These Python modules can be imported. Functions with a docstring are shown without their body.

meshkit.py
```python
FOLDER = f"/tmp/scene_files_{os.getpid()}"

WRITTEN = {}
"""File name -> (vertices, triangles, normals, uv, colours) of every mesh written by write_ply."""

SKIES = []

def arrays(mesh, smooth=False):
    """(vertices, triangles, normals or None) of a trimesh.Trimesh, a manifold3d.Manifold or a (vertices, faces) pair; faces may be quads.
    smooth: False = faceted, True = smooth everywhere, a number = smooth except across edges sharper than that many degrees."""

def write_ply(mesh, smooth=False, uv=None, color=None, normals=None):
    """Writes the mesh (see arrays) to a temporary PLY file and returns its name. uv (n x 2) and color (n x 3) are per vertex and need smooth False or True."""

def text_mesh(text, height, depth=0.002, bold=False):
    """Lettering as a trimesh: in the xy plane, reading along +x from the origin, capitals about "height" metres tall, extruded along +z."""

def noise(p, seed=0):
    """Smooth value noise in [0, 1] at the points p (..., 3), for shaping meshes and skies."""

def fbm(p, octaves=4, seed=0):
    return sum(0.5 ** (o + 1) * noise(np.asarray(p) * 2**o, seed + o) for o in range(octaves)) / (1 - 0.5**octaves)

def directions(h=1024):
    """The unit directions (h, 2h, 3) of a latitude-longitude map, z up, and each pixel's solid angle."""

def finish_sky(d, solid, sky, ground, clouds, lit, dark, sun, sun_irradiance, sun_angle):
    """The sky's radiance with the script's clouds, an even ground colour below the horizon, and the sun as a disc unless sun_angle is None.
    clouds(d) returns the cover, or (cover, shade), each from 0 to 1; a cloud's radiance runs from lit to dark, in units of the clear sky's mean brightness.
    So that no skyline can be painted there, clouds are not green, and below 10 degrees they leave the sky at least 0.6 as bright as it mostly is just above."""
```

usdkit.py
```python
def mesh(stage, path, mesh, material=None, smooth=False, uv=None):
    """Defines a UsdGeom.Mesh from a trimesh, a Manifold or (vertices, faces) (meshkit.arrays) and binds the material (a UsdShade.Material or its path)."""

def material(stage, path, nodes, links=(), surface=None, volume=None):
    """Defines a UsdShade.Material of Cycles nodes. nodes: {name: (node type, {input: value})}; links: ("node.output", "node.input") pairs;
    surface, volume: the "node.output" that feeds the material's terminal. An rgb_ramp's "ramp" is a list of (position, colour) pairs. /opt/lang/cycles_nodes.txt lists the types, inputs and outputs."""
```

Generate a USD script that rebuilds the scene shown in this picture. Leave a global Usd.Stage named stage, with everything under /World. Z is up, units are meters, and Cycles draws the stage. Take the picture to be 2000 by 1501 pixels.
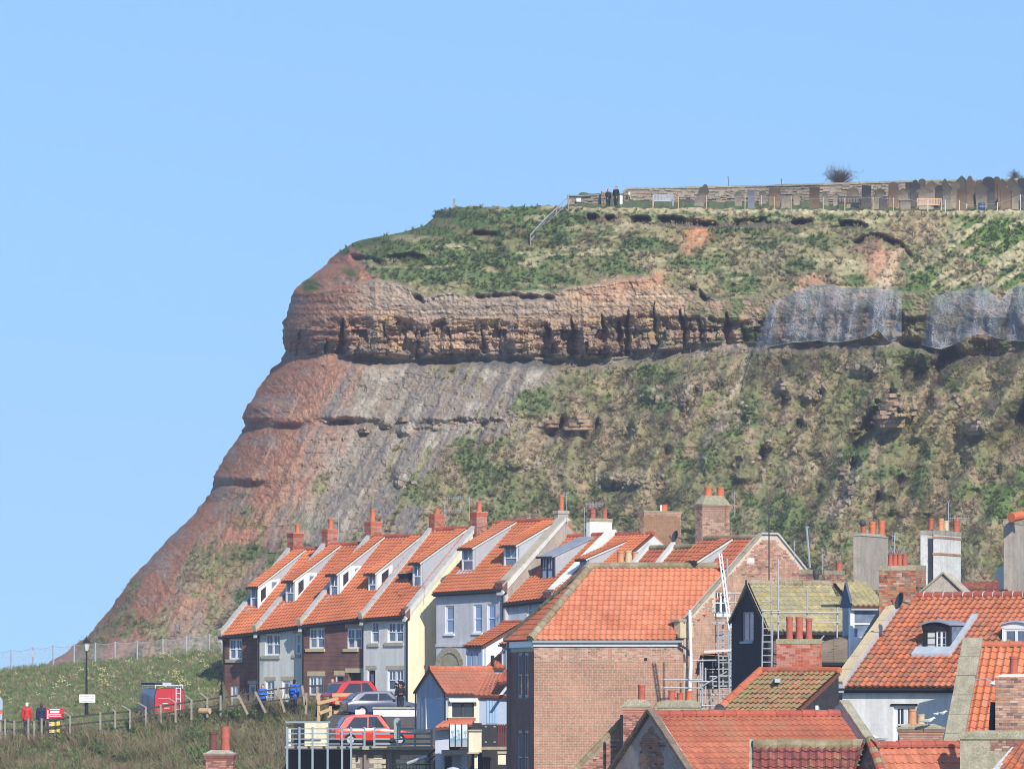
import math
import numpy as np, trimesh, usdkit, meshkit
from pxr import Usd, UsdGeom, UsdLux, UsdShade, Sdf, Gf, Vt

stage = Usd.Stage.CreateInMemory()
UsdGeom.SetStageUpAxis(stage, 'Z'); UsdGeom.SetStageMetersPerUnit(stage, 1.0)
UsdGeom.Xform.Define(stage, '/World'); UsdGeom.Scope.Define(stage, '/World/Looks')

# ---------------------------------------------------------------- camera, sky, sun, exposure
FPX, HX, HY, ZC = 11900.0, 1000.0, 1340.0, 20.0        # focal length and horizon in photo pixels (2000 wide), eye height
EXPOSURE = 0.55
SUN_PHI, SUN_EL = math.radians(21), math.radians(32)    # sun: behind the camera, to the right
HAZE = 0.00021
cam = UsdGeom.Camera.Define(stage, '/World/camera')
cam.CreateHorizontalApertureAttr(36.0); cam.CreateVerticalApertureAttr(27.0)
cam.CreateFocalLengthAttr(36.0 * FPX / 2000.0)
cam.CreateVerticalApertureOffsetAttr(36.0 * (HY - 750.5) / 2000.0)
cam.CreateClippingRangeAttr((1.0, 20000.0)); cam.CreateExposureAttr(EXPOSURE)
cam.AddTranslateOp().Set((0, 0, ZC)); cam.AddRotateXOp().Set(90)
SUN = np.array([math.sin(SUN_PHI) * math.cos(SUN_EL), -math.cos(SUN_PHI) * math.cos(SUN_EL), math.sin(SUN_EL)])
sky = UsdLux.DomeLight.Define(stage, '/World/sky'); sky.GetPrim().SetCustomDataByKey('kind', 'structure')
sky_mat = usdkit.material(stage, '/World/Looks/sky', {
    't': ('sky_texture', {'sky_type': 'single_scattering', 'sun_disc': False, 'sun_elevation': SUN_EL, 'sun_rotation': math.atan2(SUN[0], SUN[1]),
                          'altitude': 30.0, 'air_density': 1.0, 'aerosol_density': 0.2, 'ozone_density': 6.0}),
    'b': ('background_shader', {'strength': .095}), 'tc': ('texture_coordinate', {}), 'mp': ('mapping', {'location': (0, 0, .13), 'scale': (1, 1, .42)})}, [('tc.generated', 'mp.vector'), ('mp.vector', 't.vector'), ('t.color', 'b.color')], surface='b.background')
UsdShade.MaterialBindingAPI.Apply(sky.GetPrim()).Bind(sky_mat)
sun = UsdLux.DistantLight.Define(stage, '/World/sun')
sun.CreateNormalizeAttr(True); sun.CreateIntensityAttr(0.95); sun.CreateAngleAttr(0.5); sun.CreateColorAttr((1.0, 0.93, 0.83))
sun.AddRotateZOp().Set(math.degrees(math.atan2(SUN[1], SUN[0])) + 90); sun.AddRotateXOp().Set(90 - math.degrees(SUN_EL))

# ---------------------------------------------------------------- helpers
rng = np.random.default_rng(7)
_lat = np.random.default_rng(3).random((512, 512))
def noise2(x, y, seed=0):
    ix, iy = np.floor(x), np.floor(y); tx, ty = x - ix, y - iy; tx = tx * tx * (3 - 2 * tx); ty = ty * ty * (3 - 2 * ty)
    ix, iy = (ix.astype(np.int64) + seed * 37) & 511, (iy.astype(np.int64) + seed * 101) & 511; jx, jy = (ix + 1) & 511, (iy + 1) & 511
    return (_lat[ix, iy] * (1 - tx) + _lat[jx, iy] * tx) * (1 - ty) + (_lat[ix, jy] * (1 - tx) + _lat[jx, jy] * tx) * ty
def cells(x, y, cw, ch, seed):
    """bedded blocks: one value per cell of a bonded grid"""
    r = np.floor(y / ch).astype(np.int64) & 511; o = _lat[(r * 7 + seed) & 511, (seed * 13) & 511] * 5; c = np.floor(x / cw + o).astype(np.int64) & 511
    return _lat[(c + seed * 29) & 511, (r + seed * 17) & 511]
def fbm2(x, y, octaves=4, seed=0):
    out = 0
    for o in range(octaves):
        a = 1.1 * o; c, d = math.cos(a) * 2 ** o, math.sin(a) * 2 ** o
        out = out + .5 ** (o + 1) * (noise2(x * c - y * d, x * d + y * c, seed + o * 5) if o else noise2(x, y, seed))
    return out / (1 - .5 ** octaves)
def P(px, py, Y):
    px, py, Y = np.asarray(px, float), np.asarray(py, float), np.asarray(Y, float)
    return np.stack(np.broadcast_arrays((px - HX) / FPX * Y, Y, ZC + (HY - py) / FPX * Y), -1)
_used = {}
def uniq(parent, name):
    k = (parent, name); n = _used.get(k, 0); _used[k] = n + 1
    return f'{parent}/{name}' + (f'_{n:03d}' if n else '')
def setcd(prim, **kw):
    for k, v in kw.items():
        if v: prim.SetCustomDataByKey(k, v)
class MB:
    """collects shapes into one mesh"""
    def __init__(s): s.v, s.f, s.n = [], [], 0
    def add(s, v, f):
        v = np.asarray(v, float).reshape(-1, 3); f = np.asarray(f, int)
        if f.shape[1] == 4: f = np.vstack([f[:, [0, 1, 2]], f[:, [0, 2, 3]]])
        s.v.append(v); s.f.append(f + s.n); s.n += len(v); return s
    def mesh(s): return np.vstack(s.v), np.vstack(s.f)
    def hexa(s, p):
        """8 corners: 4 below (ccw from above), 4 above"""
        return s.add(p, [[3, 2, 1, 0], [4, 5, 6, 7], [0, 1, 5, 4], [1, 2, 6, 5], [2, 3, 7, 6], [3, 0, 4, 7]])
    def box(s, x0, x1, y0, y1, z0, z1):
        return s.hexa([[x0, y0, z0], [x1, y0, z0], [x1, y1, z0], [x0, y1, z0], [x0, y0, z1], [x1, y0, z1], [x1, y1, z1], [x0, y1, z1]])
    def obox(s, o, a, b, c, r):
        """box in the frame o + i*a + j*b + k*c, ranges r = (a0,a1,b0,b1,c0,c1)"""
        o, a, b, c = (np.asarray(x, float) for x in (o, a, b, c)); a0, a1, b0, b1, c0, c1 = r
        return s.hexa([o + i * a + j * b + k * c for k in (c0, c1) for i, j in ((a0, b0), (a1, b0), (a1, b1), (a0, b1))])
    def prism(s, poly, d):
        """polygon (n,3) extruded by the vector d"""
        poly = np.asarray(poly, float); n = len(poly); d = np.asarray(d, float)
        nn = sum(np.cross(poly[i] - poly[0], poly[(i + 1) % n] - poly[0]) for i in range(n)); ax = int(np.argmax(np.abs(nn)))
        tri = trimesh.creation.triangulate_polygon(__import__('shapely').Polygon(np.delete(poly, ax, 1)), engine='earcut')
        tv, tf = np.asarray(tri[0]), np.asarray(tri[1]); k = [int(np.argmin(((np.delete(poly, ax, 1) - q) ** 2).sum(1))) for q in tv]
        tf = np.array(k)[tf]
        side = [[i, (i + 1) % n, n + (i + 1) % n] for i in range(n)] + [[i, n + (i + 1) % n, n + i] for i in range(n)]
        return s.add(np.vstack([poly, poly + d]), np.vstack([tf[:, ::-1], tf + n, side]))
    def tube(s, p, q, r, n=8, r2=None, caps=True):
        p, q = np.asarray(p, float), np.asarray(q, float); d = q - p; L = np.linalg.norm(d); d = d / max(L, 1e-9)
        a = np.cross(d, [0, 0, 1.0]); a = np.array([1.0, 0, 0]) if np.linalg.norm(a) < 1e-3 else a / np.linalg.norm(a); b = np.cross(d, a)
        t = np.arange(n) * 2 * np.pi / n; ring = np.cos(t)[:, None] * a + np.sin(t)[:, None] * b; r2 = r if r2 is None else r2
        v = np.vstack([p + ring * r, q + ring * r2, [p], [q]]); i = np.arange(n); j = (i + 1) % n
        f = np.vstack([np.stack([i, j, n + j], 1), np.stack([i, n + j, n + i], 1)])
        if caps: f = np.vstack([f, np.stack([j, i, i * 0 + 2 * n], 1), np.stack([n + i, n + j, i * 0 + 2 * n + 1], 1)])
        return s.add(v, f)
    def lathe(s, o, prof, n=14, sq=1.0):
        """profile [(r, z)] about the vertical through o"""
        o = np.asarray(o, float); t = np.arange(n) * 2 * np.pi / n
        v = np.vstack([np.stack([o[0] + r * np.cos(t), o[1] + r * np.sin(t) * sq, np.full(n, o[2] + z)], 1) for r, z in prof])
        i = np.arange(n); j = (i + 1) % n; f = []
        for k in range(len(prof) - 1): f += [np.stack([k * n + i, k * n + j, k * n + n + j], 1), np.stack([k * n + i, k * n + n + j, k * n + n + i], 1)]
        return s.add(v, np.vstack(f))
    def path(s, pts, r, n=6):
        for p, q in zip(pts[:-1], pts[1:]): s.tube(p, q, r, n)
        return s
    def beam(s, p, q, w, h, up=(0, 0, 1)):
        """bar of section w (across) x h (along up) from p to q"""
        p, q = np.asarray(p, float), np.asarray(q, float); d = q - p; L = np.linalg.norm(d); d = d / L
        a = np.cross(d, up); a = a / np.linalg.norm(a); c = np.cross(a, d)
        return s.obox(p, d, a, c, (0, L, -w / 2, w / 2, -h / 2, h / 2))
    def ball(s, o, r, sub=1, sc=(1, 1, 1)):
        m = trimesh.creation.icosphere(sub); return s.add(np.asarray(o) + m.vertices * r * np.asarray(sc), m.faces)
def rotz(a): return np.array([[math.cos(a), -math.sin(a), 0], [math.sin(a), math.cos(a), 0], [0, 0, 1.0]])
class Thing:
    def __init__(s, name, label=None, cat=None, loc=(0, 0, 0), rz=0.0, group=None, kind=None):
        s.path = uniq('/World', name); x = UsdGeom.Xform.Define(stage, s.path); s.prim = x.GetPrim()
        s.loc = np.asarray(loc, float); x.AddTranslateOp().Set(tuple(map(float, loc))); x.AddRotateZOp().Set(math.degrees(rz)); s.rz = rz
        setcd(s.prim, label=label, category=cat, group=group, kind=kind)
    def part(s, name, m, mat, parent=None, label=None, kind=None, smooth=False):
        m = m.mesh() if isinstance(m, MB) else m
        p = uniq(parent or s.path, name); g = usdkit.mesh(stage, p, m, mat, smooth); setcd(g.GetPrim(), label=label, kind=kind); return p
    def w2l(s, v): return (np.asarray(v, float) - s.loc) @ rotz(s.rz)
    def pieces(s, name, plist, mats, parent=None, most=300, stuff=None):
        """plist: [(v, f)] pieces, the largest first; those past `most` joined"""
        r = np.random.default_rng(len(plist))
        for v, f in plist[:most]: s.part(name, (v, f), mats[r.integers(len(mats))], parent)
        if len(plist) > most:
            m = MB()
            for v, f in plist[most:]: m.add(v, f)
            s.part(stuff or name, m, mats[0], parent, kind='stuff')
def single(name, m, mat, label=None, cat=None, group=None, kind=None, smooth=False):
    m = m.mesh() if isinstance(m, MB) else m
    p = uniq('/World', name); g = usdkit.mesh(stage, p, m, mat, smooth); setcd(g.GetPrim(), label=label, category=cat, group=group, kind=kind); return g
class Fr:
    """a building's own axes: u right along its front, v back, z up; theta = how far its front turns to the left"""
    def __init__(s, px, py, Y, theta):
        s.o = P(px, py, Y); s.th = math.radians(theta); s.c, s.s = math.cos(s.th), math.sin(s.th); s.rz = -s.th
    def Y(s, u, v=0): return s.o[1] - u * s.s + v * s.c
    def u(s, px, v=0):
        k = (px - HX) / FPX; return (k * (s.o[1] + v * s.c) - s.o[0] - v * s.s) / (s.c + k * s.s)
    def v(s, px, u=0):
        k = (px - HX) / FPX; return (k * (s.o[1] - u * s.s) - s.o[0] - u * s.c) / (s.s - k * s.c)
    def z(s, py, u=0, v=0): return ZC + (HY - py) / FPX * s.Y(u, v) - s.o[2]
    def p(s, px, py, v=0): u = s.u(px, v); return np.array([u, v, s.z(py, u, v)])
    def thing(s, name, label, cat, **k): return Thing(name, label, cat, s.o, s.rz, **k)
    def local(s, w): return (np.asarray(w, float) - s.o) @ rotz(s.rz)
def lerp(x, pts):
    a = np.asarray(pts, float); return np.interp(x, a[:, 0], a[:, 1])
def sstep(a, b, x): t = np.clip((x - a) / (b - a), 0, 1); return t * t * (3 - 2 * t)

# ---------------------------------------------------------------- materials
M = {}
def lin(*c): c = np.asarray(c, float) / 255; return tuple(np.where(c < .04045, c / 12.92, ((c + .055) / 1.055) ** 2.4))
def mat(name, col, rough=0.8, var=0.12, scale=1.5, spec=0.2, metal=0.0, bump=0.0, bscale=None, col2=None, fine=0.0, coat=0.0):
    """plain colour broken up by noise: broad (scale) and fine grain"""
    col = np.asarray(col, float); lo, hi = (col * (1 - var), col * (1 + var)) if col2 is None else (col, np.asarray(col2, float))
    n = {'g': ('geometry', {}), 'n': ('noise_texture', {'scale': scale, 'detail': 5.0, 'roughness': 0.65}), 'r': ('rgb_ramp', {'ramp': [(0.3, lo), (0.7, hi)]}),
         'p': ('principled_bsdf', {'roughness': rough, 'specular_ior_level': spec, 'metallic': metal, 'coat_weight': coat})}
    l = [('g.position', 'n.vector'), ('n.fac', 'r.fac')]; out = 'r.color'
    if fine:
        n['n2'] = ('noise_texture', {'scale': scale * 9, 'detail': 3.0}); n['m2'] = ('map_range', {'from_min': .3, 'from_max': .7, 'to_min': 1 - fine, 'to_max': 1 + fine})
        n['x2'] = ('mix_color', {'blend_type': 'multiply', 'fac': 1.0, 'use_clamp': False})
        l += [('g.position', 'n2.vector'), ('n2.fac', 'm2.value'), (out, 'x2.a'), ('m2.result', 'x2.b')]; out = 'x2.result'
    if name.startswith(('render', 'limewash', 'cream', 'stone_m', 'cement')):       # rain streaks down the face
        n['ms'] = ('mapping', {'scale': (3.2, 3.2, .28)}); n['n3'] = ('noise_texture', {'scale': 1.0, 'detail': 6.0, 'roughness': .7}); n['m3'] = ('map_range', {'from_min': .32, 'from_max': .6, 'to_min': .84, 'to_max': 1.04, 'clamp': True}); n['x3'] = ('mix_color', {'blend_type': 'multiply', 'fac': 1.0, 'use_clamp': False})
        l += [('g.position', 'ms.vector'), ('ms.vector', 'n3.vector'), ('n3.fac', 'm3.value'), (out, 'x3.a'), ('m3.result', 'x3.b')]; out = 'x3.result'
    l.append((out, 'p.base_color'))
    if bump:
        n['nb'] = ('noise_texture', {'scale': bscale or scale * 8, 'detail': 4.0}); n['b'] = ('bump', {'strength': bump, 'distance': 0.03})
        l += [('g.position', 'nb.vector'), ('nb.fac', 'b.height'), ('b.normal', 'p.normal')]
    M[name] = usdkit.material(stage, '/World/Looks/' + name, n, l, surface='p.BSDF'); return M[name]
def piece_mat(name, cols, rough=0.85, moss=None, moss_at=(.5, .62), mscale=.6, grain=.14, seed=0.0, spec=.15):
    """bricks and tiles: each piece takes its own tone from the ramp, broken by grain, with lichen where noise says"""
    n = {'g': ('geometry', {}), 'o': ('object_info', {}), 'a': ('math', {'math_type': 'add'}), 'a2': ('math', {'math_type': 'add', 'value2': seed}), 'fr': ('math', {'math_type': 'fraction'}),
         'r': ('rgb_ramp', {'ramp': list(zip(np.linspace(0, 1, len(cols)), cols))}), 'n': ('noise_texture', {'scale': 4.0, 'detail': 6.0, 'roughness': .7}),
         'mr': ('map_range', {'from_min': .3, 'from_max': .7, 'to_min': 1 - grain, 'to_max': 1 + grain}), 'x': ('mix_color', {'blend_type': 'multiply', 'fac': 1.0, 'use_clamp': False}),
         'p': ('principled_bsdf', {'roughness': rough, 'specular_ior_level': spec})}
    l = [('g.random_per_island', 'a.value1'), ('o.random', 'a.value2'), ('a.value', 'a2.value1'), ('a2.value', 'fr.value1'), ('fr.value', 'r.fac'), ('g.position', 'n.vector'), ('n.fac', 'mr.value'), ('r.color', 'x.a'), ('mr.result', 'x.b')]
    out = 'x.result'
    n['nw'] = ('noise_texture', {'scale': .55, 'detail': 6.0, 'roughness': .65}); n['mw'] = ('map_range', {'from_min': .3, 'from_max': .7, 'to_min': .76, 'to_max': 1.16}); n['xw'] = ('mix_color', {'blend_type': 'multiply', 'fac': 1.0, 'use_clamp': False})
    l += [('g.position', 'nw.vector'), ('nw.fac', 'mw.value'), (out, 'xw.a'), ('mw.result', 'xw.b')]; out = 'xw.result'
    if moss is not None:
        n['mn'] = ('noise_texture', {'scale': mscale, 'detail': 7.0, 'roughness': .72}); n['mm'] = ('map_range', {'from_min': moss_at[0], 'from_max': moss_at[1], 'to_min': 0.0, 'to_max': .92, 'clamp': True})
        n['mx'] = ('mix_color', {'b': moss}); n['m3'] = ('noise_texture', {'scale': 9.0, 'detail': 3.0}); n['ms'] = ('math', {'math_type': 'multiply_add', 'value2': .25, 'value3': -.12}); n['ma'] = ('math', {'math_type': 'add'})
        l += [('g.position', 'mn.vector'), ('g.position', 'm3.vector'), ('m3.fac', 'ms.value1'), ('mn.fac', 'ma.value1'), ('ms.value', 'ma.value2'), ('ma.value', 'mm.value'), ('mm.result', 'mx.fac'), (out, 'mx.a')]; out = 'mx.result'
    l.append((out, 'p.base_color'))
    M[name] = usdkit.material(stage, '/World/Looks/' + name, n, l, surface='p.BSDF'); return M[name]

# ---------------------------------------------------------------- the cliff: one surface, its depth from sections through the headland
XL = [(380, 960), (402, 890), (412, 850), (425, 847), (440, 830), (452, 792), (457, 768), (461, 746), (465, 724), (469, 704), (474, 688), (485, 668), (495, 655), (515, 640), (535, 610), (548, 595), (568, 575), (600, 562), (630, 552), (660, 549),
      (690, 555), (705, 545), (745, 515), (790, 485), (815, 474), (832, 478), (845, 470), (890, 440), (932, 415), (945, 417), (980, 400), (1040, 340), (1105, 280), (1150, 240), (1190, 215), (1243, 170), (1300, 85), (1345, 20), (1420, -80)]
YA = [(500, 575), (620, 572), (735, 548), (800, 560), (830, 582), (870, 570), (930, 577), (990, 572), (1080, 575), (1110, 562), (1200, 552), (1280, 540), (1300, 565), (1360, 568), (1400, 585), (1480, 582), (1560, 548), (1650, 566), (1720, 566), (1760, 575), (1830, 570), (1900, 570), (1960, 560), (2100, 558)]
YB = [(500, 700), (640, 690), (680, 692), (760, 700), (1000, 694), (1090, 700), (1150, 702), (1220, 695), (1300, 684), (1400, 672), (1500, 672), (1650, 668), (1760, 662), (1800, 668), (1850, 690), (2100, 672)]
TOP = [(600, 470), (850, 408), (930, 402), (985, 404), (1060, 401), (1110, 404), (1200, 406), (1400, 407), (1600, 409), (1800, 412), (2100, 408)]
def xl_of(py): return lerp(py, XL) + sstep(455, 480, py) * (7 * (noise2(py / 15, py * 0, 331) - .5) + 4 * (noise2(py / 5, py * 0, 332) - .5))
def cliff_depth(px, py):
    """distance from the eye of the cliff surface seen at photo point (px, py)"""
    xl = lerp(py, XL); ya, yb = lerp(px, YA), lerp(px, YB)
    n2 = lambda sx, sy, sd, o=4: fbm2(px / sx, py / sy, o, sd) - .5
    Y = 500 - 22 * (px - 550) / 1450
    d = np.clip((px - xl) / 150, 0, 1); Y = Y + 16 * (1 - np.sqrt(np.clip(1 - (1 - d) ** 2, 0, 1)))          # the headland turns away
    up = np.clip(ya - py, 0, None); Y = Y + up * .047 + .4 * sstep(0, 6, up)                                 # grass slope above
    dn = np.clip(py - yb, 0, None); Y = Y - dn * .038 - .00001 * dn ** 2                                      # scree slope below
    band = sstep(ya - 6, ya + 4, py) * (1 - sstep(yb - 4, yb + 4, py)); t = np.clip((py - ya) / (yb - ya), 0, 1)
    right = sstep(640, 700, px)
    # rock band: ribs and recesses, bulging towards its foot, then undercut
    w = px + 14 * n2(40, 60, 3)
    ribs = np.abs((noise2(w / 34, py / 240, 11) - .5) * 2) ** .7 * 1.5 + np.abs((noise2(w / 11, py / 120, 12) - .5) * 2) * .5
    low = sstep(.40, .55, t + .22 * n2(60, 80, 5)); wx, wy = px + 9 * n2(16, 14, 301) + 20 * n2(60, 50, 302), py + 7 * n2(20, 16, 303)
    blk = (cells(wx, wy, 34, 23, 5) - .5) * 1.5 + (cells(wx, wy, 15, 11, 6) - .5) * .65 + (cells(wx, wy, 7, 5.5, 7) - .5) * .3
    rec = 0
    for c, wd, am, t0 in ((668, 12, 2.4, .45), (752, 9, 1.5, .5), (815, 6, .8, .5), (880, 7, .9, .5), (945, 8, 1.1, .5), (978, 6, .8, .5), (1070, 15, 2.8, .42), (1118, 10, 2.2, .4), (1176, 11, 2.4, .38), (1208, 11, 2.4, .45), (1226, 7, 1.8, .35),
                       (1280, 5, 1.1, .3), (1333, 8, 2.2, .3), (1367, 5, .8, .4), (1420, 9, 1.8, .25), (1452, 10, 1.0, .6), (1500, 10, 1.4, .4), (585, 6, .8, .5), (638, 6, .6, .7), (1760, 18, 2.6, .35), (1840, 26, 1.4, .5), (1930, 24, 2.0, .45), (1985, 16, 2.2, .4), (1600, 12, 1.0, .5), (1720, 9, 1.0, .5)):
        rec = rec + .62 * am * np.exp(-(((wx - c - 6 * (t - .7)) / (wd * np.clip(.08 + 1.6 * (t - t0), .06, 1.1))) ** 2) ** 1.3) * sstep(t0, t0 + .12, t)
    strata = (noise2(px / 220, py / 7.5, 21) - .5) * .5 + np.where(np.sin(t * 21 + 3 * n2(50, 50, 6)) > .55, .22, 0)
    Y = Y + band * (1 - .35 * sstep(1440, 1520, px)) * (-.4 - 1.0 * t * right + (low * .9 + .1) * blk * (.55 + .45 * right) + (.75 * low + .15) * ribs * right + 1.3 * rec + strata * (.3 + .7 * low) + 1.2 * n2(70, 30, 8) * low)
    bare = 1 - sstep(900, 1200, px + .3 * (py - 700)); wa = px + .52 * py
    Y = Y + sstep(yb, yb + 30, py) * bare * ((cells(px + 12 * n2(18, 18, 311), py + 9 * n2(22, 18, 312), 21, 13, 9) - .5) * .14 + (cells(px + 5 * n2(9, 9, 313), py + 4 * n2(9, 9, 314), 8, 6, 10) - .5) * .12)
    cut = np.exp(-((py - yb - 7 - 6 * n2(30, 30, 9)) / 8.5) ** 2); Y = Y + cut * (2.0 + 1.4 * n2(55, 30, 10)) * lerp(px, [(560, .1), (640, .1), (672, 1), (930, 1), (965, .5), (1050, .6), (1070, 1), (1250, 1), (1290, .3), (1325, .5), (1345, .8), (1375, .2), (1480, .15), (1570, .45), (1740, .4), (1775, 1), (2100, .9)])
    # second rock ledge low on the scree, and one on the headland's edge
    for pts, am, x0, x1 in (([(460, 826), (600, 826), (700, 815), (850, 822), (1000, 812), (1200, 815)], .5, 470, 1180), ([(400, 938), (520, 940), (560, 940)], .4, 400, 545), ([(560, 820), (640, 815), (760, 830), (900, 838)], .5, 600, 900)):
        yl = lerp(px, pts) + 10 * n2(28, 90, 14); m = sstep(x0 - 20, x0 + 25, px) * (1 - sstep(x1 - 60, x1 + 20, px)) * (.35 + 1.3 * np.clip(noise2(px / 24, px * 0, 15) - .2, 0, 1))
        Y = Y + am * m * (np.exp(-((py - yl - 7) / 6.5) ** 2) * 1.3 - np.exp(-((py - yl + 7) / 8) ** 2))
    grassy = sstep(950, 1180, px + .35 * (py - 700)); sl = sstep(yb + 10, yb + 60, py)
    # scree: rills running down the fall line; grass: hummocks and small scars
    a = px + .52 * (py - 700) + 16 * n2(50, 60, 316); b = py - .4 * px
    r1 = fbm2(a / 17, b / 190, 4, 31) - .5; r2 = fbm2(a / 95, b / 320, 3, 32) - .5
    Y = Y + sl * ((1 - .55 * grassy) * (r1 * .75) + r2 * (2.4 + 8.5 * grassy) + 1.5 * n2(90, 60, 33) * grassy)
    hum = np.abs(noise2(px / 15, py / 12, 34) - .5) * 2; hum2 = noise2(px / 34, py / 26, 36)
    Y = Y + sl * (.25 + .75 * grassy) * (hum * .4 - .25 * hum * hum + 1.2 * np.clip(hum2 - .66, 0, 1) * 1.6)
    top = sstep(4, 14, up); Y = Y + top * (1.8 * n2(110, 50, 41) + .9 * n2(34, 18, 42) + .32 * (noise2(px / 9, py / 6, 43) - .5))
    # turf edges broken off: short overhanging scarps
    for pts, am, wd in (([(1150, 421), (1200, 424), (1320, 427), (1345, 432), (1400, 436), (1480, 428), (1600, 431)], 2.6, 5.5), ([(1640, 436), (1660, 434), (1690, 439)], 2.6, 5), ([(1672, 470), (1700, 458), (1730, 462), (1765, 478), (1782, 500)], 1.8, 6), ([(1580, 545), (1600, 532), (1625, 540)], 2.0, 7),
                        ([(918, 452), (945, 453), (970, 455)], 1.2, 5), ([(690, 500), (720, 503), (745, 512)], 1.8, 6), ([(760, 500), (800, 496), (835, 500)], 1.0, 5), ([(815, 575), (835, 585), (850, 580)], 1.8, 6), ([(930, 577), (1000, 574), (1090, 578)], 1.3, 5), ([(1345, 560), (1362, 566), (1378, 580)], 2.4, 8)):
        yl = lerp(px, pts) + 7 * n2(16, 40, 44); x0, x1 = pts[0][0], pts[-1][0]
        m = sstep(x0 - 12, x0 + 8, px) * (1 - sstep(x1 - 8, x1 + 12, px)) * np.clip(noise2(px / 17, px * 0, 45) * 2.4 - .55 + .9 * (noise2(px / 6, py / 5, 46) - .5), 0, 1.25)
        Y = Y + am * m * np.exp(-((py - yl - 3) / wd) ** 2) - .5 * m * np.exp(-((py - yl + 6) / 5) ** 2)
    # rock outcrops with hollows below them on the right-hand slope
    for cx, cy, rx, ry, am in ((1745, 800, 42, 40, 4.6), (1905, 828, 30, 20, 1.8), (1525, 750, 16, 16, 1.2), (1585, 775, 16, 12, 1.1), (1665, 940, 18, 26, 1.6), (1270, 770, 20, 16, 1.2), (1340, 775, 14, 24, 1.0), (1075, 822, 20, 14, 1.4), (1130, 826, 26, 18, 1.6), (1220, 935, 46, 14, 1.3), (1460, 800, 14, 18, 1.2), (1700, 720, 30, 14, 1.6),
                               (790, 838, 14, 10, 1.2), (755, 826, 10, 8, 1.0), (715, 836, 12, 8, 1.0), (510, 800, 26, 18, .9), (1450, 930, 18, 12, 1.0), (1380, 900, 10, 30, .8), (1600, 880, 16, 12, .9), (1010, 905, 18, 10, .8), (780, 930, 12, 18, .9), (1735, 960, 14, 20, 1.3), (1980, 830, 44, 14, 0.1)):
        rr = ((px - cx) / rx) ** 2 + ((py - cy) / ry) ** 2; k = am * (1 + .9 * n2(9, 7, 51, 3))
        Y = Y - k * np.exp(-rr ** 1.5) + .3 * am * np.exp(-(((px - cx + .55 * rx) / (rx * .9)) ** 2 + ((py - cy - 1.15 * ry) / (ry * .75)) ** 2))
    for x0, y0, x1, y1, w_, am in ((1738, 778, 1670, 866, 15, 3.6), (1815, 785, 1778, 832, 11, 2.4), (2015, 790, 1948, 868, 20, 4.0), (1668, 905, 1640, 955, 10, 1.9), (1758, 938, 1735, 978, 9, 1.8), (1716, 968, 1702, 990, 7, 1.3), (1600, 770, 1588, 792, 8, 1.4), (1532, 778, 1518, 802, 8, 1.3), (1490, 882, 1480, 910, 9, 1.3), (1862, 688, 1832, 716, 12, 3.0),
                                   (1100, 822, 1080, 848, 7, 1.3), (1165, 828, 1148, 850, 8, 1.5), (945, 830, 930, 850, 6, 1.0), (1360, 760, 1335, 812, 7, 1.2), (1440, 900, 1425, 930, 7, 1.0), (1600, 960, 1580, 1000, 9, 1.2), (1880, 900, 1850, 945, 12, 1.4), (1560, 830, 1540, 866, 9, 1.2), (1300, 880, 1280, 920, 9, 1.0), (1230, 840, 1212, 880, 9, 1.1), (1800, 730, 1770, 770, 10, 1.4)):
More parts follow.
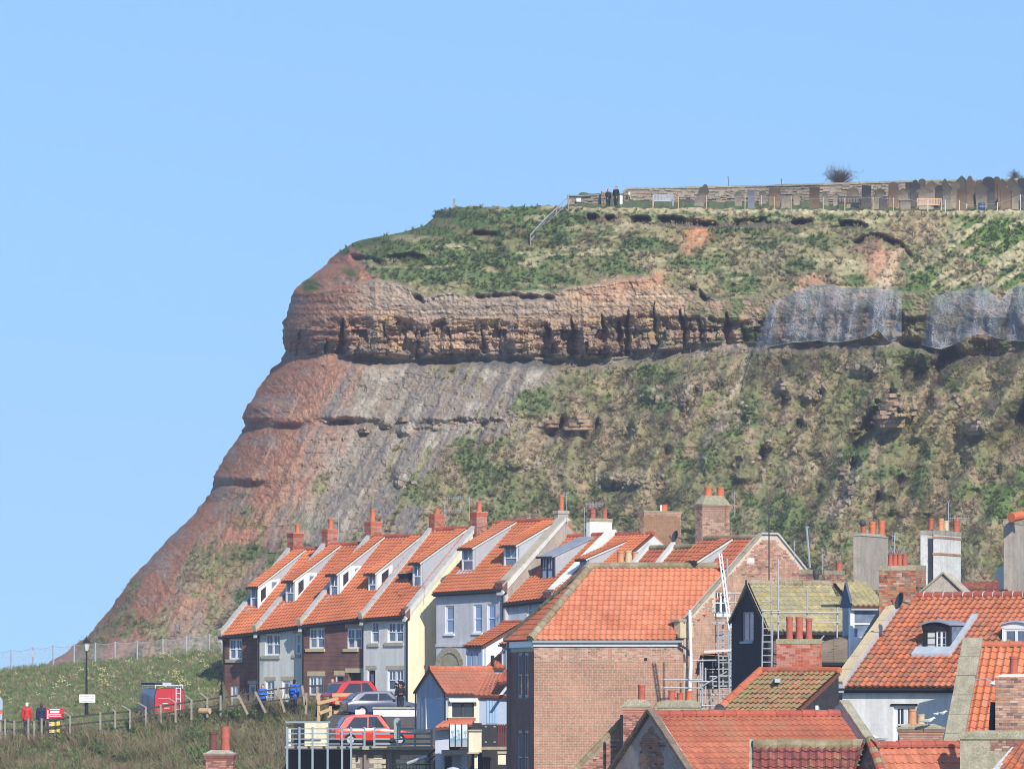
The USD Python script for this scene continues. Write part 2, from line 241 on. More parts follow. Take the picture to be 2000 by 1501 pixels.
        L2 = (x1 - x0) ** 2 + (y1 - y0) ** 2; q = np.clip(((px - x0) * (x1 - x0) + (py - y0) * (y1 - y0)) / L2, 0, 1); dd = np.hypot(px - x0 - q * (x1 - x0), py - y0 - q * (y1 - y0)) + 7 * n2(12, 12, 57, 3)
        Y = Y + am * np.exp(-(np.clip(dd, 0, None) / w_) ** 2.4) - .45 * am * np.exp(-((dd - 1.9 * w_) / w_) ** 2) * sstep(0, 10, (px - x0 - q * (x1 - x0)))
    # the gully whose side falls into shade at the right edge
    gx = 1920 + (850 - py) * .75; Y = Y - 3.0 * np.exp(-((px - gx + 24) / 26) ** 2) * sstep(640, 700, py) * (1 - sstep(960, 1080, py)) * sstep(1850, 1950, px)
    Y = Y + .16 * (noise2(px / 4.2, py / 3.6, 61) - .5) + .3 * n2(11, 9, 62, 3)
    return Y
def cliff_colour(px, py):
    xl = xl_of(py); ya, yb = lerp(px, YA), lerp(px, YB)
    n2 = lambda sx, sy, sd, o=4: fbm2(px / sx, py / sy, o, sd) - .5
    C = np.zeros(px.shape + (3,)); 
    def lay(c, m): C[...] = C + (np.asarray(c) - C) * np.clip(m, 0, 1)[..., None]
    g = lambda x0, x1, y0, y1, s=14: sstep(x0 - s, x0 + s, px) * (1 - sstep(x1 - s, x1 + s, px)) * sstep(y0 - s, y0 + s, py) * (1 - sstep(y1 - s, y1 + s, py))
    a = px + .52 * (py - 700) + 18 * (fbm2(px / 50, py / 60, 4, 316) - .5); b = py - .4 * px; streak = fbm2(a / 15, b / 170, 5, 71) - .5; blot = n2(55, 40, 72); fine = n2(9, 8, 73, 4); mid = n2(24, 18, 74)
    RED, RED2, GREY, PALE, TAN, OCHRE = (.315, .145, .10), (.25, .12, .088), (.215, .17, .145), (.34, .285, .25), (.345, .225, .15), (.38, .25, .145)
    GREEN, OLIVE, DRY, DARK, STRAW = (.095, .125, .05), (.175, .155, .08), (.27, .21, .13), (.075, .078, .042), (.40, .325, .21)
    # scree and bare slope
    lay(GREY, np.ones_like(px)); lay(PALE, sstep(.02, .16, streak + .5 * blot) * .75); lay((.24, .17, .13), sstep(.0, .2, mid - .3 * streak) * .6); lay((.13, .115, .12), sstep(.05, .2, -streak + .4 * fine) * .7)
    edge = lerp(py, [(480, 770), (560, 800), (610, 780), (690, 730), (760, 660), (850, 630), (930, 620), (1040, 560), (1150, 470), (1250, 330)])
    red = sstep(70, -70, px - edge - 160 * n2(60, 90, 75) - 160 * streak)
    lay(RED, red * .95); lay(RED2, red * sstep(-.02, .15, .5 * streak + fine + .5 * mid) * .8); lay((.26, .18, .155), red * sstep(.06, .2, n2(40, 26, 76) + .5 * streak) * .8); lay((.37, .22, .15), red * sstep(.08, .2, mid) * .5)
    # rock band
    band = sstep(ya - 8, ya + 3, py) * (1 - sstep(yb - 3, yb + 5, py)); t = np.clip((py - ya) / (yb - ya), 0, 1)
    rk = band * sstep(640, 760, px + 80 * blot); lay((.31, .20, .15), rk); lay(TAN, rk * sstep(-.09, .08, n2(40, 30, 77)) * .9); lay(OCHRE, rk * sstep(.14, .26, n2(26, 22, 78)) * sstep(.3, .5, t)); lay((.24, .165, .13), rk * sstep(.02, .14, n2(30, 9, 79)) * .8)
    lay((.42, .28, .20), rk * sstep(.4, .2, t) * sstep(1000, 1150, px) * (1 - sstep(1330, 1400, px))); lay((.30, .225, .19), rk * sstep(.45, .25, t) * (1 - sstep(1050, 1120, px)) * .8)
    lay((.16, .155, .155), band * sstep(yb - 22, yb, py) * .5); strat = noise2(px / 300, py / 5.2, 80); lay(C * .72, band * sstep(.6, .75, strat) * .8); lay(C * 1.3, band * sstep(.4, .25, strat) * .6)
    gb_ = band * sstep(1220, 1480, px) * sstep(-.02, .12, n2(34, 26, 181) + .12 * sstep(1400, 1700, px)); lay((.16, .14, .08), gb_ * .9); lay((.10, .125, .05), gb_ * sstep(0, .1, mid) * .8); lay((.27, .19, .14), band * sstep(1450, 1560, px) * sstep(.0, .1, n2(30, 30, 182)) * .8)
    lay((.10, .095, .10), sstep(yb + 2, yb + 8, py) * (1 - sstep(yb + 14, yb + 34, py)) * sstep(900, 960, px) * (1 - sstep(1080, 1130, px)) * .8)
    # grass on the lower slope: in tongues, thick to the right and towards the foot
    gl = sstep(yb + 6, yb + 30, py) * sstep(-.12, .12, (px - lerp(py, [(690, 1120), (760, 1060), (850, 900), (950, 830), (1000, 700), (1100, 480), (1200, 380), (1300, 240)])) / 760 + 1.25 * n2(80, 60, 81) + .9 * streak + .25 * fine)
    lay(OLIVE, gl * .96); lay(GREEN, gl * sstep(-.06, .12, n2(80, 56, 82) + .15 * fine) * .7); lay(DRY, gl * sstep(.03, .18, n2(42, 36, 83) + .45 * streak) * .8); lay((.27, .19, .135), gl * sstep(.06, .17, n2(30, 34, 84) + .3 * streak) * .85); lay(DARK, gl * sstep(.12, .22, n2(17, 14, 85)) * .75)
    lay((.095, .15, .04), sstep(1820, 1960, px - .3 * (py - 950)) * sstep(860, 940, py) * sstep(-.1, .1, n2(50, 40, 86)) * .8)
    lay((.07, .10, .04), g(440, 620, 1020, 1260, 50) * sstep(0, .15, n2(60, 30, 87) + .1) * .8)
    # bare rills and rock faces showing through the grass
    for cx, cy, rx, ry, c in ((1745, 805, 44, 34, (.40, .28, .15)), (1905, 825, 26, 16, (.36, .28, .2)), (1665, 930, 16, 34, (.40, .32, .25)), (1640, 985, 18, 34, (.38, .31, .25)), (1270, 770, 20, 14, (.38, .32, .29)), (1340, 775, 14, 26, (.36, .28, .22)), (1130, 826, 34, 16, (.33, .24, .18)), (1220, 935, 54, 14, (.36, .27, .2)), (1075, 822, 20, 14, (.36, .25, .19)),
                              (1440, 740, 10, 50, (.33, .27, .25)), (1395, 850, 14, 50, (.30, .25, .24)), (1525, 750, 12, 16, (.38, .29, .24)), (1585, 770, 20, 14, (.36, .27, .22)), (1700, 715, 40, 16, (.35, .28, .22)), (780, 935, 14, 20, (.42, .37, .34)), (1040, 900, 26, 18, (.34, .27, .24)), (1600, 905, 16, 24, (.4, .32, .25))):
        lay(c, np.exp(-((((px + .5 * (py - cy)) - cx) / rx) ** 2 + ((py - cy) / ry) ** 2)) * sstep(-.06, .06, fine + .5 * mid) * 1.1)
    # turf above the rock
    up = ya - py; tt = sstep(-3, 7, up + 16 * n2(18, 12, 88)); tl = sstep(-.08, .08, (px - lerp(py, [(460, 640), (500, 700), (540, 740), (580, 800)])) / 120 + .8 * mid)
    tt = tt * tl; lay((.105, .135, .058), tt); gr_ = sstep(1250, 950, px); lay(GREEN, tt * sstep(-.05, .1, n2(70, 30, 89)) * .8); lay(OLIVE, tt * sstep(.0 + .05 * gr_, .12 + .06 * gr_, n2(48, 24, 90)) * .8); lay(DRY, tt * sstep(.07 + .05 * gr_, .17 + .05 * gr_, n2(60, 16, 91) + .1 * sstep(1050, 1250, px)) * .85); lay(STRAW, tt * sstep(.13, .2, n2(80, 13, 92)) * .6); lay(DARK, tt * sstep(.11, .2, n2(22, 14, 93)) * .8)
    tl2 = g(600, 760, 462, 500, 8) * sstep(-.1, .1, mid + .05); lay((.08, .095, .04), tl2); lay((.085, .10, .042), (g(650, 700, 525, 545, 8) + g(590, 625, 545, 572, 7) + g(740, 830, 500, 520, 8)) * sstep(-.08, .08, mid + .04))
    # red and tan scars in the turf
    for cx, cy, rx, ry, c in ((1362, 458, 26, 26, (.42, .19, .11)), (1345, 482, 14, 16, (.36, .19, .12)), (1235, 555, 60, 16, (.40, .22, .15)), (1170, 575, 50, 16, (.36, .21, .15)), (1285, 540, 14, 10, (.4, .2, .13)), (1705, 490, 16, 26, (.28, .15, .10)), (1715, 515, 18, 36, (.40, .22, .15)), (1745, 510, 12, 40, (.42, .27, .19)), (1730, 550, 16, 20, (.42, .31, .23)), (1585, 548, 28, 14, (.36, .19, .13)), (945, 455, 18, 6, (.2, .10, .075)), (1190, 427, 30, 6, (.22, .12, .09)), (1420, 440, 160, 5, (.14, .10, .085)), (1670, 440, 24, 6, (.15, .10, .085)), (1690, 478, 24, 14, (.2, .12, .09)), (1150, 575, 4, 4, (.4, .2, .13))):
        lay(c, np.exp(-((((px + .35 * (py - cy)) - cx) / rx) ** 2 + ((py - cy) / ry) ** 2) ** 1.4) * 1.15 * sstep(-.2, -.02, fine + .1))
    # straw along the crest, the brown bank, and bright grass on the right
    crest = lerp(px, TOP); ct = py - crest
    lay(STRAW, sstep(15, 4, ct + 12 * n2(26, 14, 94)) * sstep(1080, 1120, px) * .85); lay(STRAW, sstep(14, 2, ct + 16 * mid) * (1 - sstep(1080, 1110, px)) * sstep(.0, .1, n2(40, 40, 95) + .04) * .7)
    bank = np.exp(-(((px - 1800) / 64) ** 2 + ((py - 440) / 27) ** 2) ** 2); lay((.34, .25, .155), bank); lay((.22, .155, .10), bank * sstep(0, .1, n2(5, 16, 96)) * .8)
    rg = sstep(1790, 1860, px + .7 * (py - 500)) * sstep(415, 432, py) * (1 - sstep(550, 580, py)); lay((.105, .165, .042), rg * sstep(-.12, .05, n2(60, 26, 97)) * .92); lay(STRAW, rg * sstep(.03, .12, fbm2((px + 1.4 * py) / 22, (py - .6 * px) / 80, 4, 98) - .5 + .03) * .85)
    G_ = np.clip(gl * (1 - band) * (1 - .8 * red * (1 - gl)) + tt + tl2 + sstep(15, 4, ct) + rg, 0, 1) * (1 - sstep(.3, .38, C[..., 0]) * (C[..., 1] / C[..., 0] < .66))
    C = C * np.array([1.12, 1.2, 1.12])
    return np.clip(C * (1 + .22 * fine + .15 * n2(4, 4, 99, 2))[..., None], .01, .8), G_
NR, NC = 500, 860
_py = np.concatenate([np.linspace(398, 760, 210), np.linspace(762, 1420, NR - 210)])[:, None] * np.ones((1, NC)); _t = np.linspace(0, 1, NC)[None, :] * np.ones((NR, 1)); _t = _t ** 1.06
_ct = np.maximum(_py, 0); _xl = xl_of(_py); _px = _xl + _t * (2090 - _xl)
_crest = lerp(_px, TOP) + 1.5 * (noise2(_px / 9, _px * 0, 5) - .5) * 3
_pyc = np.maximum(_py, _crest)                                       # rows above the crest fold down onto it
_Y = cliff_depth(_px, _pyc); _over = np.clip(_crest - _py, 0, None)
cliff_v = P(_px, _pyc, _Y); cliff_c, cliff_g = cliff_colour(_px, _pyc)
cliff_v[..., 1] += _over * .04
i, j = np.meshgrid(np.arange(NR - 1), np.arange(NC - 1), indexing='ij'); k = (i * NC + j).ravel()
cliff_f = np.stack([k, k + NC, k + NC + 1, k + 1], 1)
# the seaward side and the plateau behind, out of sight
nb = 14; back = np.stack([cliff_v[:, 0] + np.array([.35 * q ** 1.6, 3.2 * q ** 1.25, -.02 * q]) for q in range(1, nb)], 1)
backc = np.repeat(cliff_c[:, :1], nb - 1, 1)
bk = np.concatenate([back[:, ::-1], cliff_v[:, :1]], 1); i, j = np.meshgrid(np.arange(NR - 1), np.arange(nb - 1), indexing='ij'); k2 = (i * nb + j).ravel()
back_f = np.stack([k2, k2 + nb, k2 + nb + 1, k2 + 1], 1) + NR * NC
_top = P(_px[0], _crest[0], _Y[0]); plat = []
for q in range(4):                                                   # the churchyard ground, rising gently inland
    y = _top[:, 1] + 14 * q; plat.append(np.stack([_top[:, 0] * y / _top[:, 1], y, (_top[:, 2] - ZC) * y / _top[:, 1] + ZC + np.where(_px[0] > 1100, -.02 if q == 0 else .42 * q, -.3 * q) * sstep(0, 40, np.abs(_px[0] - 1100))], -1))
plat = np.stack(plat); i, j = np.meshgrid(np.arange(3), np.arange(NC - 1), indexing='ij'); k3 = (i * NC + j).ravel() + NR * NC + NR * nb
plat_f = np.stack([k3, k3 + 1, k3 + NC + 1, k3 + NC], 1)
av = np.vstack([cliff_v.reshape(-1, 3), bk.reshape(-1, 3), plat.reshape(-1, 3)]); af = np.vstack([cliff_f, back_f, plat_f])
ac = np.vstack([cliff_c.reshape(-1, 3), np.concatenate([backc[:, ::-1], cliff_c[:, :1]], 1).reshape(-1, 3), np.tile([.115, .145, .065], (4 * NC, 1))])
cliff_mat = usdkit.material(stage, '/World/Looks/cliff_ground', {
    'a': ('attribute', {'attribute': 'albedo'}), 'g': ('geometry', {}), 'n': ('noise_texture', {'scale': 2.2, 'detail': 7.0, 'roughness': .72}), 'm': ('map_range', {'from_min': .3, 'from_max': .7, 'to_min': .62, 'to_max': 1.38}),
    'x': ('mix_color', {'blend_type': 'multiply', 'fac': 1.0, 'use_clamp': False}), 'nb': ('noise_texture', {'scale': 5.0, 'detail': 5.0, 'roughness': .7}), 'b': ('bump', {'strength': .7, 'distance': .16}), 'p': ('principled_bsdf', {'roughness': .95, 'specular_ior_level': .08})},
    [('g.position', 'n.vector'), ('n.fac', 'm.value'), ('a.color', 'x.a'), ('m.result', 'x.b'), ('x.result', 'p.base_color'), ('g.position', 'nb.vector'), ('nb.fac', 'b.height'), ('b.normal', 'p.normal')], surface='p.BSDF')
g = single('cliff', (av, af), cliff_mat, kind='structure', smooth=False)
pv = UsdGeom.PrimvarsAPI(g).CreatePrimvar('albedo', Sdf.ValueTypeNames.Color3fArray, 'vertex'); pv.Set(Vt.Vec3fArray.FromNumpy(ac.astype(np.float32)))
gm = MB().add([[-900, -60, 2], [900, -60, 2], [900, 1200, 2], [-900, 1200, 2]], [[0, 1, 2, 3]])
single('ground', gm, mat('ground_soil', (.12, .12, .07), .95), kind='structure')

# ---------------------------------------------------------------- building blocks for houses
def tiles(th, quad, mats, pitch=(.26, .31), inside=None, amp=.042, lip=.04, jitter=.0, individual=False, parent=None, name='roof_tile', slab=None, seed=1, flat=False):
    """roof slope over the quad (eave left, eave right, ridge right, ridge left; local metres): real tiles on a boarded slab"""
    el, er, rr, rl = (np.asarray(q, float) for q in quad); r = np.random.default_rng(seed)
    W = max(np.linalg.norm(er - el), np.linalg.norm(rr - rl)); L = max(np.linalg.norm(rl - el), np.linalg.norm(rr - er))
    nu, nt = max(2, int(round(W / pitch[0]))), max(2, int(round(L / pitch[1])))
    n = np.cross(er - el, rl - el) + np.cross(rr - er, rl - er) * .2; n = n / np.linalg.norm(n)
    if n[2] < 0: n = -n
    at = lambda s, t: (el * (1 - s) + er * s) * (1 - t) + (rl * (1 - s) + rr * s) * t
    prof = [(0, .75), (.12, 1.0), (.28, .75), (.45, .15), (.72, 0), (1.04, .72)] if not flat else [(.01, .3), (.2, .3), (.5, .3), (.99, .3)]
    K = len(prof); F = []
    for k in range(K - 1): F += [[k, k + 1, K + k + 1, K + k], [2 * K + k, 2 * K + k + 1, k + 1, k]]
    out = []
    for j in range(nt):
        for i in range(nu):
            if inside is not None and not inside((i + .5) / nu * W, (j + .5) / nt * L, at((i + .5) / nu, (j + .5) / nt)): continue
            dz, sl = r.normal(0, jitter), r.normal(0, jitter * .6); t0, t1 = j / nt, min((j + 1.25) / nt, 1.0 + .1 / nt); V = []
            for t, h in ((t0, lip), (t1, .0)):
                for s, a in prof: V.append(at((i + s) / nu, t + sl / L) + n * (a * amp + h + .012 + abs(dz)))
            for s, a in prof: V.append(at((i + s) / nu, t0 + sl / L) + n * max(a * amp - .01, 0) )
            out.append((np.array(V), np.vstack([np.array(F)[:, [0, 1, 2]], np.array(F)[:, [0, 2, 3]]])))
    roof = parent
    if roof is None:
        m = MB(); p = [el, er, rr, rl]
        if inside is None: m.hexa([q - n * .12 for q in p] + [q - n * .004 for q in p])
        else:
            a, b, g = 40, 20, []
            for j in range(b):
                for i in range(a):
                    if inside((i + .5) / a * W, (j + .5) / b * L, at((i + .5) / a, (j + .5) / b)):
                        c = [at(i / a, j / b), at((i + 1) / a, j / b), at((i + 1) / a, (j + 1) / b), at(i / a, (j + 1) / b)]; m.add([q - n * .004 for q in c], [[0, 1, 2, 3]]); m.add([q - n * .12 for q in c], [[3, 2, 1, 0]])
        roof = th.part('roof', m, slab or M['roof_felt'])
    mats = mats if isinstance(mats, list) else [mats]
    if individual:
        order = r.permutation(len(out)) if len(out) <= 300 else np.arange(len(out)); th.pieces(name, [out[q] for q in order], mats, roof)
    else:
        m = MB(); [m.add(*o) for o in out]; th.part(name, m, mats[0], roof, kind='stuff')
    return roof
def ridge(th, p, q, mats, r=.14, step=.42, parent=None, name='ridge_tile', joint=None):
    p, q = np.asarray(p, float), np.asarray(q, float); d = q - p; L = np.linalg.norm(d); d = d / L; n = max(1, int(round(L / step)))
    a = np.cross(d, [0, 0, 1.0]); a = a / np.linalg.norm(a); c = np.cross(a, d); k = np.linspace(-.15, 1.15, 8) * np.pi; rr = np.random.default_rng(int(L * 97))
    for i in range(n):
        o0, o1 = p + d * L * i / n, p + d * L * (i + .985) / n; z = rr.normal(0, .008); V = [o + (np.cos(t) * a + np.sin(t) * c) * r * s + c * z for o, s in ((o0, 1.06), (o1, 1.0)) for t in k]
        m = MB().add(V, [[t, t + 1, 9 + t, 8 + t] for t in range(7)]); m.add(V[:8], [[0, 7, 6], [0, 6, 5], [0, 5, 4], [0, 4, 3], [0, 3, 2], [0, 2, 1]]); m.add(V[8:], [[0, 6, 7], [0, 5, 6], [0, 4, 5], [0, 3, 4], [0, 2, 3], [0, 1, 2]])
        th.part(name, m, mats[i % len(mats)] if isinstance(mats, list) else mats, parent)
        if joint and i: m = MB(); m.tube(o0 - d * .02, o0 + d * .02, r * 1.09, 8); th.part('mortar_joint', m, joint, parent)
def coping(th, p, q, mat, w=.34, h=.1, step=.7, parent=None, name='coping_stone', up=(0, 0, 1)):
    p, q = np.asarray(p, float), np.asarray(q, float); d = q - p; L = np.linalg.norm(d); n = max(1, int(round(L / step))); rr = np.random.default_rng(int(L * 57))
    for i in range(n): th.part(name, MB().beam(p + d * (i / n), p + d * ((i + .98) / n), w + rr.normal(0, .008), h + rr.normal(0, .006), up), mat, parent)
def wall(th, o, a, n, poly, mat, thick=.24, holes=(), name='wall', parent=None, b=(0, 0, 1)):
    """flat wall: outline poly [(x, z)] in the frame o + x a + z b, outer face at o, n outward, with openings (x0, x1, z0, z1)"""
    from shapely import Polygon, box as sbox
    g = Polygon(poly)
    for h in holes: g = g.difference(sbox(h[0], h[2], h[1], h[3]))
    m = MB(); o, a, n, b = (np.asarray(x, float) for x in (o, a, n, b))
    for q in getattr(g, 'geoms', [g]):
        t = trimesh.creation.extrude_polygon(q, thick, engine='earcut'); v = t.vertices; m.add(o + v[:, :1] * a + v[:, 1:2] * b - v[:, 2:] * n, t.faces)
    return th.part(name, m, mat, parent)
def bricks(th, o, a, n, W, H, mats, parent=None, inside=None, bl=.225, bh=.075, most=300, proud=.012, b=(0, 0, 1), seed=3, name='brick', order=None, joint=.011, rough=.003):
    """courses of single bricks standing proud of the wall face at o (a: along, n: outward)"""
    o, a, n, b = (np.asarray(x, float) for x in (o, a, n, b)); r = np.random.default_rng(seed); out = []
    for j in range(int(H / bh)):
        x, z = -(j % 2) * bl / 2, j * bh
        while x < W - .02:
            l = bl if r.random() > .18 else bl / 2; x0, x1 = max(x, 0), min(x + l - joint, W); x += l
            if x1 - x0 < .04 or (inside is not None and not (inside((x0 + x1) / 2, z + bh / 2) and inside(x0 + .02, z + bh / 2) and inside(x1 - .02, z + bh / 2))): continue
            pr = proud + abs(r.normal(0, rough)); c0, c1 = o + x0 * a + (z + r.normal(0, .001)) * b, o + x1 * a + z * b; h = b * (bh - joint)
            V = [c0, c1, c1 + h, c0 + h] + [q + n * pr for q in (c0, c1, c1 + h, c0 + h)]
            out.append((np.array(V), np.array([[4, 5, 6], [4, 6, 7], [0, 1, 5], [0, 5, 4], [1, 2, 6], [1, 6, 5], [2, 3, 7], [2, 7, 6], [3, 0, 4], [3, 4, 7]])))
    if order: out = [out[k] for k in np.argsort([order(q[0].mean(0)) for q in out])]
    th.pieces(name, out, mats if isinstance(mats, list) else [mats], parent, most=most)
def window(th, o, a, n, w, h, cols=2, rows=2, frame='white_paint', fw=.07, bar=.035, glass='glass', inset=.07, mid=True, parent=None, b=(0, 0, 1), blind=None, top_bars=True):
    """framed window in an opening whose lower left outer corner is o; cols casements side by side, each split at mid height"""
    o, a, n, b = (np.asarray(x, float) for x in (o, a, n, b)); o = o - n * inset; m = MB(); R = lambda x0, x1, z0, z1, d0=-.05, d1=.0: m.obox(o, a, n, b, (x0, x1, d0, d1, z0, z1))
    R(0, fw, 0, h); R(w - fw, w, 0, h); R(fw, w - fw, 0, fw); R(fw, w - fw, h - fw, h)
    for c in range(1, cols): R(w * c / cols - fw * .75, w * c / cols + fw * .75, fw, h - fw)
    if mid: R(fw, w - fw, h * .5 - bar * .8, h * .5 + bar * .8, -.045, .008)
    for c in range(cols):
        x0, x1 = w * c / cols, w * (c + 1) / cols; xm = (x0 + x1) / 2
        if top_bars: R(xm - bar / 2, xm + bar / 2, (h * .5 + bar) if rows == 2 and mid else fw, h - fw, -.04, -.006)
        if rows > 2:
            for k in range(1, rows):
                if not mid or abs(k / rows - .5) > .02: R(fw, w - fw, h * k / rows - bar / 2, h * k / rows + bar / 2, -.04, -.008)
    wp = th.part('window', m, M[frame], parent)
    sub = wp if parent is None else parent
    th.part('pane', MB().obox(o, a, n, b, (fw * .5, w - fw * .5, -.038, -.03, fw * .5, h - fw * .5)), M[glass], sub)
    if blind: th.part('curtain', MB().obox(o, a, n, b, (fw * .6, w * blind[0], -.12, -.09, h * blind[1], h - fw)), M['curtain'], sub)
    return wp
def slabpart(th, name, o, a, n, r, mat, parent=None):
    """block on a wall: x0,x1,z0,z1 and how far it stands out (d0, d1)"""
    return th.part(name, MB().obox(o, a, n, (0, 0, 1), (r[0], r[1], r[4], r[5], r[2], r[3])), M[mat] if isinstance(mat, str) else mat, parent)
def pot(th, o, r, h, mat, parent=None, style=0, n=14):
    m = MB(); rim = .06
    if style == 0: prof = [(r * 1.0, 0), (r * 1.02, h * .08), (r * .93, h * .12), (r * .88, h * .85), (r * 1.0, h * .87), (r * 1.02, h), (r * .8, h), (r * .75, h * .8)]
    elif style == 1: prof = [(r * 1.1, 0), (r * 1.1, h * .15), (r, h * .17), (r, h * .5), (r * 1.08, h * .52), (r * 1.08, h * .6), (r, h * .62), (r, h * .8), (r * 1.08, h * .82), (r * 1.08, h), (r * .85, h), (r * .8, h * .8)]
    else: prof = [(r, 0), (r * .9, h * .1), (r * .85, h * .6), (r * 1.0, h * .62), (r * 1.0, h * .72), (r * .85, h * .74), (r * .85, h * .9), (r * .95, h * .92), (r * .95, h), (r * .7, h), (r * .65, h * .7)]
    m.lathe(o, prof, n); return th.part('chimney_pot', m, M[mat] if isinstance(mat, str) else mat, parent, smooth=40)
def chimney(th, fr_local, pxl, pxe, pxr, top, base, Y, theta, body='brick_core', brickm=None, pots=(), cap=None, corbel=.05, flaunch=None, most=60, capm='cement', under=.0):
    """stack seen on the corner: front edge at pxe, left face to pxl, right face to pxr"""
    f = Fr(pxe, base, Y, theta); s = FPX / Y; wu = max((pxe - pxl) / s / f.c, .3) if pxe > pxl else .6; dv = (pxr - pxe) / s / max(f.s, .15); H = (base - top) / s
    if abs(theta) < 8: wu, dv = (pxr - pxe) / s, .6; sgn = 1
    R = rotz(f.rz - th.rz); o = (f.o - th.loc) @ rotz(th.rz); A = R[:, 0]; B = R[:, 1]                       # local axes of the stack
    if abs(theta) < 8: o0 = o
    else: o0 = o - A * wu
    m = MB().obox(o0, A, B, (0, 0, 1), (0, wu, 0, dv, -under, H)); p = th.part('chimney', m, M[body])
    bp = []
    if brickm:
        ms = [M[q] for q in brickm]
        bricks(th, o0, A, -B, wu, H, ms, p, most=most, seed=int(pxe)); bricks(th, o0 + A * wu, B, A, dv, H, ms, p, most=most, seed=int(pxe) + 1)
    z = H
    if cap == 'corbel':
        for q in range(3):
            e = corbel * (q + 1) / 2.2; m = MB().obox(o0, A, B, (0, 0, 1), (-e, wu + e, -e, dv + e, z - .30 + q * .085, z - .30 + (q + 1) * .085 - .012)); th.part('corbel_course', m, M[brickm[-1] if brickm else body], p)
        m = MB().obox(o0, A, B, (0, 0, 1), (-corbel * 1.6, wu + corbel * 1.6, -corbel * 1.6, dv + corbel * 1.6, z - .045, z + .02)); th.part('cap', m, M[capm], p)
    elif cap == 'band':
        e = corbel; th.part('cap', MB().obox(o0, A, B, (0, 0, 1), (-e, wu + e, -e, dv + e, z - .16, z + .02)), M[capm], p)
    if flaunch:
        c = [o0 - A * .03 - B * .03, o0 + A * (wu + .03) - B * .03, o0 + A * (wu + .03) + B * (dv + .03), o0 - A * .03 + B * (dv + .03)]; mid = sum(c) / 4
        th.part('flaunching', MB().hexa([q + np.array([0, 0, z + .015]) for q in c] + [mid + (q - mid) * .62 + np.array([0, 0, z + flaunch]) for q in c]), M[capm], p)
    zt = z + (flaunch or .02) * .8
    for q in pots:                                                                     # (px, py top, radius, material, style)
        k = (q[0] - HX) / FPX; cw = o0 + A * wu / 2 + B * dv / 2; ax = B if dv > wu else A
        w0 = (np.array([cw[0], cw[1], 0]) @ rotz(th.rz).T) + th.loc * [1, 1, 0]; wd = ax @ rotz(th.rz).T; t = (k * w0[1] - w0[0]) / (wd[0] - k * wd[1])
        lim = max(dv, wu) / 2 - q[2] * .9; t = float(np.clip(t, -lim, lim)) if lim > 0 else 0.0; c = cw + ax * t; c[2] = o[2] + zt
        Yp = (c @ rotz(th.rz).T + th.loc)[1]; h = ZC + (HY - q[1]) / FPX * Yp - (c[2] + th.loc[2]); pot(th, c, q[2], max(h, .15), q[3], p, q[4] if len(q) > 4 else 0)
    return p, o0, A, B, wu, dv, H
def antenna(px, py0, py1, Y, arms=(), label='', name='tv_aerial', r=.018, lean=0.0, mat_='aerial_metal', cat='aerial', group=None):
    """pole from py1 (foot) to py0 (top); arms: (py, px0, px1, teeth)"""
    o = P(px, py1, Y); t = Thing(name, label, cat, o, 0, group=group); s = FPX / Y; m = MB(); H = (py1 - py0) / s; m.tube((0, 0, 0), (lean / s, 0, H), r, 6); t.part('pole', m, M[mat_])
    for (py, x0, x1, teeth) in arms:
        m = MB(); z = (py1 - py) / s; a, b = (x0 - px) / s, (x1 - px) / s; m.tube((a, 0, z), (b, .05, z), r * .7, 5)
        for q in range(teeth): x = a + (b - a) * (q + .5) / teeth; m.tube((x, -.02, z - .14), (x, .04, z + .14), r * .45, 4)
        t.part('aerial_arm', m, M[mat_])
    return t

# colours
C = dict
mat('white_paint', (.74, .75, .76), .55, .04, .8); mat('grey_frame', (.35, .38, .42), .5, .05); mat('glass', (.14, .18, .25), .08, .55, 1.1, spec=.6); mat('glass_dark', (.03, .035, .05), .06, .3, .5, spec=.6); mat('glass_blue', (.22, .32, .5), .1, .2, .4, spec=.6); mat('curtain', (.6, .6, .58), .9, .1, 6)
mat('pane_red', (.42, .2, .17), .15, .3, 1.2, spec=.5)
mat('roof_felt', (.14, .06, .045), .95); mat('cement', (.36, .33, .27), .95, .2, 3, fine=.2, bump=.3); mat('mossy_cement', (.24, .22, .13), .95, .3, 2.5, fine=.3, bump=.4, col2=(.36, .33, .25)); mat('lead', (.42, .45, .50), .5, .14, 2.0, spec=.4); mat('lead_dark', (.26, .29, .34), .55, .15, 2)
mat('coping_pale', (.58, .57, .54), .9, .14, 2.0, fine=.1, bump=.2); mat('stone_trim', (.40, .36, .28), .9, .12, 2, fine=.12); mat('stone_mossy', (.24, .22, .15), .95, .3, 2.2, col2=(.40, .36, .27), fine=.2, bump=.4); mat('coping_grey', (.42, .42, .41), .9, .12, 2.0, fine=.1, bump=.2); mat('blue_slate', (.09, .105, .15), .7, .15, 2); mat('coping_dark', (.13, .10, .075), .95, .3, 2.5, col2=(.25, .19, .14), fine=.2, bump=.3); mat('stone_ochre', (.52, .42, .27), .9, .12, 2, fine=.1)
mat('black_iron', (.02, .021, .025), .5, .1); mat('gutter', (.03, .032, .04), .5, .1); mat('pipe_white', (.7, .72, .75), .5, .04); mat('pipe_grey', (.3, .33, .36), .5, .05)
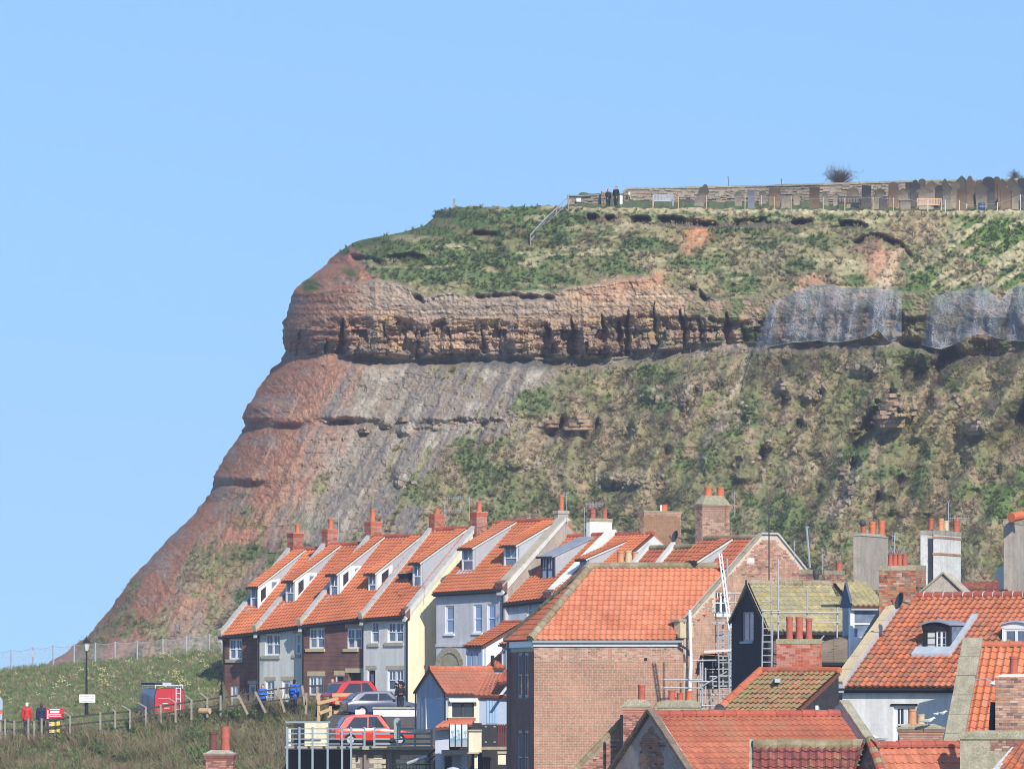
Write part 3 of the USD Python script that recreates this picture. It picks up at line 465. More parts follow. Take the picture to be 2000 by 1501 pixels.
mat('render_grey', (.60, .60, .57), .92, .05, .7, fine=.05, bump=.1); mat('render_grey2', (.62, .62, .60), .92, .05, .7, fine=.05); mat('render_cream', (.78, .70, .50), .9, .03, .6, fine=.03); mat('render_blue_grey', (.54, .54, .57), .92, .08, .8, fine=.06, bump=.15); mat('render_white', (.72, .71, .69), .92, .05, .7, fine=.06, bump=.2, col2=(.79, .78, .76)); mat('render_blue', (.46, .49, .57), .9, .05, .8); mat('render_stack', (.36, .32, .27), .95, .16, 1.6, fine=.15, bump=.3); mat('render_stack_white', (.62, .61, .58), .92, .16, 1.3, fine=.14, bump=.2); mat('limewash', (.80, .80, .80), .9, .04)
mat('lead_cheek', (.38, .40, .43), .6, .08, 2.2, fine=.06); mat('blue_board', (.36, .42, .52), .7, .06, 1.5, fine=.05); mat('blue_door', (.30, .42, .60), .6, .06, 1.5); mat('cream_paint', (.68, .62, .45), .7, .06, 1.2); mat('black_board', (.034, .033, .038), .75, .25, 3, fine=.2)
mat('brick_core', (.30, .25, .20), .95, .15, 3); mat('brick_core_red', (.30, .21, .17), .95, .15, 3); mat('mortar', (.55, .46, .37), .95, .12, 3, fine=.15); mat('gable_cement', (.40, .32, .29), .95, .2, 1.2, fine=.15, bump=.2); mat('mortar_dark', (.2, .17, .15), .95, .12, 3)
piece_mat('brick_red', [(.38, .17, .125), (.46, .21, .155), (.40, .19, .145), (.48, .25, .19), (.28, .13, .105)]); piece_mat('brick_old', [(.37, .185, .12), (.45, .265, .18), (.28, .15, .11), (.52, .36, .26), (.16, .105, .09), (.43, .24, .17)], grain=.22); piece_mat('brick_pale', [(.44, .27, .19), (.52, .35, .25), (.37, .23, .17), (.47, .32, .23), (.40, .24, .18)], grain=.22)
piece_mat('brick_ochre', [(.34, .20, .11), (.40, .25, .13), (.27, .17, .10), (.36, .19, .11)], moss=(.28, .24, .12), moss_at=(.58, .74), mscale=1.2); piece_mat('brick_dark', [(.22, .10, .08), (.28, .13, .105), (.17, .085, .08), (.31, .15, .12)], grain=.2); piece_mat('brick_bright', [(.42, .11, .06), (.5, .16, .09), (.36, .10, .06), (.30, .085, .055)])
piece_mat('tile_new', [(.52, .17, .075), (.57, .19, .085), (.48, .15, .07), (.54, .175, .08)], grain=.1, rough=.75); piece_mat('tile_e', [(.45, .145, .068), (.49, .16, .075), (.41, .13, .06)], grain=.12, moss=(.36, .13, .05), moss_at=(.52, .7), mscale=.5)
piece_mat('tile_big', [(.55, .19, .10), (.59, .215, .115), (.51, .165, .088), (.56, .20, .105), (.60, .235, .135)], grain=.12, moss=(.52, .22, .13), moss_at=(.5, .75), mscale=.8); piece_mat('tile_cottage', [(.50, .155, .07), (.55, .185, .085), (.42, .135, .07), (.34, .13, .085), (.51, .17, .08), (.27, .125, .09), (.46, .145, .07)], grain=.24, moss=(.24, .16, .10), moss_at=(.5, .72), mscale=.7)
piece_mat('tile_worn', [(.40, .115, .06), (.46, .14, .075), (.34, .10, .06)], grain=.15, moss=(.28, .17, .07), moss_at=(.5, .68), mscale=.8); piece_mat('tile_front', [(.46, .16, .095), (.52, .19, .115), (.40, .135, .08), (.48, .175, .105), (.36, .13, .085)], grain=.14, moss=(.34, .19, .11), moss_at=(.54, .74), mscale=.5); piece_mat('tile_mossy', [(.30, .16, .08), (.24, .16, .085), (.34, .19, .10), (.27, .19, .11), (.22, .15, .09)], grain=.25, moss=(.24, .21, .085), moss_at=(.42, .56), mscale=.9)
piece_mat('tile_orange_mossy', [(.33, .15, .08), (.39, .18, .095), (.27, .135, .075)], grain=.2, moss=(.25, .195, .10), moss_at=(.44, .58), mscale=.8); piece_mat('tile_yellow', [(.37, .32, .18), (.43, .37, .19), (.32, .29, .19), (.41, .33, .14), (.29, .26, .17)], grain=.25, moss=(.30, .27, .17), moss_at=(.5, .62), mscale=.9); piece_mat('tile_purple', [(.22, .065, .06), (.28, .085, .07), (.17, .06, .06), (.32, .12, .085)], grain=.25, moss=(.24, .20, .08), moss_at=(.56, .66), mscale=.7)
piece_mat('slate_brown', [(.30, .24, .17), (.26, .20, .14), (.34, .28, .20), (.22, .18, .13)], grain=.15); piece_mat('ridge_red', [(.34, .085, .06), (.40, .11, .07), (.30, .09, .07)], grain=.15); piece_mat('ridge_mossy', [(.26, .21, .12), (.32, .27, .19), (.22, .18, .10), (.30, .2, .13)], grain=.3); piece_mat('ridge_orange', [(.5, .15, .075), (.46, .14, .08), (.54, .18, .1)], grain=.1)
mat('pot_orange', (.52, .15, .07), .8, .12, 3, fine=.1); mat('pot_red', (.40, .11, .075), .8, .15, 3, fine=.1); mat('pot_cream', (.56, .42, .25), .8, .12, 3, fine=.1); mat('pot_buff', (.55, .26, .13), .8, .12, 3, fine=.1)
mat('aerial_metal', (.45, .46, .48), .4, .1, metal=.5); mat('steel_pole', (.40, .41, .43), .45, .15, 3, metal=.3); mat('dish_dark', (.06, .06, .065), .5, .1); mat('timber_new', (.50, .33, .17), .85, .15, 3, fine=.15); mat('timber_old', (.30, .25, .19), .9, .2, 3, fine=.2); mat('timber_dark', (.06, .055, .05), .9, .2, 3); mat('post_concrete', (.27, .25, .21), .9, .12, 3, fine=.15)
def brickwork(name, c1, c2, mortar, th_deg):
    """far brick front: bonded courses too fine to pick apart"""
    M[name] = usdkit.material(stage, '/World/Looks/' + name, {'tc': ('texture_coordinate', {}), 'sx': ('separate_xyz', {}), 'ad': ('math', {'math_type': 'add'}), 'cx': ('combine_xyz', {}), 'b': ('brick_texture', {'color1': c1, 'color2': c2, 'mortar': mortar, 'scale': 1.0, 'brick_width': .225, 'row_height': .075, 'mortar_size': .007, 'mortar_smooth': .2}), 'n': ('noise_texture', {'scale': 1.4, 'detail': 5.0}), 'mr': ('map_range', {'from_min': .3, 'from_max': .7, 'to_min': .75, 'to_max': 1.25}), 'x': ('mix_color', {'blend_type': 'multiply', 'fac': 1.0, 'use_clamp': False}), 'p': ('principled_bsdf', {'roughness': .9, 'specular_ior_level': .15})},
        [('tc.object', 'sx.vector'), ('sx.x', 'ad.value1'), ('sx.y', 'ad.value2'), ('ad.value', 'cx.x'), ('sx.z', 'cx.y'), ('cx.vector', 'b.vector'), ('tc.object', 'n.vector'), ('n.fac', 'mr.value'), ('b.color', 'x.a'), ('mr.result', 'x.b'), ('x.result', 'p.base_color')], surface='p.BSDF')
brickwork('brick_front', (.20, .085, .07), (.13, .06, .055), (.26, .2, .18), 0)
UA, VA, ZA = np.array([1., 0, 0]), np.array([0, 1., 0]), np.array([0, 0, 1.])

# ---------------------------------------------------------------- the terrace of four houses
R1 = Fr(797, 1395, 345, 44)
def facade(th, f, pxL, pxR, v0, zt, zb, wallm, wins, vfar=None, name='wall'):
    """front wall at v0 with its windows; wins: dict(x, y = pixel box of the opening, ...)"""
    uL, uR = f.u(pxL, v0), f.u(pxR, v0); hs = []; w_ = []
    for w in wins:
        x0, x1 = f.u(w['x'][0], v0), f.u(w['x'][1], v0); um = (x0 + x1) / 2; z1, z0 = f.z(w['y'][0], um, v0), f.z(w['y'][1], um, v0); hs.append((x0 - uL, x1 - uL, z0 - zb, z1 - zb)); w_.append((x0, x1, z0, z1))
    wp = wall(th, (uL, v0, zb), UA, -VA, [(0, 0), (uR - uL, 0), (uR - uL, (zt[1] if np.ndim(zt) else zt) - zb), (0, (zt[0] if np.ndim(zt) else zt) - zb)], M[wallm], holes=hs, name=name)
    for w, (x0, x1, z0, z1) in zip(wins, w_):
        kind = w.get('kind', 'win'); o = (x0, v0, z0)
        if kind == 'win': window(th, o, UA, -VA, x1 - x0, z1 - z0, cols=w.get('cols', 2), rows=w.get('rows', 2), glass=w.get('glass', 'glass'), frame=w.get('frame', 'white_paint'), inset=w.get('inset', .06), fw=w.get('fw', .10), mid=w.get('mid', True), blind=w.get('blind'), top_bars=w.get('bars', True))
        elif kind == 'door':
            m = MB().obox(o, UA, -VA, ZA, (.06, x1 - x0 - .06, -.12, -.07, 0, z1 - z0 - .06)); m.obox(o, UA, -VA, ZA, (.16, (x1 - x0) / 2 - .03, -.07, -.055, .2, (z1 - z0) * .45)); m.obox(o, UA, -VA, ZA, ((x1 - x0) / 2 + .03, x1 - x0 - .16, -.07, -.055, .2, (z1 - z0) * .45)); d = th.part('door', m, M[w.get('mat', 'black_iron')])
            m = MB().obox(o, UA, -VA, ZA, (0, .06, -.14, -.04, 0, z1 - z0)); m.obox(o, UA, -VA, ZA, (x1 - x0 - .06, x1 - x0, -.14, -.04, 0, z1 - z0)); m.obox(o, UA, -VA, ZA, (.06, x1 - x0 - .06, -.14, -.04, z1 - z0 - .06, z1 - z0)); th.part('door_frame', m, M['white_paint'], d)
            if w.get('light'): th.part('door_pane', MB().obox(o, UA, -VA, ZA, (.2, x1 - x0 - .2, -.071, -.06, (z1 - z0) * .5, (z1 - z0) * .9)), M['glass'], d)
        elif kind == 'dark': th.part('passage', MB().obox(o, UA, -VA, ZA, (0, x1 - x0, -2.5, -2.4, 0, z1 - z0)), M['black_board'])
        for nm, key, mt in (('lintel', 'lintel', w.get('trim', 'stone_trim')), ('sill', 'sill', w.get('trim2', w.get('trim', 'stone_trim')))):
            if key in w:
                a0, a1, b0, b1 = w[key]; ua, ub = f.u(a0, v0), f.u(a1, v0); um = (ua + ub) / 2
                slabpart(th, nm, (ua, v0, f.z(b1, um, v0)), UA, -VA, (0, min(ub, uR - .02) - ua, 0, f.z(b0, um, v0) - f.z(b1, um, v0), -.02, .09 if key == 'sill' else .015), mt)
    return uL, uR
def dormer(th, f, pxl, pxr, top, bot, vfront, rv, rz, roofm='tile_new', cheek='lead_cheek', side=None, glass='glass', vback=None, frame='white_paint', zr=None, cols=1, flat=False, over=.22, slope_z=None):
    """catslide dormer: window front at vfront, roof running back up to the ridge line (rv, rz); slope_z(v): the main roof's height"""
    uL, uR = f.u(pxl, vfront), f.u(pxr, vfront); um = (uL + uR) / 2; zt, zb = f.z(top, um, vfront), f.z(bot, um, vfront)
    sl = (rz - zt) / (rv - vfront)
    d = window(th, (uL + .05, vfront, zb), UA, -VA, uR - uL - .1, zt - zb - .06, cols=cols, rows=2, glass=glass, inset=0, frame=frame)
    m = MB(); m.box(uL, uL + .05, vfront, vfront + .12, zb - .1, zt); m.box(uR - .05, uR, vfront, vfront + .12, zb - .1, zt); m.box(uL - .03, uR + .03, vfront - .05, vfront + .1, zb - .16, zb - .04); th.part('dormer_frame', m, M[frame])
    zc = zb - .15
    for u0, nm in ((uL, 'left'), (uR, 'right')):                                       # cheeks: triangles between the roof slope and the dormer roof
        e = .07 if nm == 'left' else -.07
        m = MB().prism([(u0, vfront + .02, zc), (u0, vfront + .02, zt), (u0, rv - .02, rz - .02), (u0, rv - .02, rz - .3)] if slope_z is None else [(u0, vfront + .02, slope_z(vfront) - .1), (u0, vfront + .02, zt), (u0, rv - .02, rz - .03), (u0, rv - .02, rz - .2)], (e, 0, 0)); th.part('dormer_cheek', m, M[cheek if nm == 'right' else 'lead_dark'])
    if side:                                                                           # glazed white front of the right cheek: px extent along the cheek
        for k, (va, vb) in enumerate(side):
            zl = lambda v: zt + sl * (v - vfront) - .10
            zs = (lambda v: max(slope_z(v) + .10, zb)) if slope_z else (lambda v: zb)
            m = MB().prism([(uR, va, zs(va)), (uR, va, zl(va) if k == 0 else min(zl(va), zt + .45)), (uR, vb, min(zl(vb), zt + .45)), (uR, vb, zs(vb))], (.03, 0, 0)); p = th.part('side_window', m, M['white_paint'])
            a, b = va + (vb - va) * .28, va + (vb - va) * .74; q = MB().prism([(uR + .03, a, zs(a) + .2), (uR + .03, a, min(zl(a), zt + .45) - .2), (uR + .03, b, min(zl(b), zt + .45) - .2), (uR + .03, b, zs(b) + .16)], (.006, 0, 0)); th.part('pane', q, M['glass_dark' if k == 0 else 'glass'], p)
    el = np.array([uL - .08, vfront - over, zt - over * sl + .04]); er = el + [uR - uL + .16, 0, 0]; rl = np.array([uL - .08, rv, rz + .05]); rr = rl + [uR - uL + .16, 0, 0]
    if flat: th.part('dormer_roof', MB().hexa([el - [0, 0, .08], er - [0, 0, .08], rr - [0, 0, .08], rl - [0, 0, .08], el, er, rr, rl]), M[roofm])
    else: p = th.part('dormer_roof', MB().hexa([el - [0, 0, .08], er - [0, 0, .08], rr - [0, 0, .08], rl - [0, 0, .08], el, er, rr, rl]), M['coping_pale']); tiles(th, (el + [0, 0, .004], er + [0, 0, .004], rr + [0, 0, .004], rl + [0, 0, .004]), M[roofm], parent=p, seed=int(pxl))
    th.part('dormer_gutter', MB().box(el[0], er[0], el[1] - .1, el[1], el[2] - .12, el[2]), M['gutter'])
    if not flat: th.part('flashing', MB().box(uL - .15, uR + .2, vfront - .35, vfront - .02, zb - .42, zb - .36) if slope_z is None else MB().hexa([(uL - .2, vfront - .3, slope_z(vfront - .3) + .03), (uR + .2, vfront - .3, slope_z(vfront - .3) + .03), (uR + .2, vfront, slope_z(vfront) + .03), (uL - .2, vfront, slope_z(vfront) + .03), (uL - .2, vfront - .3, slope_z(vfront - .3) + .1), (uR + .2, vfront - .3, slope_z(vfront - .3) + .1), (uR + .2, vfront, slope_z(vfront) + .1), (uL - .2, vfront, slope_z(vfront) + .1)]), M['lead'])
def row_house(f, name, label, pxL, pxR, v0, eave, rpy, rdep, wallm, wins, tile='tile_new', group=None, parapet='left', gable=None, dorm=(), zground=-1.0, deep=None, chim=(), coper='coping_grey', pipes=(), ridge_m='ridge_red', cat='house', gutter=True, seed=1, pw=.24, individual=False):
    th = f.thing(name, label, cat, group=group); uL, uR = f.u(pxL, v0), f.u(pxR, v0); zL, zR = f.z(eave[0], uL, v0), f.z(eave[1], uR, v0); rv = v0 + rdep
    kL, kR = f.z(rpy[0], uL, rv), f.z(rpy[1], uR, rv); deep = deep or 2 * rdep
    facade(th, f, pxL, pxR, v0, (zL - .1, zR - .1), zground, wallm, wins)
    ov = .28; tL, tR = (kL - zL) / rdep, (kR - zR) / rdep
    q = ((uL, v0 - ov, zL - ov * tL), (uR, v0 - ov, zR - ov * tR), (uR, rv, kR), (uL, rv, kL)); rf = tiles(th, q, M[tile] if not individual else [M[tile]], seed=seed, individual=individual)
    th.part('rear_roof', MB().hexa([(uL, rv, kL - .1), (uR, rv, kR - .1), (uR, v0 + deep, zR - .1), (uL, v0 + deep, zL - .1), (uL, rv, kL), (uR, rv, kR), (uR, v0 + deep, zR), (uL, v0 + deep, zL)]), M[tile])
    ridge(th, (uL, rv, kL + .03), (uR, rv, kR + .03), M[ridge_m], parent=rf)
    slab = lambda u0, u1, nm, mt, zz: th.part(nm, MB().prism([(u0, v0 + .02, zground), (u0, v0 + .02, zz[0]), (u0, rv, zz[1]), (u0, v0 + deep - .02, zz[0]), (u0, v0 + deep - .02, zground)], (u1 - u0, 0, 0)), mt)
    slab(uL + .01, uL + .2, 'party_wall', M['render_grey'], (zL - .12, kL - .12)); gm = gable or 'render_grey'; slab(uR - .2, uR - .004, 'gable_wall', M[gm], (zR - .1, kR - .1)); th.part('rear_wall', MB().box(uL, uR, v0 + deep - .2, v0 + deep - .03, zground, zL - .1), M['render_grey'])
    if gutter: g = MB(); g.hexa([(uL, v0 - ov - .1, zL - ov * tL - .14), (uR, v0 - ov - .1, zR - ov * tR - .14), (uR, v0 - ov + .02, zR - ov * tR - .14), (uL, v0 - ov + .02, zL - ov * tL - .14), (uL, v0 - ov - .1, zL - ov * tL - .02), (uR, v0 - ov - .1, zR - ov * tR - .02), (uR, v0 - ov + .02, zR - ov * tR - .02), (uL, v0 - ov + .02, zL - ov * tL - .02)]); th.part('gutter', g, M['gutter']); th.part('fascia', MB().hexa([(uL, v0 - ov + .02, zL - .42), (uR, v0 - ov + .02, zR - .42), (uR, v0 - .01, zR - .42), (uL, v0 - .01, zL - .42), (uL, v0 - ov + .02, zL - ov * tL - .03), (uR, v0 - ov + .02, zR - ov * tR - .03), (uR, v0 - .01, zR - .12), (uL, v0 - .01, zL - .12)]), M['gutter'])
    for side in parapet.split():                                                        # upstand of the party wall with its coping
        u0, zz, kk = (uL, zL, kL) if side == 'left' else (uR - pw + .12, zR, kR); t = (kk - zz) / rdep; lo, hi = (u0, v0 - ov - .05, zz - (ov + .05) * t), (u0, rv, kk)
        m = MB().prism([(u0, lo[1], lo[2] - .3), (u0, lo[1], lo[2] + .2), (u0, rv, kk + .2), (u0, rv + .4, kk + .0), (u0, rv, kk - .1)], (pw, 0, 0)); th.part('parapet', m, M['coping_pale'])
        coping(th, (u0 + pw / 2, lo[1] - .05, lo[2] + .21), (u0 + pw / 2, rv, kk + .24), M[coper], w=pw + .08, h=.09)
        th.part('kneeler', MB().prism([(u0 - .03, v0 + .02, zz - .5), (u0 - .03, v0 - ov - .1, zz - .22), (u0 - .03, v0 - ov - .16, zz + .14), (u0 - .03, v0 + .02, zz + .3)], (pw + .06, 0, 0)), M['stone_trim' if side == 'left' else 'brick_front'])
    for d in dorm:
        sz = lambda v: zL + (kL - zL) / rdep * (v - v0); um = f.u((d[0] + d[1]) / 2, v0 + rdep * .35)
        # where the foot of the dormer front meets the slope
        vf = v0 + .5
        for _ in range(30): zb = f.z(d[3], um, vf); vf = v0 + (zb + .05 - zL) / (kL - zL) * rdep; um = f.u((d[0] + d[1]) / 2, vf)
        kw = dict(d[4]) if len(d) > 4 else {}; top = kw.pop('apex', None); rvv, rzz = rv - .15, kL - .02
        if top is not None: rvv = v0 + rdep * top; rzz = sz(rvv) + .02
        dormer(th, f, d[0], d[1], d[2], d[3], vf, rvv, rzz, slope_z=sz, **kw)
    for c in chim:
        a = list(c[0]); 
        if a[5] < 400: uu = f.u(a[1], rv); a[5] = f.Y(uu, rv) - .25 if not c[1].get('front') else a[5]
        chimney(th, f, *a, **{k: v for k, v in c[1].items() if k != 'front'})
    for (px, y0, y1, mt) in pipes: u = f.u(px, v0 - .08); m = MB(); m.tube((u, v0 - .09, f.z(y1, u, v0)), (u, v0 - .09, f.z(y0, u, v0)), .05, 8); m.tube((u, v0 - .09, f.z(y0, u, v0)), (u, v0 - .3, f.z(y0, u, v0) + .15), .05, 8); th.part('downpipe', m, M[mt])
    return th, (uL, uR, zL, zR, rv, kL, kR)
BR = ['brick_red', 'brick_bright']
def stack(pxl, pxe, pxr, top, base, Y, potx, poty, r=.16, pm='pot_orange'): return ((pxl, pxe, pxr, top, base, Y, 50), dict(body='brick_core_red', brickm=BR, cap='corbel', corbel=.035, pots=[(potx, poty, r, pm)], most=40, capm='brick_red', under=.6))
GRP = None
row_house(R1, 'brick_house', 'narrow dark brick end house, lowest and farthest left of the terrace', 435, 503, 2.1, (1234, 1227), (1075, 1072), 5.4, 'brick_front',
    [dict(x=(447, 473), y=(1247, 1287), lintel=(447, 476, 1238, 1246), sill=(442, 475, 1287, 1293), blind=(.5, .1)), dict(x=(450, 467), y=(1338, 1386), cols=1, glass='glass_blue'), dict(x=(486, 500), y=(1336, 1386), kind='door', mat='blue_board', light=True, lintel=(484, 502, 1328, 1335))],
    dorm=[(489, 507.5, 1143.5, 1189, dict(side=[(3.47, 4.35), (4.35, 5.23)]))], chim=[stack(561, 573, 592, 1040, 1079, 345.5, 581, 1024)], pipes=[(437, 1240, 1400, 'black_iron')], seed=11)
row_house(R1, 'rendered_house', 'pale grey rendered terrace house between the two dark brick ones', 503, 590, .8, (1225, 1214), (1066, 1062), 5.4, 'render_grey',
    [dict(x=(518, 547), y=(1237, 1279), lintel=(516, 548, 1229, 1237), sill=(512, 548, 1279, 1286), blind=(.5, .1)), dict(x=(577, 587.5), y=(1236, 1277), cols=1, sill=(572, 588, 1277, 1283), lintel=(572, 588, 1228, 1236)), dict(x=(519, 536), y=(1328, 1378), cols=1, rows=3, lintel=(517, 539, 1321, 1328)), dict(x=(551, 567), y=(1328, 1380), kind='door', mat='white_paint', light=True, lintel=(549, 575, 1320, 1328))],
    dorm=[(558, 576, 1132, 1181, dict(side=[(2.31, 3.25), (3.25, 4.07)]))], chim=[stack(628, 640, 659, 1033, 1071, 344.5, 646, 1013)], pipes=[(505.5, 1226, 1390, 'black_iron')], seed=12)
row_house(R1, 'brick_house', 'wide dark brick terrace house with two dormers and a dark archway', 590, 710, .3, (1213, 1199), (1050, 1046), 5.4, 'brick_front',
    [dict(x=(603.5, 633.5), y=(1226, 1266), lintel=(600, 636, 1218, 1226), sill=(598, 635, 1266, 1272), blind=(.5, .1), trim2='stone_ochre'), dict(x=(677.5, 707), y=(1226, 1266), lintel=(674, 709, 1218, 1226), sill=(671, 700, 1266, 1272), trim2='stone_ochre'), dict(x=(603, 632), y=(1320, 1357), lintel=(600, 635, 1310, 1319.5), trim='stone_ochre'),
     dict(x=(655.5, 671.5), y=(1318, 1390), kind='door', lintel=(652.5, 673, 1309, 1318), trim='stone_ochre'), dict(x=(680, 708.5), y=(1313, 1390), kind='dark', lintel=(674.5, 709, 1304, 1313), trim='stone_ochre')],
    dorm=[(644, 661, 1119, 1167.5, dict(side=[(1.93, 2.86), (2.92, 3.69)])), (719, 736, 1117.5, 1163, dict(side=[(1.98, 3.19)]))], chim=[stack(712, 724, 745, 1018, 1055, 343.5, 728, 994)], pipes=[(592, 1214, 1390, 'black_iron')], seed=13)
th, dd = row_house(R1, 'rendered_house', 'grey fronted terrace house whose tall cream gable faces right', 710, 797, 0, (1200, 1193), (1036, 1032), 5.4, 'render_grey2',
    [dict(x=(724.5, 740), y=(1213, 1255), cols=1, lintel=(721, 742, 1206, 1213), sill=(720, 741, 1255, 1262)), dict(x=(757, 788), y=(1214, 1254), lintel=(754, 791, 1206, 1213.5), sill=(752, 789, 1254, 1261), blind=(.5, .1)), dict(x=(718, 733), y=(1307, 1392), kind='door', light=True, lintel=(715, 736, 1299, 1306.5)), dict(x=(757, 788), y=(1307, 1348), lintel=(754, 790, 1299, 1307), blind=(.5, .1))],
    dorm=[(806, 824, 1097, 1151)], parapet='left right', gable='render_cream', chim=[stack(838, 849, 869, 1003, 1040, 342.5, 854, 992), stack(918, 931, 951, 999, 1046, 339, 936, 980)], pipes=[(795, 1200, 1392, 'black_iron')], seed=14)
th.part('party_wall', MB().box(dd[1] - .18, dd[1] + .004, .02, 10.7, -1, dd[2] - .1), M['render_cream'])
u = R1.u(798, 2.2); rz_ = lambda v: R1.z(1196, u, 0) + (R1.z(1034, u, 5.4) - R1.z(1196, u, 0)) / 5.4 * v
th.part('rooflight', MB().hexa([(u - .4, 1.9, rz_(1.9) + .08), (u + .35, 1.9, rz_(1.9) + .08), (u + .35, 2.6, rz_(2.6) + .05), (u - .4, 2.6, rz_(2.6) + .05), (u - .4, 1.7, rz_(1.9) + .55), (u + .35, 1.7, rz_(1.9) + .55), (u + .35, 2.6, rz_(2.6) + .12), (u - .4, 2.6, rz_(2.6) + .12)]), M['glass_dark'])
# the grey house and its right-hand neighbours
R2 = Fr(987, 1330, 340.4, 44)
th, dd = row_house(R2, 'rendered_house', 'blue grey rendered house with three tall sash windows and a stone arch', 852, 987, 0, (1150, 1142), (1021, 1015), 4.8, 'render_blue_grey',
    [dict(x=(869.5, 887), y=(1182, 1237), cols=1, glass='glass_blue', sill=(868, 888, 1237, 1240.5), bars=False, trim='white_paint'), dict(x=(925, 941.5), y=(1180, 1235), cols=1, glass='glass_blue', sill=(923, 943, 1235, 1238.5), bars=False, trim='white_paint'), dict(x=(951.5, 968), y=(1179, 1234), cols=1, glass='glass_blue', sill=(950, 970, 1234, 1237.5), bars=False, trim='white_paint')],
    tile='tile_e', dorm=[(902, 926, 1069, 1117), (984, 1011, 1064, 1112)], parapet='right', coper='stone_trim', gable='render_stack', zground=-3.0, chim=[((1082, 1090, 1110, 997, 1078, 331, 50), dict(body='render_stack', cap='band', capm='cement', pots=[(1096.5, 966, .15, 'pot_orange')]))], seed=15, pw=.5)
u0 = R2.u(852); z = R2.z(1260, u0); th.part('string_course', MB().box(u0 - .01, -.02, -.06, -.004, z - .07, z + .08), M['render_blue_grey'])
for k in range(9):                                                        # stone arch over the blocked opening
    a0, a1 = math.pi * k / 9, math.pi * (k + .94) / 9; uc, zc, r0, r1 = R2.u(879), R2.z(1301, R2.u(879)), .78, 1.12
    th.part('arch_stone', MB().prism([(uc - math.cos(a0) * r0, -.07, zc + math.sin(a0) * r0 * 1.0), (uc - math.cos(a0) * r1, -.07, zc + math.sin(a0) * r1), (uc - math.cos(a1) * r1, -.07, zc + math.sin(a1) * r1), (uc - math.cos(a1) * r0, -.07, zc + math.sin(a1) * r0)], (0, .066, 0)), M['stone_mossy'])
th.part('arch_infill', MB().prism([(uc - math.cos(math.pi * k / 16) * .78, -.02, zc + math.sin(math.pi * k / 16) * .78) for k in range(17)] + [(uc + .78, -.02, zc - 1.5), (uc - .78, -.02, zc - 1.5)], (0, .016, 0)), M['stone_mossy'])
th.part('downpipe', MB().tube((-.12, -.09, R2.z(1148, 0)), (-.12, -.09, -2), .05, 8), M['gutter'])
row_house(R2, 'lead_dormer_house', 'small blue grey house with a lead roofed dormer beside the grey house', 989, 1083, .25, (1171, 1160), (1049, 1043), 4.85, 'render_blue',
    [dict(x=(1029, 1040), y=(1175, 1208), cols=1, glass='glass_blue', bars=False), dict(x=(1051, 1062), y=(1171, 1203), cols=1, glass='glass_blue', bars=False)], tile='tile_e', parapet='right', gable='limewash', coper='limewash', zground=-3,
    dorm=[(1056, 1082, 1085, 1136, dict(roofm='lead_dark', flat=True, frame='gutter', cols=2, glass='glass_blue', cheek='lead_cheek'))], chim=[((1146, 1152, 1196, 1012, 1056, 329.5, 50), dict(body='limewash', cap='band', corbel=.03, capm='mossy_cement', pots=[(1158, 994, .17, 'pot_red', 2), (1181, 994, .15, 'pot_red', 2)], under=1.2))], seed=16, pw=.6)
th, dd = row_house(R2, 'tiled_house', 'red roofed house with a low catslide dormer left of the big mossy stack', 1086, 1160, .3, (1150, 1142), (1045, 1042), 4.85, 'render_blue', [], tile='tile_new', parapet='', zground=-3,
    dorm=[(1132, 1148, 1091, 1130, dict(glass='glass_blue', frame='grey_frame', apex=.86))], seed=17, chim=[((1204, 1206, 1250, 1100, 1120, 326, 50), dict(front=True, body='brick_core', brickm=['brick_ochre'], pots=[(1212, 1076, .2, 'pot_buff'), (1227, 1075, .2, 'pot_cream'), (1242, 1077, .2, 'pot_buff')])), ((1250, 1258, 1331, 997, 1115, 322, 50), dict(body='mortar', brickm=['brick_ochre', 'brick_pale'], cap='corbel', corbel=.03, capm='mossy_cement', pots=[(1297, 985, .2, 'pot_orange'), (1291, 986, .06, 'limewash')], under=2, most=150))])

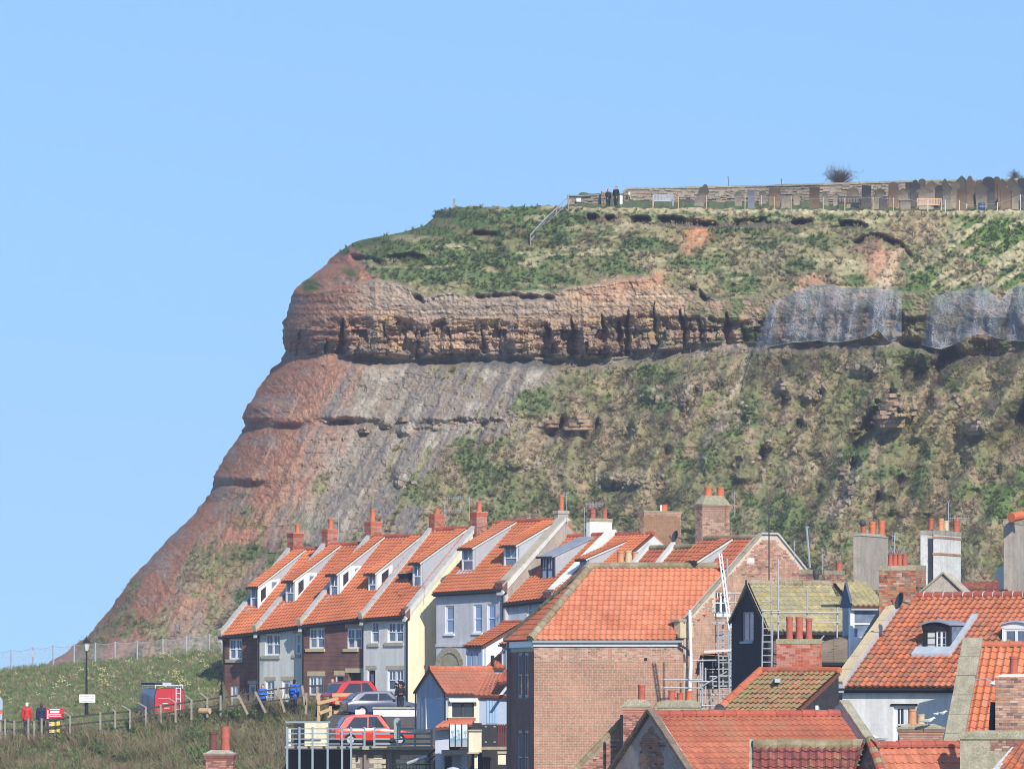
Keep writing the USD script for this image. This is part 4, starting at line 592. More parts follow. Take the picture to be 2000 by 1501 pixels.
# ---------------------------------------------------------------- big brick building with the hipped pantile roof
R3 = Fr(1043, 1501, 278, 6)
def big_building():
    f = R3; t = f.thing('brick_building', 'large blank brick building with hipped orange pantile roof and white eaves board', 'building')
    uR = f.u(1334); ze = f.z(1250); zb = -3.0; zr = f.z(1107, f.u(1155, 3.3), 3.3); uh = f.u(1155, 3.3)
    # left wall runs back at an angle of its own
    bk = f.local(P(993, 1250, f.Y(0) + 8.0)); LB = np.array([bk[0], bk[1], 0]); la = -LB / np.linalg.norm(LB); ln = np.array([la[1], -la[0], 0]); ln = ln if ln[0] < 0 else -ln; LL = np.linalg.norm(LB)
    vent = (f.u(1258), f.u(1264), f.z(1290), f.z(1284))
    w = wall(t, (0, 0, zb), UA, -VA, [(0, 0), (uR, 0), (uR, ze - zb), (0, ze - zb)], M['mortar'], .3)
    def ins(x, z): return not (vent[0] - .02 < x < vent[1] + .02 and vent[2] - zb - .02 < z < vent[3] - zb + .02)
    z0 = f.z(1501) - .1
    bricks(t, (0, 0, z0), UA, -VA, uR, ze - z0 - .2, [M['brick_old'], M['brick_pale'], M['brick_red']], w, ins, most=300, seed=5, order=lambda c: -c[2], joint=.016, proud=.006, rough=.003)
    t.part('air_vent', MB().box(vent[0], vent[1], -.012, .05, vent[2], vent[3]), M['black_iron'])
    hs = []
    def lpx(px, py):                                             # point of the left wall under a pixel
        for q in np.linspace(0, 1, 400):
            pt = LB * (1 - q); k = f.o + pt @ rotz(f.rz).T
            if 1000 + FPX * k[0] / k[1] >= px: break
        return q * LL, ZC + (HY - py) / FPX * k[1] - f.o[2]
    for x0, x1, y0, y1 in ((1010.5, 1019.5, 1274, 1361), (1023, 1032, 1274, 1361), (1010.5, 1019.5, 1425, 1530), (1023, 1032, 1425, 1530)):
        a, zt = lpx(x0, y0); b, _ = lpx(x1, y0); _, zl = lpx(x0, y1); hs.append((a, b, zl - zb, zt - zb))
    wl = wall(t, (LB[0], LB[1], zb), la, ln, [(0, 0), (LL - .01, 0), (LL - .01, ze - zb), (0, ze - zb)], M['mortar_dark'], .3, holes=hs, name='side_wall')
    bricks(t, LB + [0, 0, z0], la, ln, LL - .02, ze - z0 - .5, [M['brick_dark']], wl, lambda x, z: not any(h[0] - .04 < x < h[1] + .04 and h[2] + zb - z0 - .04 < z < h[3] + zb - z0 + .04 for h in hs), most=0, seed=6)
    for h in hs: window(t, LB + la * h[0] + [0, 0, zb + h[2]], la, ln, h[1] - h[0], h[3] - h[2], cols=1, rows=2, frame='grey_frame', fw=.12, inset=.05, glass='glass_dark')
    t.part('frieze', MB().obox(LB + [0, 0, ze - .5], la, ln, ZA, (0, LL - .01, 0.02, .03, 0, .45)), M['stone_trim'])
    t.part('back_wall', MB().box(LB[0], uR, 7.0, 7.2, zb, ze), M['mortar_dark'])
    # eaves board, gutter
    t.part('fascia', MB().box(-.03, uR - .1, -.1, -.016, ze - .27, ze - .02), M['white_paint']); t.part('fascia', MB().obox(LB + [0, 0, ze - .3], la, ln, ZA, (0, LL, .035, .1, 0, .28)), M['white_paint'])
    t.part('gutter', MB().box(-.05, uR, -.26, -.1, ze - .1, ze + .0), M['pipe_grey'])
    el, er, rr, rl = np.array([-.1, -.22, ze]), np.array([f.u(1420, 3.3), -.22, ze]), np.array([f.u(1420, 3.3), 3.3, zr]), np.array([-.1, 3.3, zr]); dz = (zr - ze) / 3.52
    # the right edge of the roof is cut by the oblique gable wall
    kdir = np.array([R4.c, -R4.s, 0]) @ rotz(-f.rz).T if False else None
    def ins_f(x, l, p):
        q = (p[1] + .22) / 3.52; hip = -.1 + (uh + .1) * q
        W = f.o + p @ rotz(f.rz).T; k = R4.local(W)
        return p[0] > hip - .06 and k[0] < -.05
    rf = tiles(t, (el, er, rr, rl), [M['tile_big']], (.262, .33), ins_f, amp=.045, lip=.045, jitter=.004, individual=True, seed=21)
    apex = np.array([uh, 3.3, zr]); bl = np.array([LB[0] - .15, LB[1] + .2, ze + .02]); fl = np.array([-.12, -.2, ze])
    d = bl - fl; d0 = d / np.linalg.norm(d); up = apex - fl; up = up - d0 * (up @ d0); Lr = np.linalg.norm(up); Wd = np.linalg.norm(d); sa = (apex - fl) @ d0
    q = (bl, fl, fl + up, bl + up)
    def ins_l(x, l, p): s = (p - fl) @ d0; h = l / Lr; return sa * h - .05 < s < Wd + (sa - Wd) * h + .05
    tiles(t, q, [M['tile_worn']], (.262, .33), ins_l, amp=.055, lip=.05, individual=False, seed=22)
    ridge(t, fl + [-.02, -.02, .06], apex + [0, 0, .08], [M['ridge_mossy']], r=.2, step=.4, parent=rf, name='hip_tile'); ridge(t, bl + [0, 0, .05], apex + [-.1, 0, .06], [M['ridge_mossy']], r=.16, step=.4, parent=rf, name='hip_tile')
    ridge(t, apex + [-.05, 0, .05], (f.u(1402, 3.3), 3.3, zr + .05), [M['ridge_mossy']], r=.17, step=.45, parent=rf)
    t.part('rear_roof', MB().hexa([apex - [0, 0, .12], (uR, 3.3, zr - .12), (uR, 7, ze - .1), (LB[0], 7, ze - .1), apex - [0, 0, .04], (uR, 3.3, zr - .04), (uR, 7, ze), (LB[0], 7, ze)]), M['tile_worn'])
    # rainwater pipes at the right end
    m = MB(); u = f.u(1347, -.1); m.tube((u, -.16, f.z(1365, u)), (u + .06, -.12, f.z(1292, u)), .085, 10); m.tube((u + .06, -.12, f.z(1292, u)), (u - .0, -.05, f.z(1190, u)), .075, 10); t.part('soil_pipe', m, M['pipe_white'])
    m = MB(); m.path([(f.u(1326, -.2), -.2, f.z(1252, uR)), (f.u(1330, -.2), -.2, f.z(1260, uR)), (f.u(1344, -.2), -.22, f.z(1268, uR)), (f.u(1345, -.2), -.2, f.z(1280, uR))], .055, 8); t.part('gutter_pipe', m, M['black_iron'])
R4 = Fr(1337, 1501, 277.45, 50)
big_building()
def gable_house():
    f = R4; zk = f.z(1213); rv, rz = f.v(1485), 0; rz = f.z(1043, 0, rv); v2 = f.v(1517); deep = v2 + rv * 1.0; zb = -2.0; t = f.thing('gabled_house', 'tall brick gable end with pale coping and white window behind the scaffold', 'house')
    tn = (rz - zk) / rv; z2 = rz - (f.v(1570) - v2) * ((f.z(1043, 0, v2) - f.z(1106, 0, f.v(1570))) / (f.v(1570) - v2))
    poly = [(0, zb), (0, zk), (rv, rz), (v2, rz), (f.v(1570), z2), (f.v(1570) + 1.6, z2 - 1.6), (f.v(1570) + 1.6, zb)]
    win = (f.v(1397), f.v(1423), f.z(1200, 0, f.v(1410)), f.z(1154, 0, f.v(1410)))
    o = np.array([0, 0, 0.]); w = wall(t, (0, 0, 0), VA, UA, poly, M['mortar'], .3, holes=[win], name='gable_wall')
    def ins(x, z0):
        z = z0 + f.z(1420)
        if x < .05: return False
        top = zk + tn * x if x < rv else rz if x < v2 else rz - (x - v2) * (rz - z2) / (f.v(1570) - v2)
        return z < top - .22 and not (win[0] - .02 < x < win[1] + .02 and win[2] - .02 < z < win[3] + .02) and not (f.v(1461) < x < f.v(1473) and f.z(1097) < z < f.z(1087))
    zs = f.z(1420); bricks(t, (0, 0, zs), VA, UA, 9.2, rz - zs, [M['brick_pale'], M['brick_old'], M['brick_red']], w, ins, most=300, seed=7, order=lambda c: -c[2])
    t.part('render_patch', MB().box(.0, .016, f.v(1461), f.v(1473), f.z(1097), f.z(1087)), M['coping_pale'])
    window(t, (0, win[0], win[2]), VA, UA, win[1] - win[0], win[3] - win[2], cols=2, rows=2, glass='glass_dark')
    t.part('sill', MB().box(-.05, .1, win[0] - .05, win[1] + .05, win[2] - .1, win[2] - .003), M['white_paint'])
    for a, b in (((.02, -.1, zk - .05), (.02, rv, rz + .05)), ((.02, rv, rz + .05), (.02, v2, rz + .05)), ((.02, v2, rz + .05), (.02, f.v(1570) + .8, z2 - .75))): coping(t, a, b, M['stone_mossy' if a[1] < 0 else 'coping_grey'], w=.2, h=.08)
    t.part('kneeler', MB().box(-.35, .06, -.32, .5, zk - .75, zk - .0), M['stone_ochre']); t.part('kneeler_cap', MB().box(-.5, .1, -.42, .55, zk + .004, zk + .1), M['cement'])
    uL = -4.2; kz = rz - .18
    rf = tiles(t, ((uL, -.2, zk - .2), (-.12, -.2, zk - .2), (-.12, rv, kz), (uL, rv, kz)), M['tile_worn'], inside=lambda x, l, p: p[2] > f.z(1112, p[0], p[1]) or p[0] < f.u(1180, 0), seed=23); ridge(t, (uL, rv, kz + .05), (-.1, rv, kz + .05), M['ridge_mossy'], parent=rf)
    t.part('front_wall', MB().box(uL, -.02, 0.02, .25, zb, zk - .3), M['mortar']); t.part('rear_roof', MB().hexa([(uL, rv, kz - .1), (-.3, rv, kz - .1), (-.3, deep, zk - .1), (uL, deep, zk - .1), (uL, rv, kz), (-.3, rv, kz), (-.3, deep, zk), (uL, deep, zk)]), M['tile_worn'])
    sz = lambda v: zk - .2 + (kz - zk + .2) / (rv + .2) * (v + .2)
    vf = f.v(1330, f.u(1330, 2.0)) if False else 1.3
    uD = f.u(1424, 3.9)
    dormer(t, f, 1349, 1367, 1094, 1128, 2.5, rv - .2, kz - .05, roofm='tile_worn', cheek='lead_cheek', slope_z=sz, glass='glass_blue')
    chimney(t, f, 1359, 1372, 1426, 984, 1085, f.Y(f.u(1372, rv), rv) - .25, 50, body='mortar', brickm=['brick_pale', 'brick_old'], cap='corbel', corbel=.05, flaunch=.42, capm='mossy_cement', pots=[(1383, 951, .19, 'pot_orange'), (1407, 951, .19, 'pot_orange')], under=1.5, most=200)
    # the lower neighbour to the left
    t2 = f.thing('tiled_house', 'old red tiled roof with a lead valley between the two tall brick stacks', 'house'); k2, rv2 = f.z(1070, -5, rv - .3), rv - .3; u1 = uL - .02; u0 = uL - 3.4
    rf = tiles(t2, ((u0, -.2, zk - .6), (u1, -.2, zk - .6), (u1, rv2, k2), (u0, rv2, k2)), M['tile_worn'], seed=24); ridge(t2, (u0, rv2, k2 + .05), (u1, rv2, k2 + .05), M['ridge_mossy'], parent=rf)
    for u in (u0, u0 + 1.75): t2.part('parapet', MB().prism([(u, -.3, zk - .6), (u, rv2, k2 + .3), (u, rv2, k2 - .3), (u, -.3, zk - 1.2)], (.3, 0, 0)), M['coping_pale'])
    t2.part('front_wall', MB().box(u0, u1, .02, .25, zb, zk - .7), M['mortar']); t2.part('rear_roof', MB().hexa([(u0, rv2, k2 - .1), (u1, rv2, k2 - .1), (u1, deep, zk - .7), (u0, deep, zk - .7), (u0, rv2, k2), (u1, rv2, k2), (u1, deep, zk - .6), (u0, deep, zk - .6)]), M['tile_worn'])
gable_house()

# ---------------------------------------------------------------- right-hand cottages
R5 = Fr(1645, 1501, 235, 32)
def slopez(z0, v0, z1, v1): return lambda v: z0 + (z1 - z0) * (v - v0) / (v1 - v0)
def cottage():
    f = R5; t = f.thing('white_cottage', 'white rendered cottage with a big red pantile roof and black dormer', 'cottage'); ze = f.z(1342); rv = f.v(1764); rz = f.z(1166, 0, rv); uR = f.u(1872); uF = f.u(2040, rv); zb = -1.5
    wx = (f.u(1745), f.u(1788), f.z(1452, f.u(1766)), f.z(1377, f.u(1766)))
    w = wall(t, (0, 0, zb), UA, -VA, [(0, 0), (uF, 0), (uF, ze - zb - .1), (0, ze - zb - .1)], M['render_white'], .3, holes=[(wx[0], wx[1], wx[2] - zb, wx[3] - zb)])
    window(t, (wx[0], 0, wx[2]), UA, -VA, wx[1] - wx[0], wx[3] - wx[2], cols=2, rows=2, fw=.12, glass='glass_dark', inset=.1, blind=(.5, .7)); slabpart(t, 'lintel', (wx[0] - .1, 0, wx[3]), UA, -VA, (0, wx[1] - wx[0] + .2, 0, .07, -.02, .05), 'black_iron')
    sz = slopez(ze, -.2, rz, rv); el = (0.1, -.2, ze); er = (uF, -.2, ze); vdo = 0
    dl, dr, vb0 = f.u(1803, 0), 0, 0
    # black dormer: where its foot meets the slope
    vf = 1.0
    for _ in range(30): vf = -.2 + (f.z(1274, f.u(1828, vf), vf) + .04 - ze) / (rz - ze) * (rv + .2)
    a0, a1 = f.u(1802.5, vf), f.u(1854, vf); zt, zbm = f.z(1217, (a0 + a1) / 2, vf), f.z(1275, (a0 + a1) / 2, vf); vt = -.2 + (zt - ze) / (rz - ze) * (rv + .2)
    vw = .9
    for _ in range(30): vw = -.2 + (f.z(1256, f.u(1975, vw), vw) + .04 - ze) / (rz - ze) * (rv + .2)
    b0, b1 = f.u(1957, vw), f.u(2012, vw); zwt, zwb = f.z(1215, b0, vw), f.z(1256, b0, vw); vwt = -.2 + (zwt - ze) / (rz - ze) * (rv + .2)
    def ins(x, l, p): return not (a0 + .05 < p[0] < a1 - .05 and vf < p[1] < vt - .15) and not (b0 + .05 < p[0] < b1 - .05 and vw < p[1] < vwt - .15)
    rf = tiles(t, (el, er, (uF, rv, rz), (.1, rv, rz)), [M['tile_cottage']], (.262, .32), ins, amp=.06, lip=.055, jitter=.012, individual=True, seed=31)
    ridge(t, (.1, rv, rz + .05), (uF, rv, rz + .05), [M['ridge_red']], r=.16, step=.44, parent=rf, joint=M['coping_pale'])
    t.part('rear_roof', MB().hexa([(0, rv, rz - .1), (uF, rv, rz - .1), (uF, 2 * rv, ze - .1), (0, 2 * rv, ze - .1), (0, rv, rz), (uF, rv, rz), (uF, 2 * rv, ze), (0, 2 * rv, ze)]), M['tile_worn'])
    t.part('gable_wall', MB().prism([(0.005, .01, zb), (0.005, .01, ze), (0.005, rv, rz), (0.005, 2 * rv, ze), (0.005, 2 * rv, zb)], (.25, 0, 0)), M['render_white'])
    t.part('gutter', MB().box(0, uR, -.32, -.22, ze - .1, ze - .02), M['gutter']); t.part('fascia', MB().box(0, uR, -.2, -.02, ze - .2, ze - .06), M['gutter'])
    t.part('parapet', MB().prism([(-.12, -.3, ze - .2), (-.12, -.3, ze + .2), (-.12, rv, rz + .3), (-.12, rv, rz - .1)], (.34, 0, 0)), M['lead']); coping(t, (-.02, -.35, ze + .2), (-.02, rv - .3, rz + .02), M['stone_ochre'], w=.44, h=.1, step=.9)
    # dormer with segmental top
    m = MB(); nseg = 10; arc = [(a0 - .06 + (a1 - a0 + .12) * k / nseg, zt + .13 * math.sin(math.pi * k / nseg)) for k in range(nseg + 1)]
    m.prism([(x, vf - .12, z - .07) for x, z in arc] + [(x, vf - .12, z) for x, z in arc[::-1]], (0, vt - vf + .2, 0)); t.part('dormer_roof', m, M['lead_dark'])
    m = MB(); m.prism([(x, vf, z - .08) for x, z in arc] + [(a1, vf, zt - .3), (a0, vf, zt - .3)], (0, .06, 0)); m.box(a0, a0 + .13, vf, vf + .08, zbm, zt - .2); m.box(a1 - .13, a1, vf, vf + .08, zbm, zt - .2); m.box(a0, a1, vf, vf + .08, zbm, zbm + .08); t.part('dormer_frame', m, M['black_iron'])
    W2 = (a1 - a0 - .26) / 2
    for k in range(2): window(t, (a0 + .13 + W2 * k, vf + .03, zbm + .08), UA, -VA, W2, zt - zbm - .36, cols=2 if k else 1, rows=3, frame='black_iron' if k == 0 else 'white_paint', fw=.05, bar=.028, mid=False, glass='glass_dark' if k else 'curtain', inset=0, top_bars=False)
    for u, mt in ((a0, 'black_iron'), (a1 - .06, 'black_iron')): p = t.part('dormer_cheek', MB().prism([(u, vf + .06, zbm - .1), (u, vf + .06, zt), (u, vt, zt - .02), (u, vt, zt - .2)], (.06, 0, 0)), M[mt])
    t.part('cheek_pane', MB().prism([(a1 + .002, vf + .2, zbm + .25), (a1 + .002, vf + .2, zt - .12), (a1 + .002, vf + .2 + (vt - vf) * .6, zt - .12)], (.006, 0, 0)), M['glass'], p)
    ap = lambda u0, u1, va, vb2: MB().hexa([(u0, va, sz(va) + .05), (u1, va, sz(va) + .05), (u1, vb2, sz(vb2) + .05), (u0, vb2, sz(vb2) + .05), (u0, va, sz(va) + .2), (u1, va, sz(va) + .2), (u1, vb2, sz(vb2) + .2), (u0, vb2, sz(vb2) + .2)])
    t.part('lead_apron', ap(a0 - .3, a1 + .25, vf - .38, vf + .01), M['lead']); t.part('lead_flashing', ap(a1 + .02, a1 + .25, vf + .012, vt + .3), M['lead']); t.part('lead_flashing', ap(a0 - .2, a0 - .02, vf + .012, vt), M['lead_dark'])
    # white dormer at the right
    arc = [(b0 - .05 + (b1 - b0 + .1) * k / nseg, zwt - .05 + .12 * math.sin(math.pi * k / nseg)) for k in range(nseg + 1)]
    t.part('dormer_roof', MB().prism([(x, vw - .1, z - .05) for x, z in arc] + [(x, vw - .1, z) for x, z in arc[::-1]], (0, vwt - vw + .3, 0)), M['lead']); m = MB().prism([(x, vw, z - .05) for x, z in arc] + [(b1, vw, zwt - .25), (b0, vw, zwt - .25)], (0, .05, 0)); m.box(b0, b0 + .1, vw, vw + .06, zwb, zwt - .2); m.box(b1 - .1, b1, vw, vw + .06, zwb, zwt - .2); t.part('dormer_frame', m, M['white_paint'])
    window(t, (b0 + .1, vw + .02, zwb), UA, -VA, b1 - b0 - .2, zwt - zwb - .26, cols=2, rows=1, mid=False, top_bars=False, glass='glass', inset=0, blind=(.9, .1)); t.part('dormer_cheek', MB().prism([(b0, vw + .05, zwb), (b0, vw + .05, zwt - .06), (b0, vwt, zwt - .06)], (.05, 0, 0)), M['lead_dark'])
    # brick stack at the top of the verge
    chimney(t, f, 1717, 1717, 1788, 1105, 1208, f.Y(f.u(1730, rv - .7), rv - .7) - .3, 3, body='brick_core_red', brickm=['brick_ochre', 'brick_bright', 'brick_old'], cap='band', corbel=.02, capm='mossy_cement', pots=[(1739, 1081, .105, 'pot_red'), (1748, 1080, .105, 'pot_red'), (1757, 1080, .105, 'pot_red'), (1767, 1081, .105, 'pot_red')], under=.9, most=300)
    return t
T5 = cottage()
R6 = Fr(1862, 1501, 226, 16)
def side_house():
    f = R6; t = f.thing('red_roofed_house', 'steep bright red pantile roof with stone slab parapet right of the white cottage', 'house'); rv = 3.6; rz = f.z(1262, 1, rv); ze = rz - 4.1; uR = f.u(2060)
    rf = tiles(t, ((.2, -.2, ze), (uR, -.2, ze), (uR, rv, rz), (.2, rv, rz)), [M['tile_big'], M['tile_new']], (.27, .34), None, amp=.075, lip=.05, individual=True, seed=33); ridge(t, (.0, rv, rz + .05), (uR, rv, rz + .05), [M['ridge_orange']], parent=rf, step=.5)
    coping(t, (.0, -.3, ze + .1), (.0, rv + .05, rz + .3), M['stone_mossy'], w=.75, h=.16, step=1.0)
    t.part('gable_wall', MB().prism([(-.3, 0, -3), (-.3, 0, ze), (-.3, rv, rz + .1), (-.3, 2 * rv, ze), (-.3, 2 * rv, -3)], (.35, 0, 0)), M['render_white']); t.part('front_wall', MB().box(.06, uR, 0, .3, -3, ze), M['brick_front']); t.part('rear_roof', MB().hexa([(0, rv, rz - .1), (uR, rv, rz - .1), (uR, 2 * rv, ze), (0, 2 * rv, ze), (0, rv, rz), (uR, rv, rz), (uR, 2 * rv, ze + .1), (0, 2 * rv, ze + .1)]), M['tile_worn'])
side_house()
# stone slate roof left of the cottage's verge, and the oriel window above it
def slate_house():
    f = Fr(1661, 1300, 243, -20); t = f.thing('oriel_house', 'mossy roofed house end with a white framed window cut by the slate verge', 'house')
    uR = f.u(1722); ze, rz = f.z(1183), f.z(1138, 1, 1.6); zb = -3.0; D = -f.v(1645) if f.v(1645) < 0 else f.v(1645)
    wx = (.1, f.u(1718), f.z(1247), f.z(1188)); wall(t, (0, 0, zb), UA, -VA, [(0, 0), (uR, 0), (uR, ze - zb), (0, ze - zb)], M['white_paint'], .2, holes=[(wx[0], wx[1], wx[2] - zb, wx[3] - zb)])
    window(t, (wx[0], 0, wx[2]), UA, -VA, wx[1] - wx[0], wx[3] - wx[2], cols=1, rows=2, fw=.09, mid=True, top_bars=False, glass='glass', inset=.04, blind=(.75, .4))
    t.part('side_wall', MB().box(0.004, .15, .205, D, zb, ze), M['grey_frame']); t.part('side_window', MB().box(-.012, .003, D * .25, D * .8, f.z(1245), f.z(1192)), M['glass_dark'])
    rf = tiles(t, ((-.05, -.25, ze), (uR, -.25, ze), (uR, 1.6, rz), (-.05, 1.6, rz)), M['tile_yellow'], (.25, .36), amp=.06, seed=35)
    t.part('gable', MB().prism([(-.06, -.25, ze - .05), (-.06, D * .5, rz + .02), (-.06, D + .1, ze - .05)], (.1, 0, 0)), M['blue_slate']); t.part('eaves_board', MB().box(-.05, uR, -.2, -.015, ze - .16, ze - .03), M['grey_frame']); t.part('rear_roof', MB().box(0, uR, 1.62, 3, ze, ze + .1), M['tile_yellow'])
    q = lambda px, py, Y: f.local(P(px, py, Y))
    tiles(t, (q(1652, 1300, 238.6), q(1668, 1330, 236), q(1733, 1196, 238.8), q(1722, 1182, 241)), M['slate_brown'], (.5, .33), amp=.03, lip=.03, flat=True, seed=36, name='stone_slate')
    t3 = f.thing('slate_lean_to', 'low brown stone slate roof between the chimney and the cottage', 'outbuilding'); tiles(t3, (q(1600, 1293, 239), q(1656, 1293, 238.5), q(1656, 1240, 242), q(1600, 1256, 242)), M['slate_brown'], (.5, .4), amp=.03, lip=.03, flat=True, seed=37, name='stone_slate')
    t3.part('wall', MB().hexa([q(1600, 1340, 239.3), q(1656, 1340, 239), q(1656, 1340, 242), q(1600, 1340, 242), q(1600, 1295, 239.3), q(1656, 1295, 239), q(1656, 1295, 242), q(1600, 1295, 242)]), M['black_board']); t3.part('gutter', MB().beam(q(1600, 1296, 238.8), q(1656, 1296, 238.3), .12, .1), M['gutter'])
slate_house()
# ---------------------------------------------------------------- black boarded house with the mossy yellow roof
def black_house():
    f = Fr(1502, 1330, 258, -18); t = f.thing('boarded_house', 'black weatherboarded gable house with mossy yellow tiled roof', 'house'); D = f.v(1430); ze = f.z(1229); rv = D * .53; rz = f.z(1140, 0, rv); uR = f.u(1660); zb = -1.5; ze2 = f.z(1212, 0, D)
    poly = [(0, zb), (D, zb), (D, ze2), (D - rv, rz), (0, ze)]; 
    wx0, wx1 = f.v(1472), f.v(1451); zw0, zw1 = f.z(1251, 0, wx0), f.z(1194, 0, wx0)
    # frame: x runs from the front corner backwards
    w = wall(t, (0, 0, 0), VA, -UA, [(0, zb), (0, ze), (rv, rz), (D, ze2), (D, zb)], M['black_board'], .2, holes=[(wx0, wx1, zw0, zw1)], name='gable_wall')
    nb = int((rz - zb) / .155); P_ = []
    for k in range(nb):                                                       # feather-edged boards
        z0, z1 = zb + k * .155, zb + (k + 1) * .155 + .02
        lo = 0 if z1 < ze else rv * (z1 - ze) / (rz - ze); hi = D if z1 < ze2 else D - (D - rv) * (z1 - ze2) / (rz - ze2)
        for a, b in ([(lo, hi)] if z1 < zw0 or z0 > zw1 else [(lo, wx0 - .09), (wx1 + .09, hi)]):
            if b - a > .05: P_.append((np.array([(-.05, a, z0), (-.05, b, z0), (-.012, b, z1), (-.012, a, z1), (0, a, z0), (0, b, z0), (0, b, z1), (0, a, z1)]), np.array([[0, 1, 2], [0, 2, 3], [0, 4, 5], [0, 5, 1], [1, 5, 6], [1, 6, 2], [3, 2, 6], [3, 6, 7], [0, 3, 7], [0, 7, 4]])))
    t.pieces('weatherboard', P_, [M['black_board']], w)
    window(t, (0, wx1, zw0), -VA, -UA, wx1 - wx0, zw1 - zw0, cols=2, rows=1, mid=False, frame='grey_frame', fw=.06, glass='pane_red', inset=.02, top_bars=False); t.part('sill', MB().box(-.12, -.055, wx0 - .1, wx1 + .1, zw0 - .1, zw0 - .01), M['grey_frame'])
    rf = tiles(t, ((-.15, -.25, ze - .1), (uR, -.25, ze - .1), (uR, rv, rz), (-.15, rv, rz)), [M['tile_yellow']], (.25, .30), amp=.045, individual=True, seed=41); ridge(t, (-.15, rv, rz + .04), (uR, rv, rz + .04), M['ridge_mossy'], parent=rf)
    t.part('front_wall', MB().box(0.205, uR, 0, .2, zb, ze - .15), M['brick_front']); t.part('gutter', MB().box(-.1, uR, -.4, -.27, ze - .22, ze - .1), M['gutter']); t.part('rear_roof', MB().hexa([(-.15, rv, rz - .1), (uR, rv, rz - .1), (uR, D + .1, ze2 - .1), (-.15, D + .1, ze2 - .1), (-.15, rv, rz), (uR, rv, rz), (uR, D + .1, ze2), (-.15, D + .1, ze2)]), M['tile_yellow'])
    t.part('bargeboard', MB().beam((-.09, -.3, ze - .14), (-.09, rv, rz + .06), .05, .16), M['black_iron']); t.part('bargeboard', MB().beam((-.09, D + .1, ze2 - .1), (-.09, rv, rz + .06), .05, .16), M['black_iron'])
    # lower brick front with slate lean-to under the scaffold
    q = f.local
black_house()
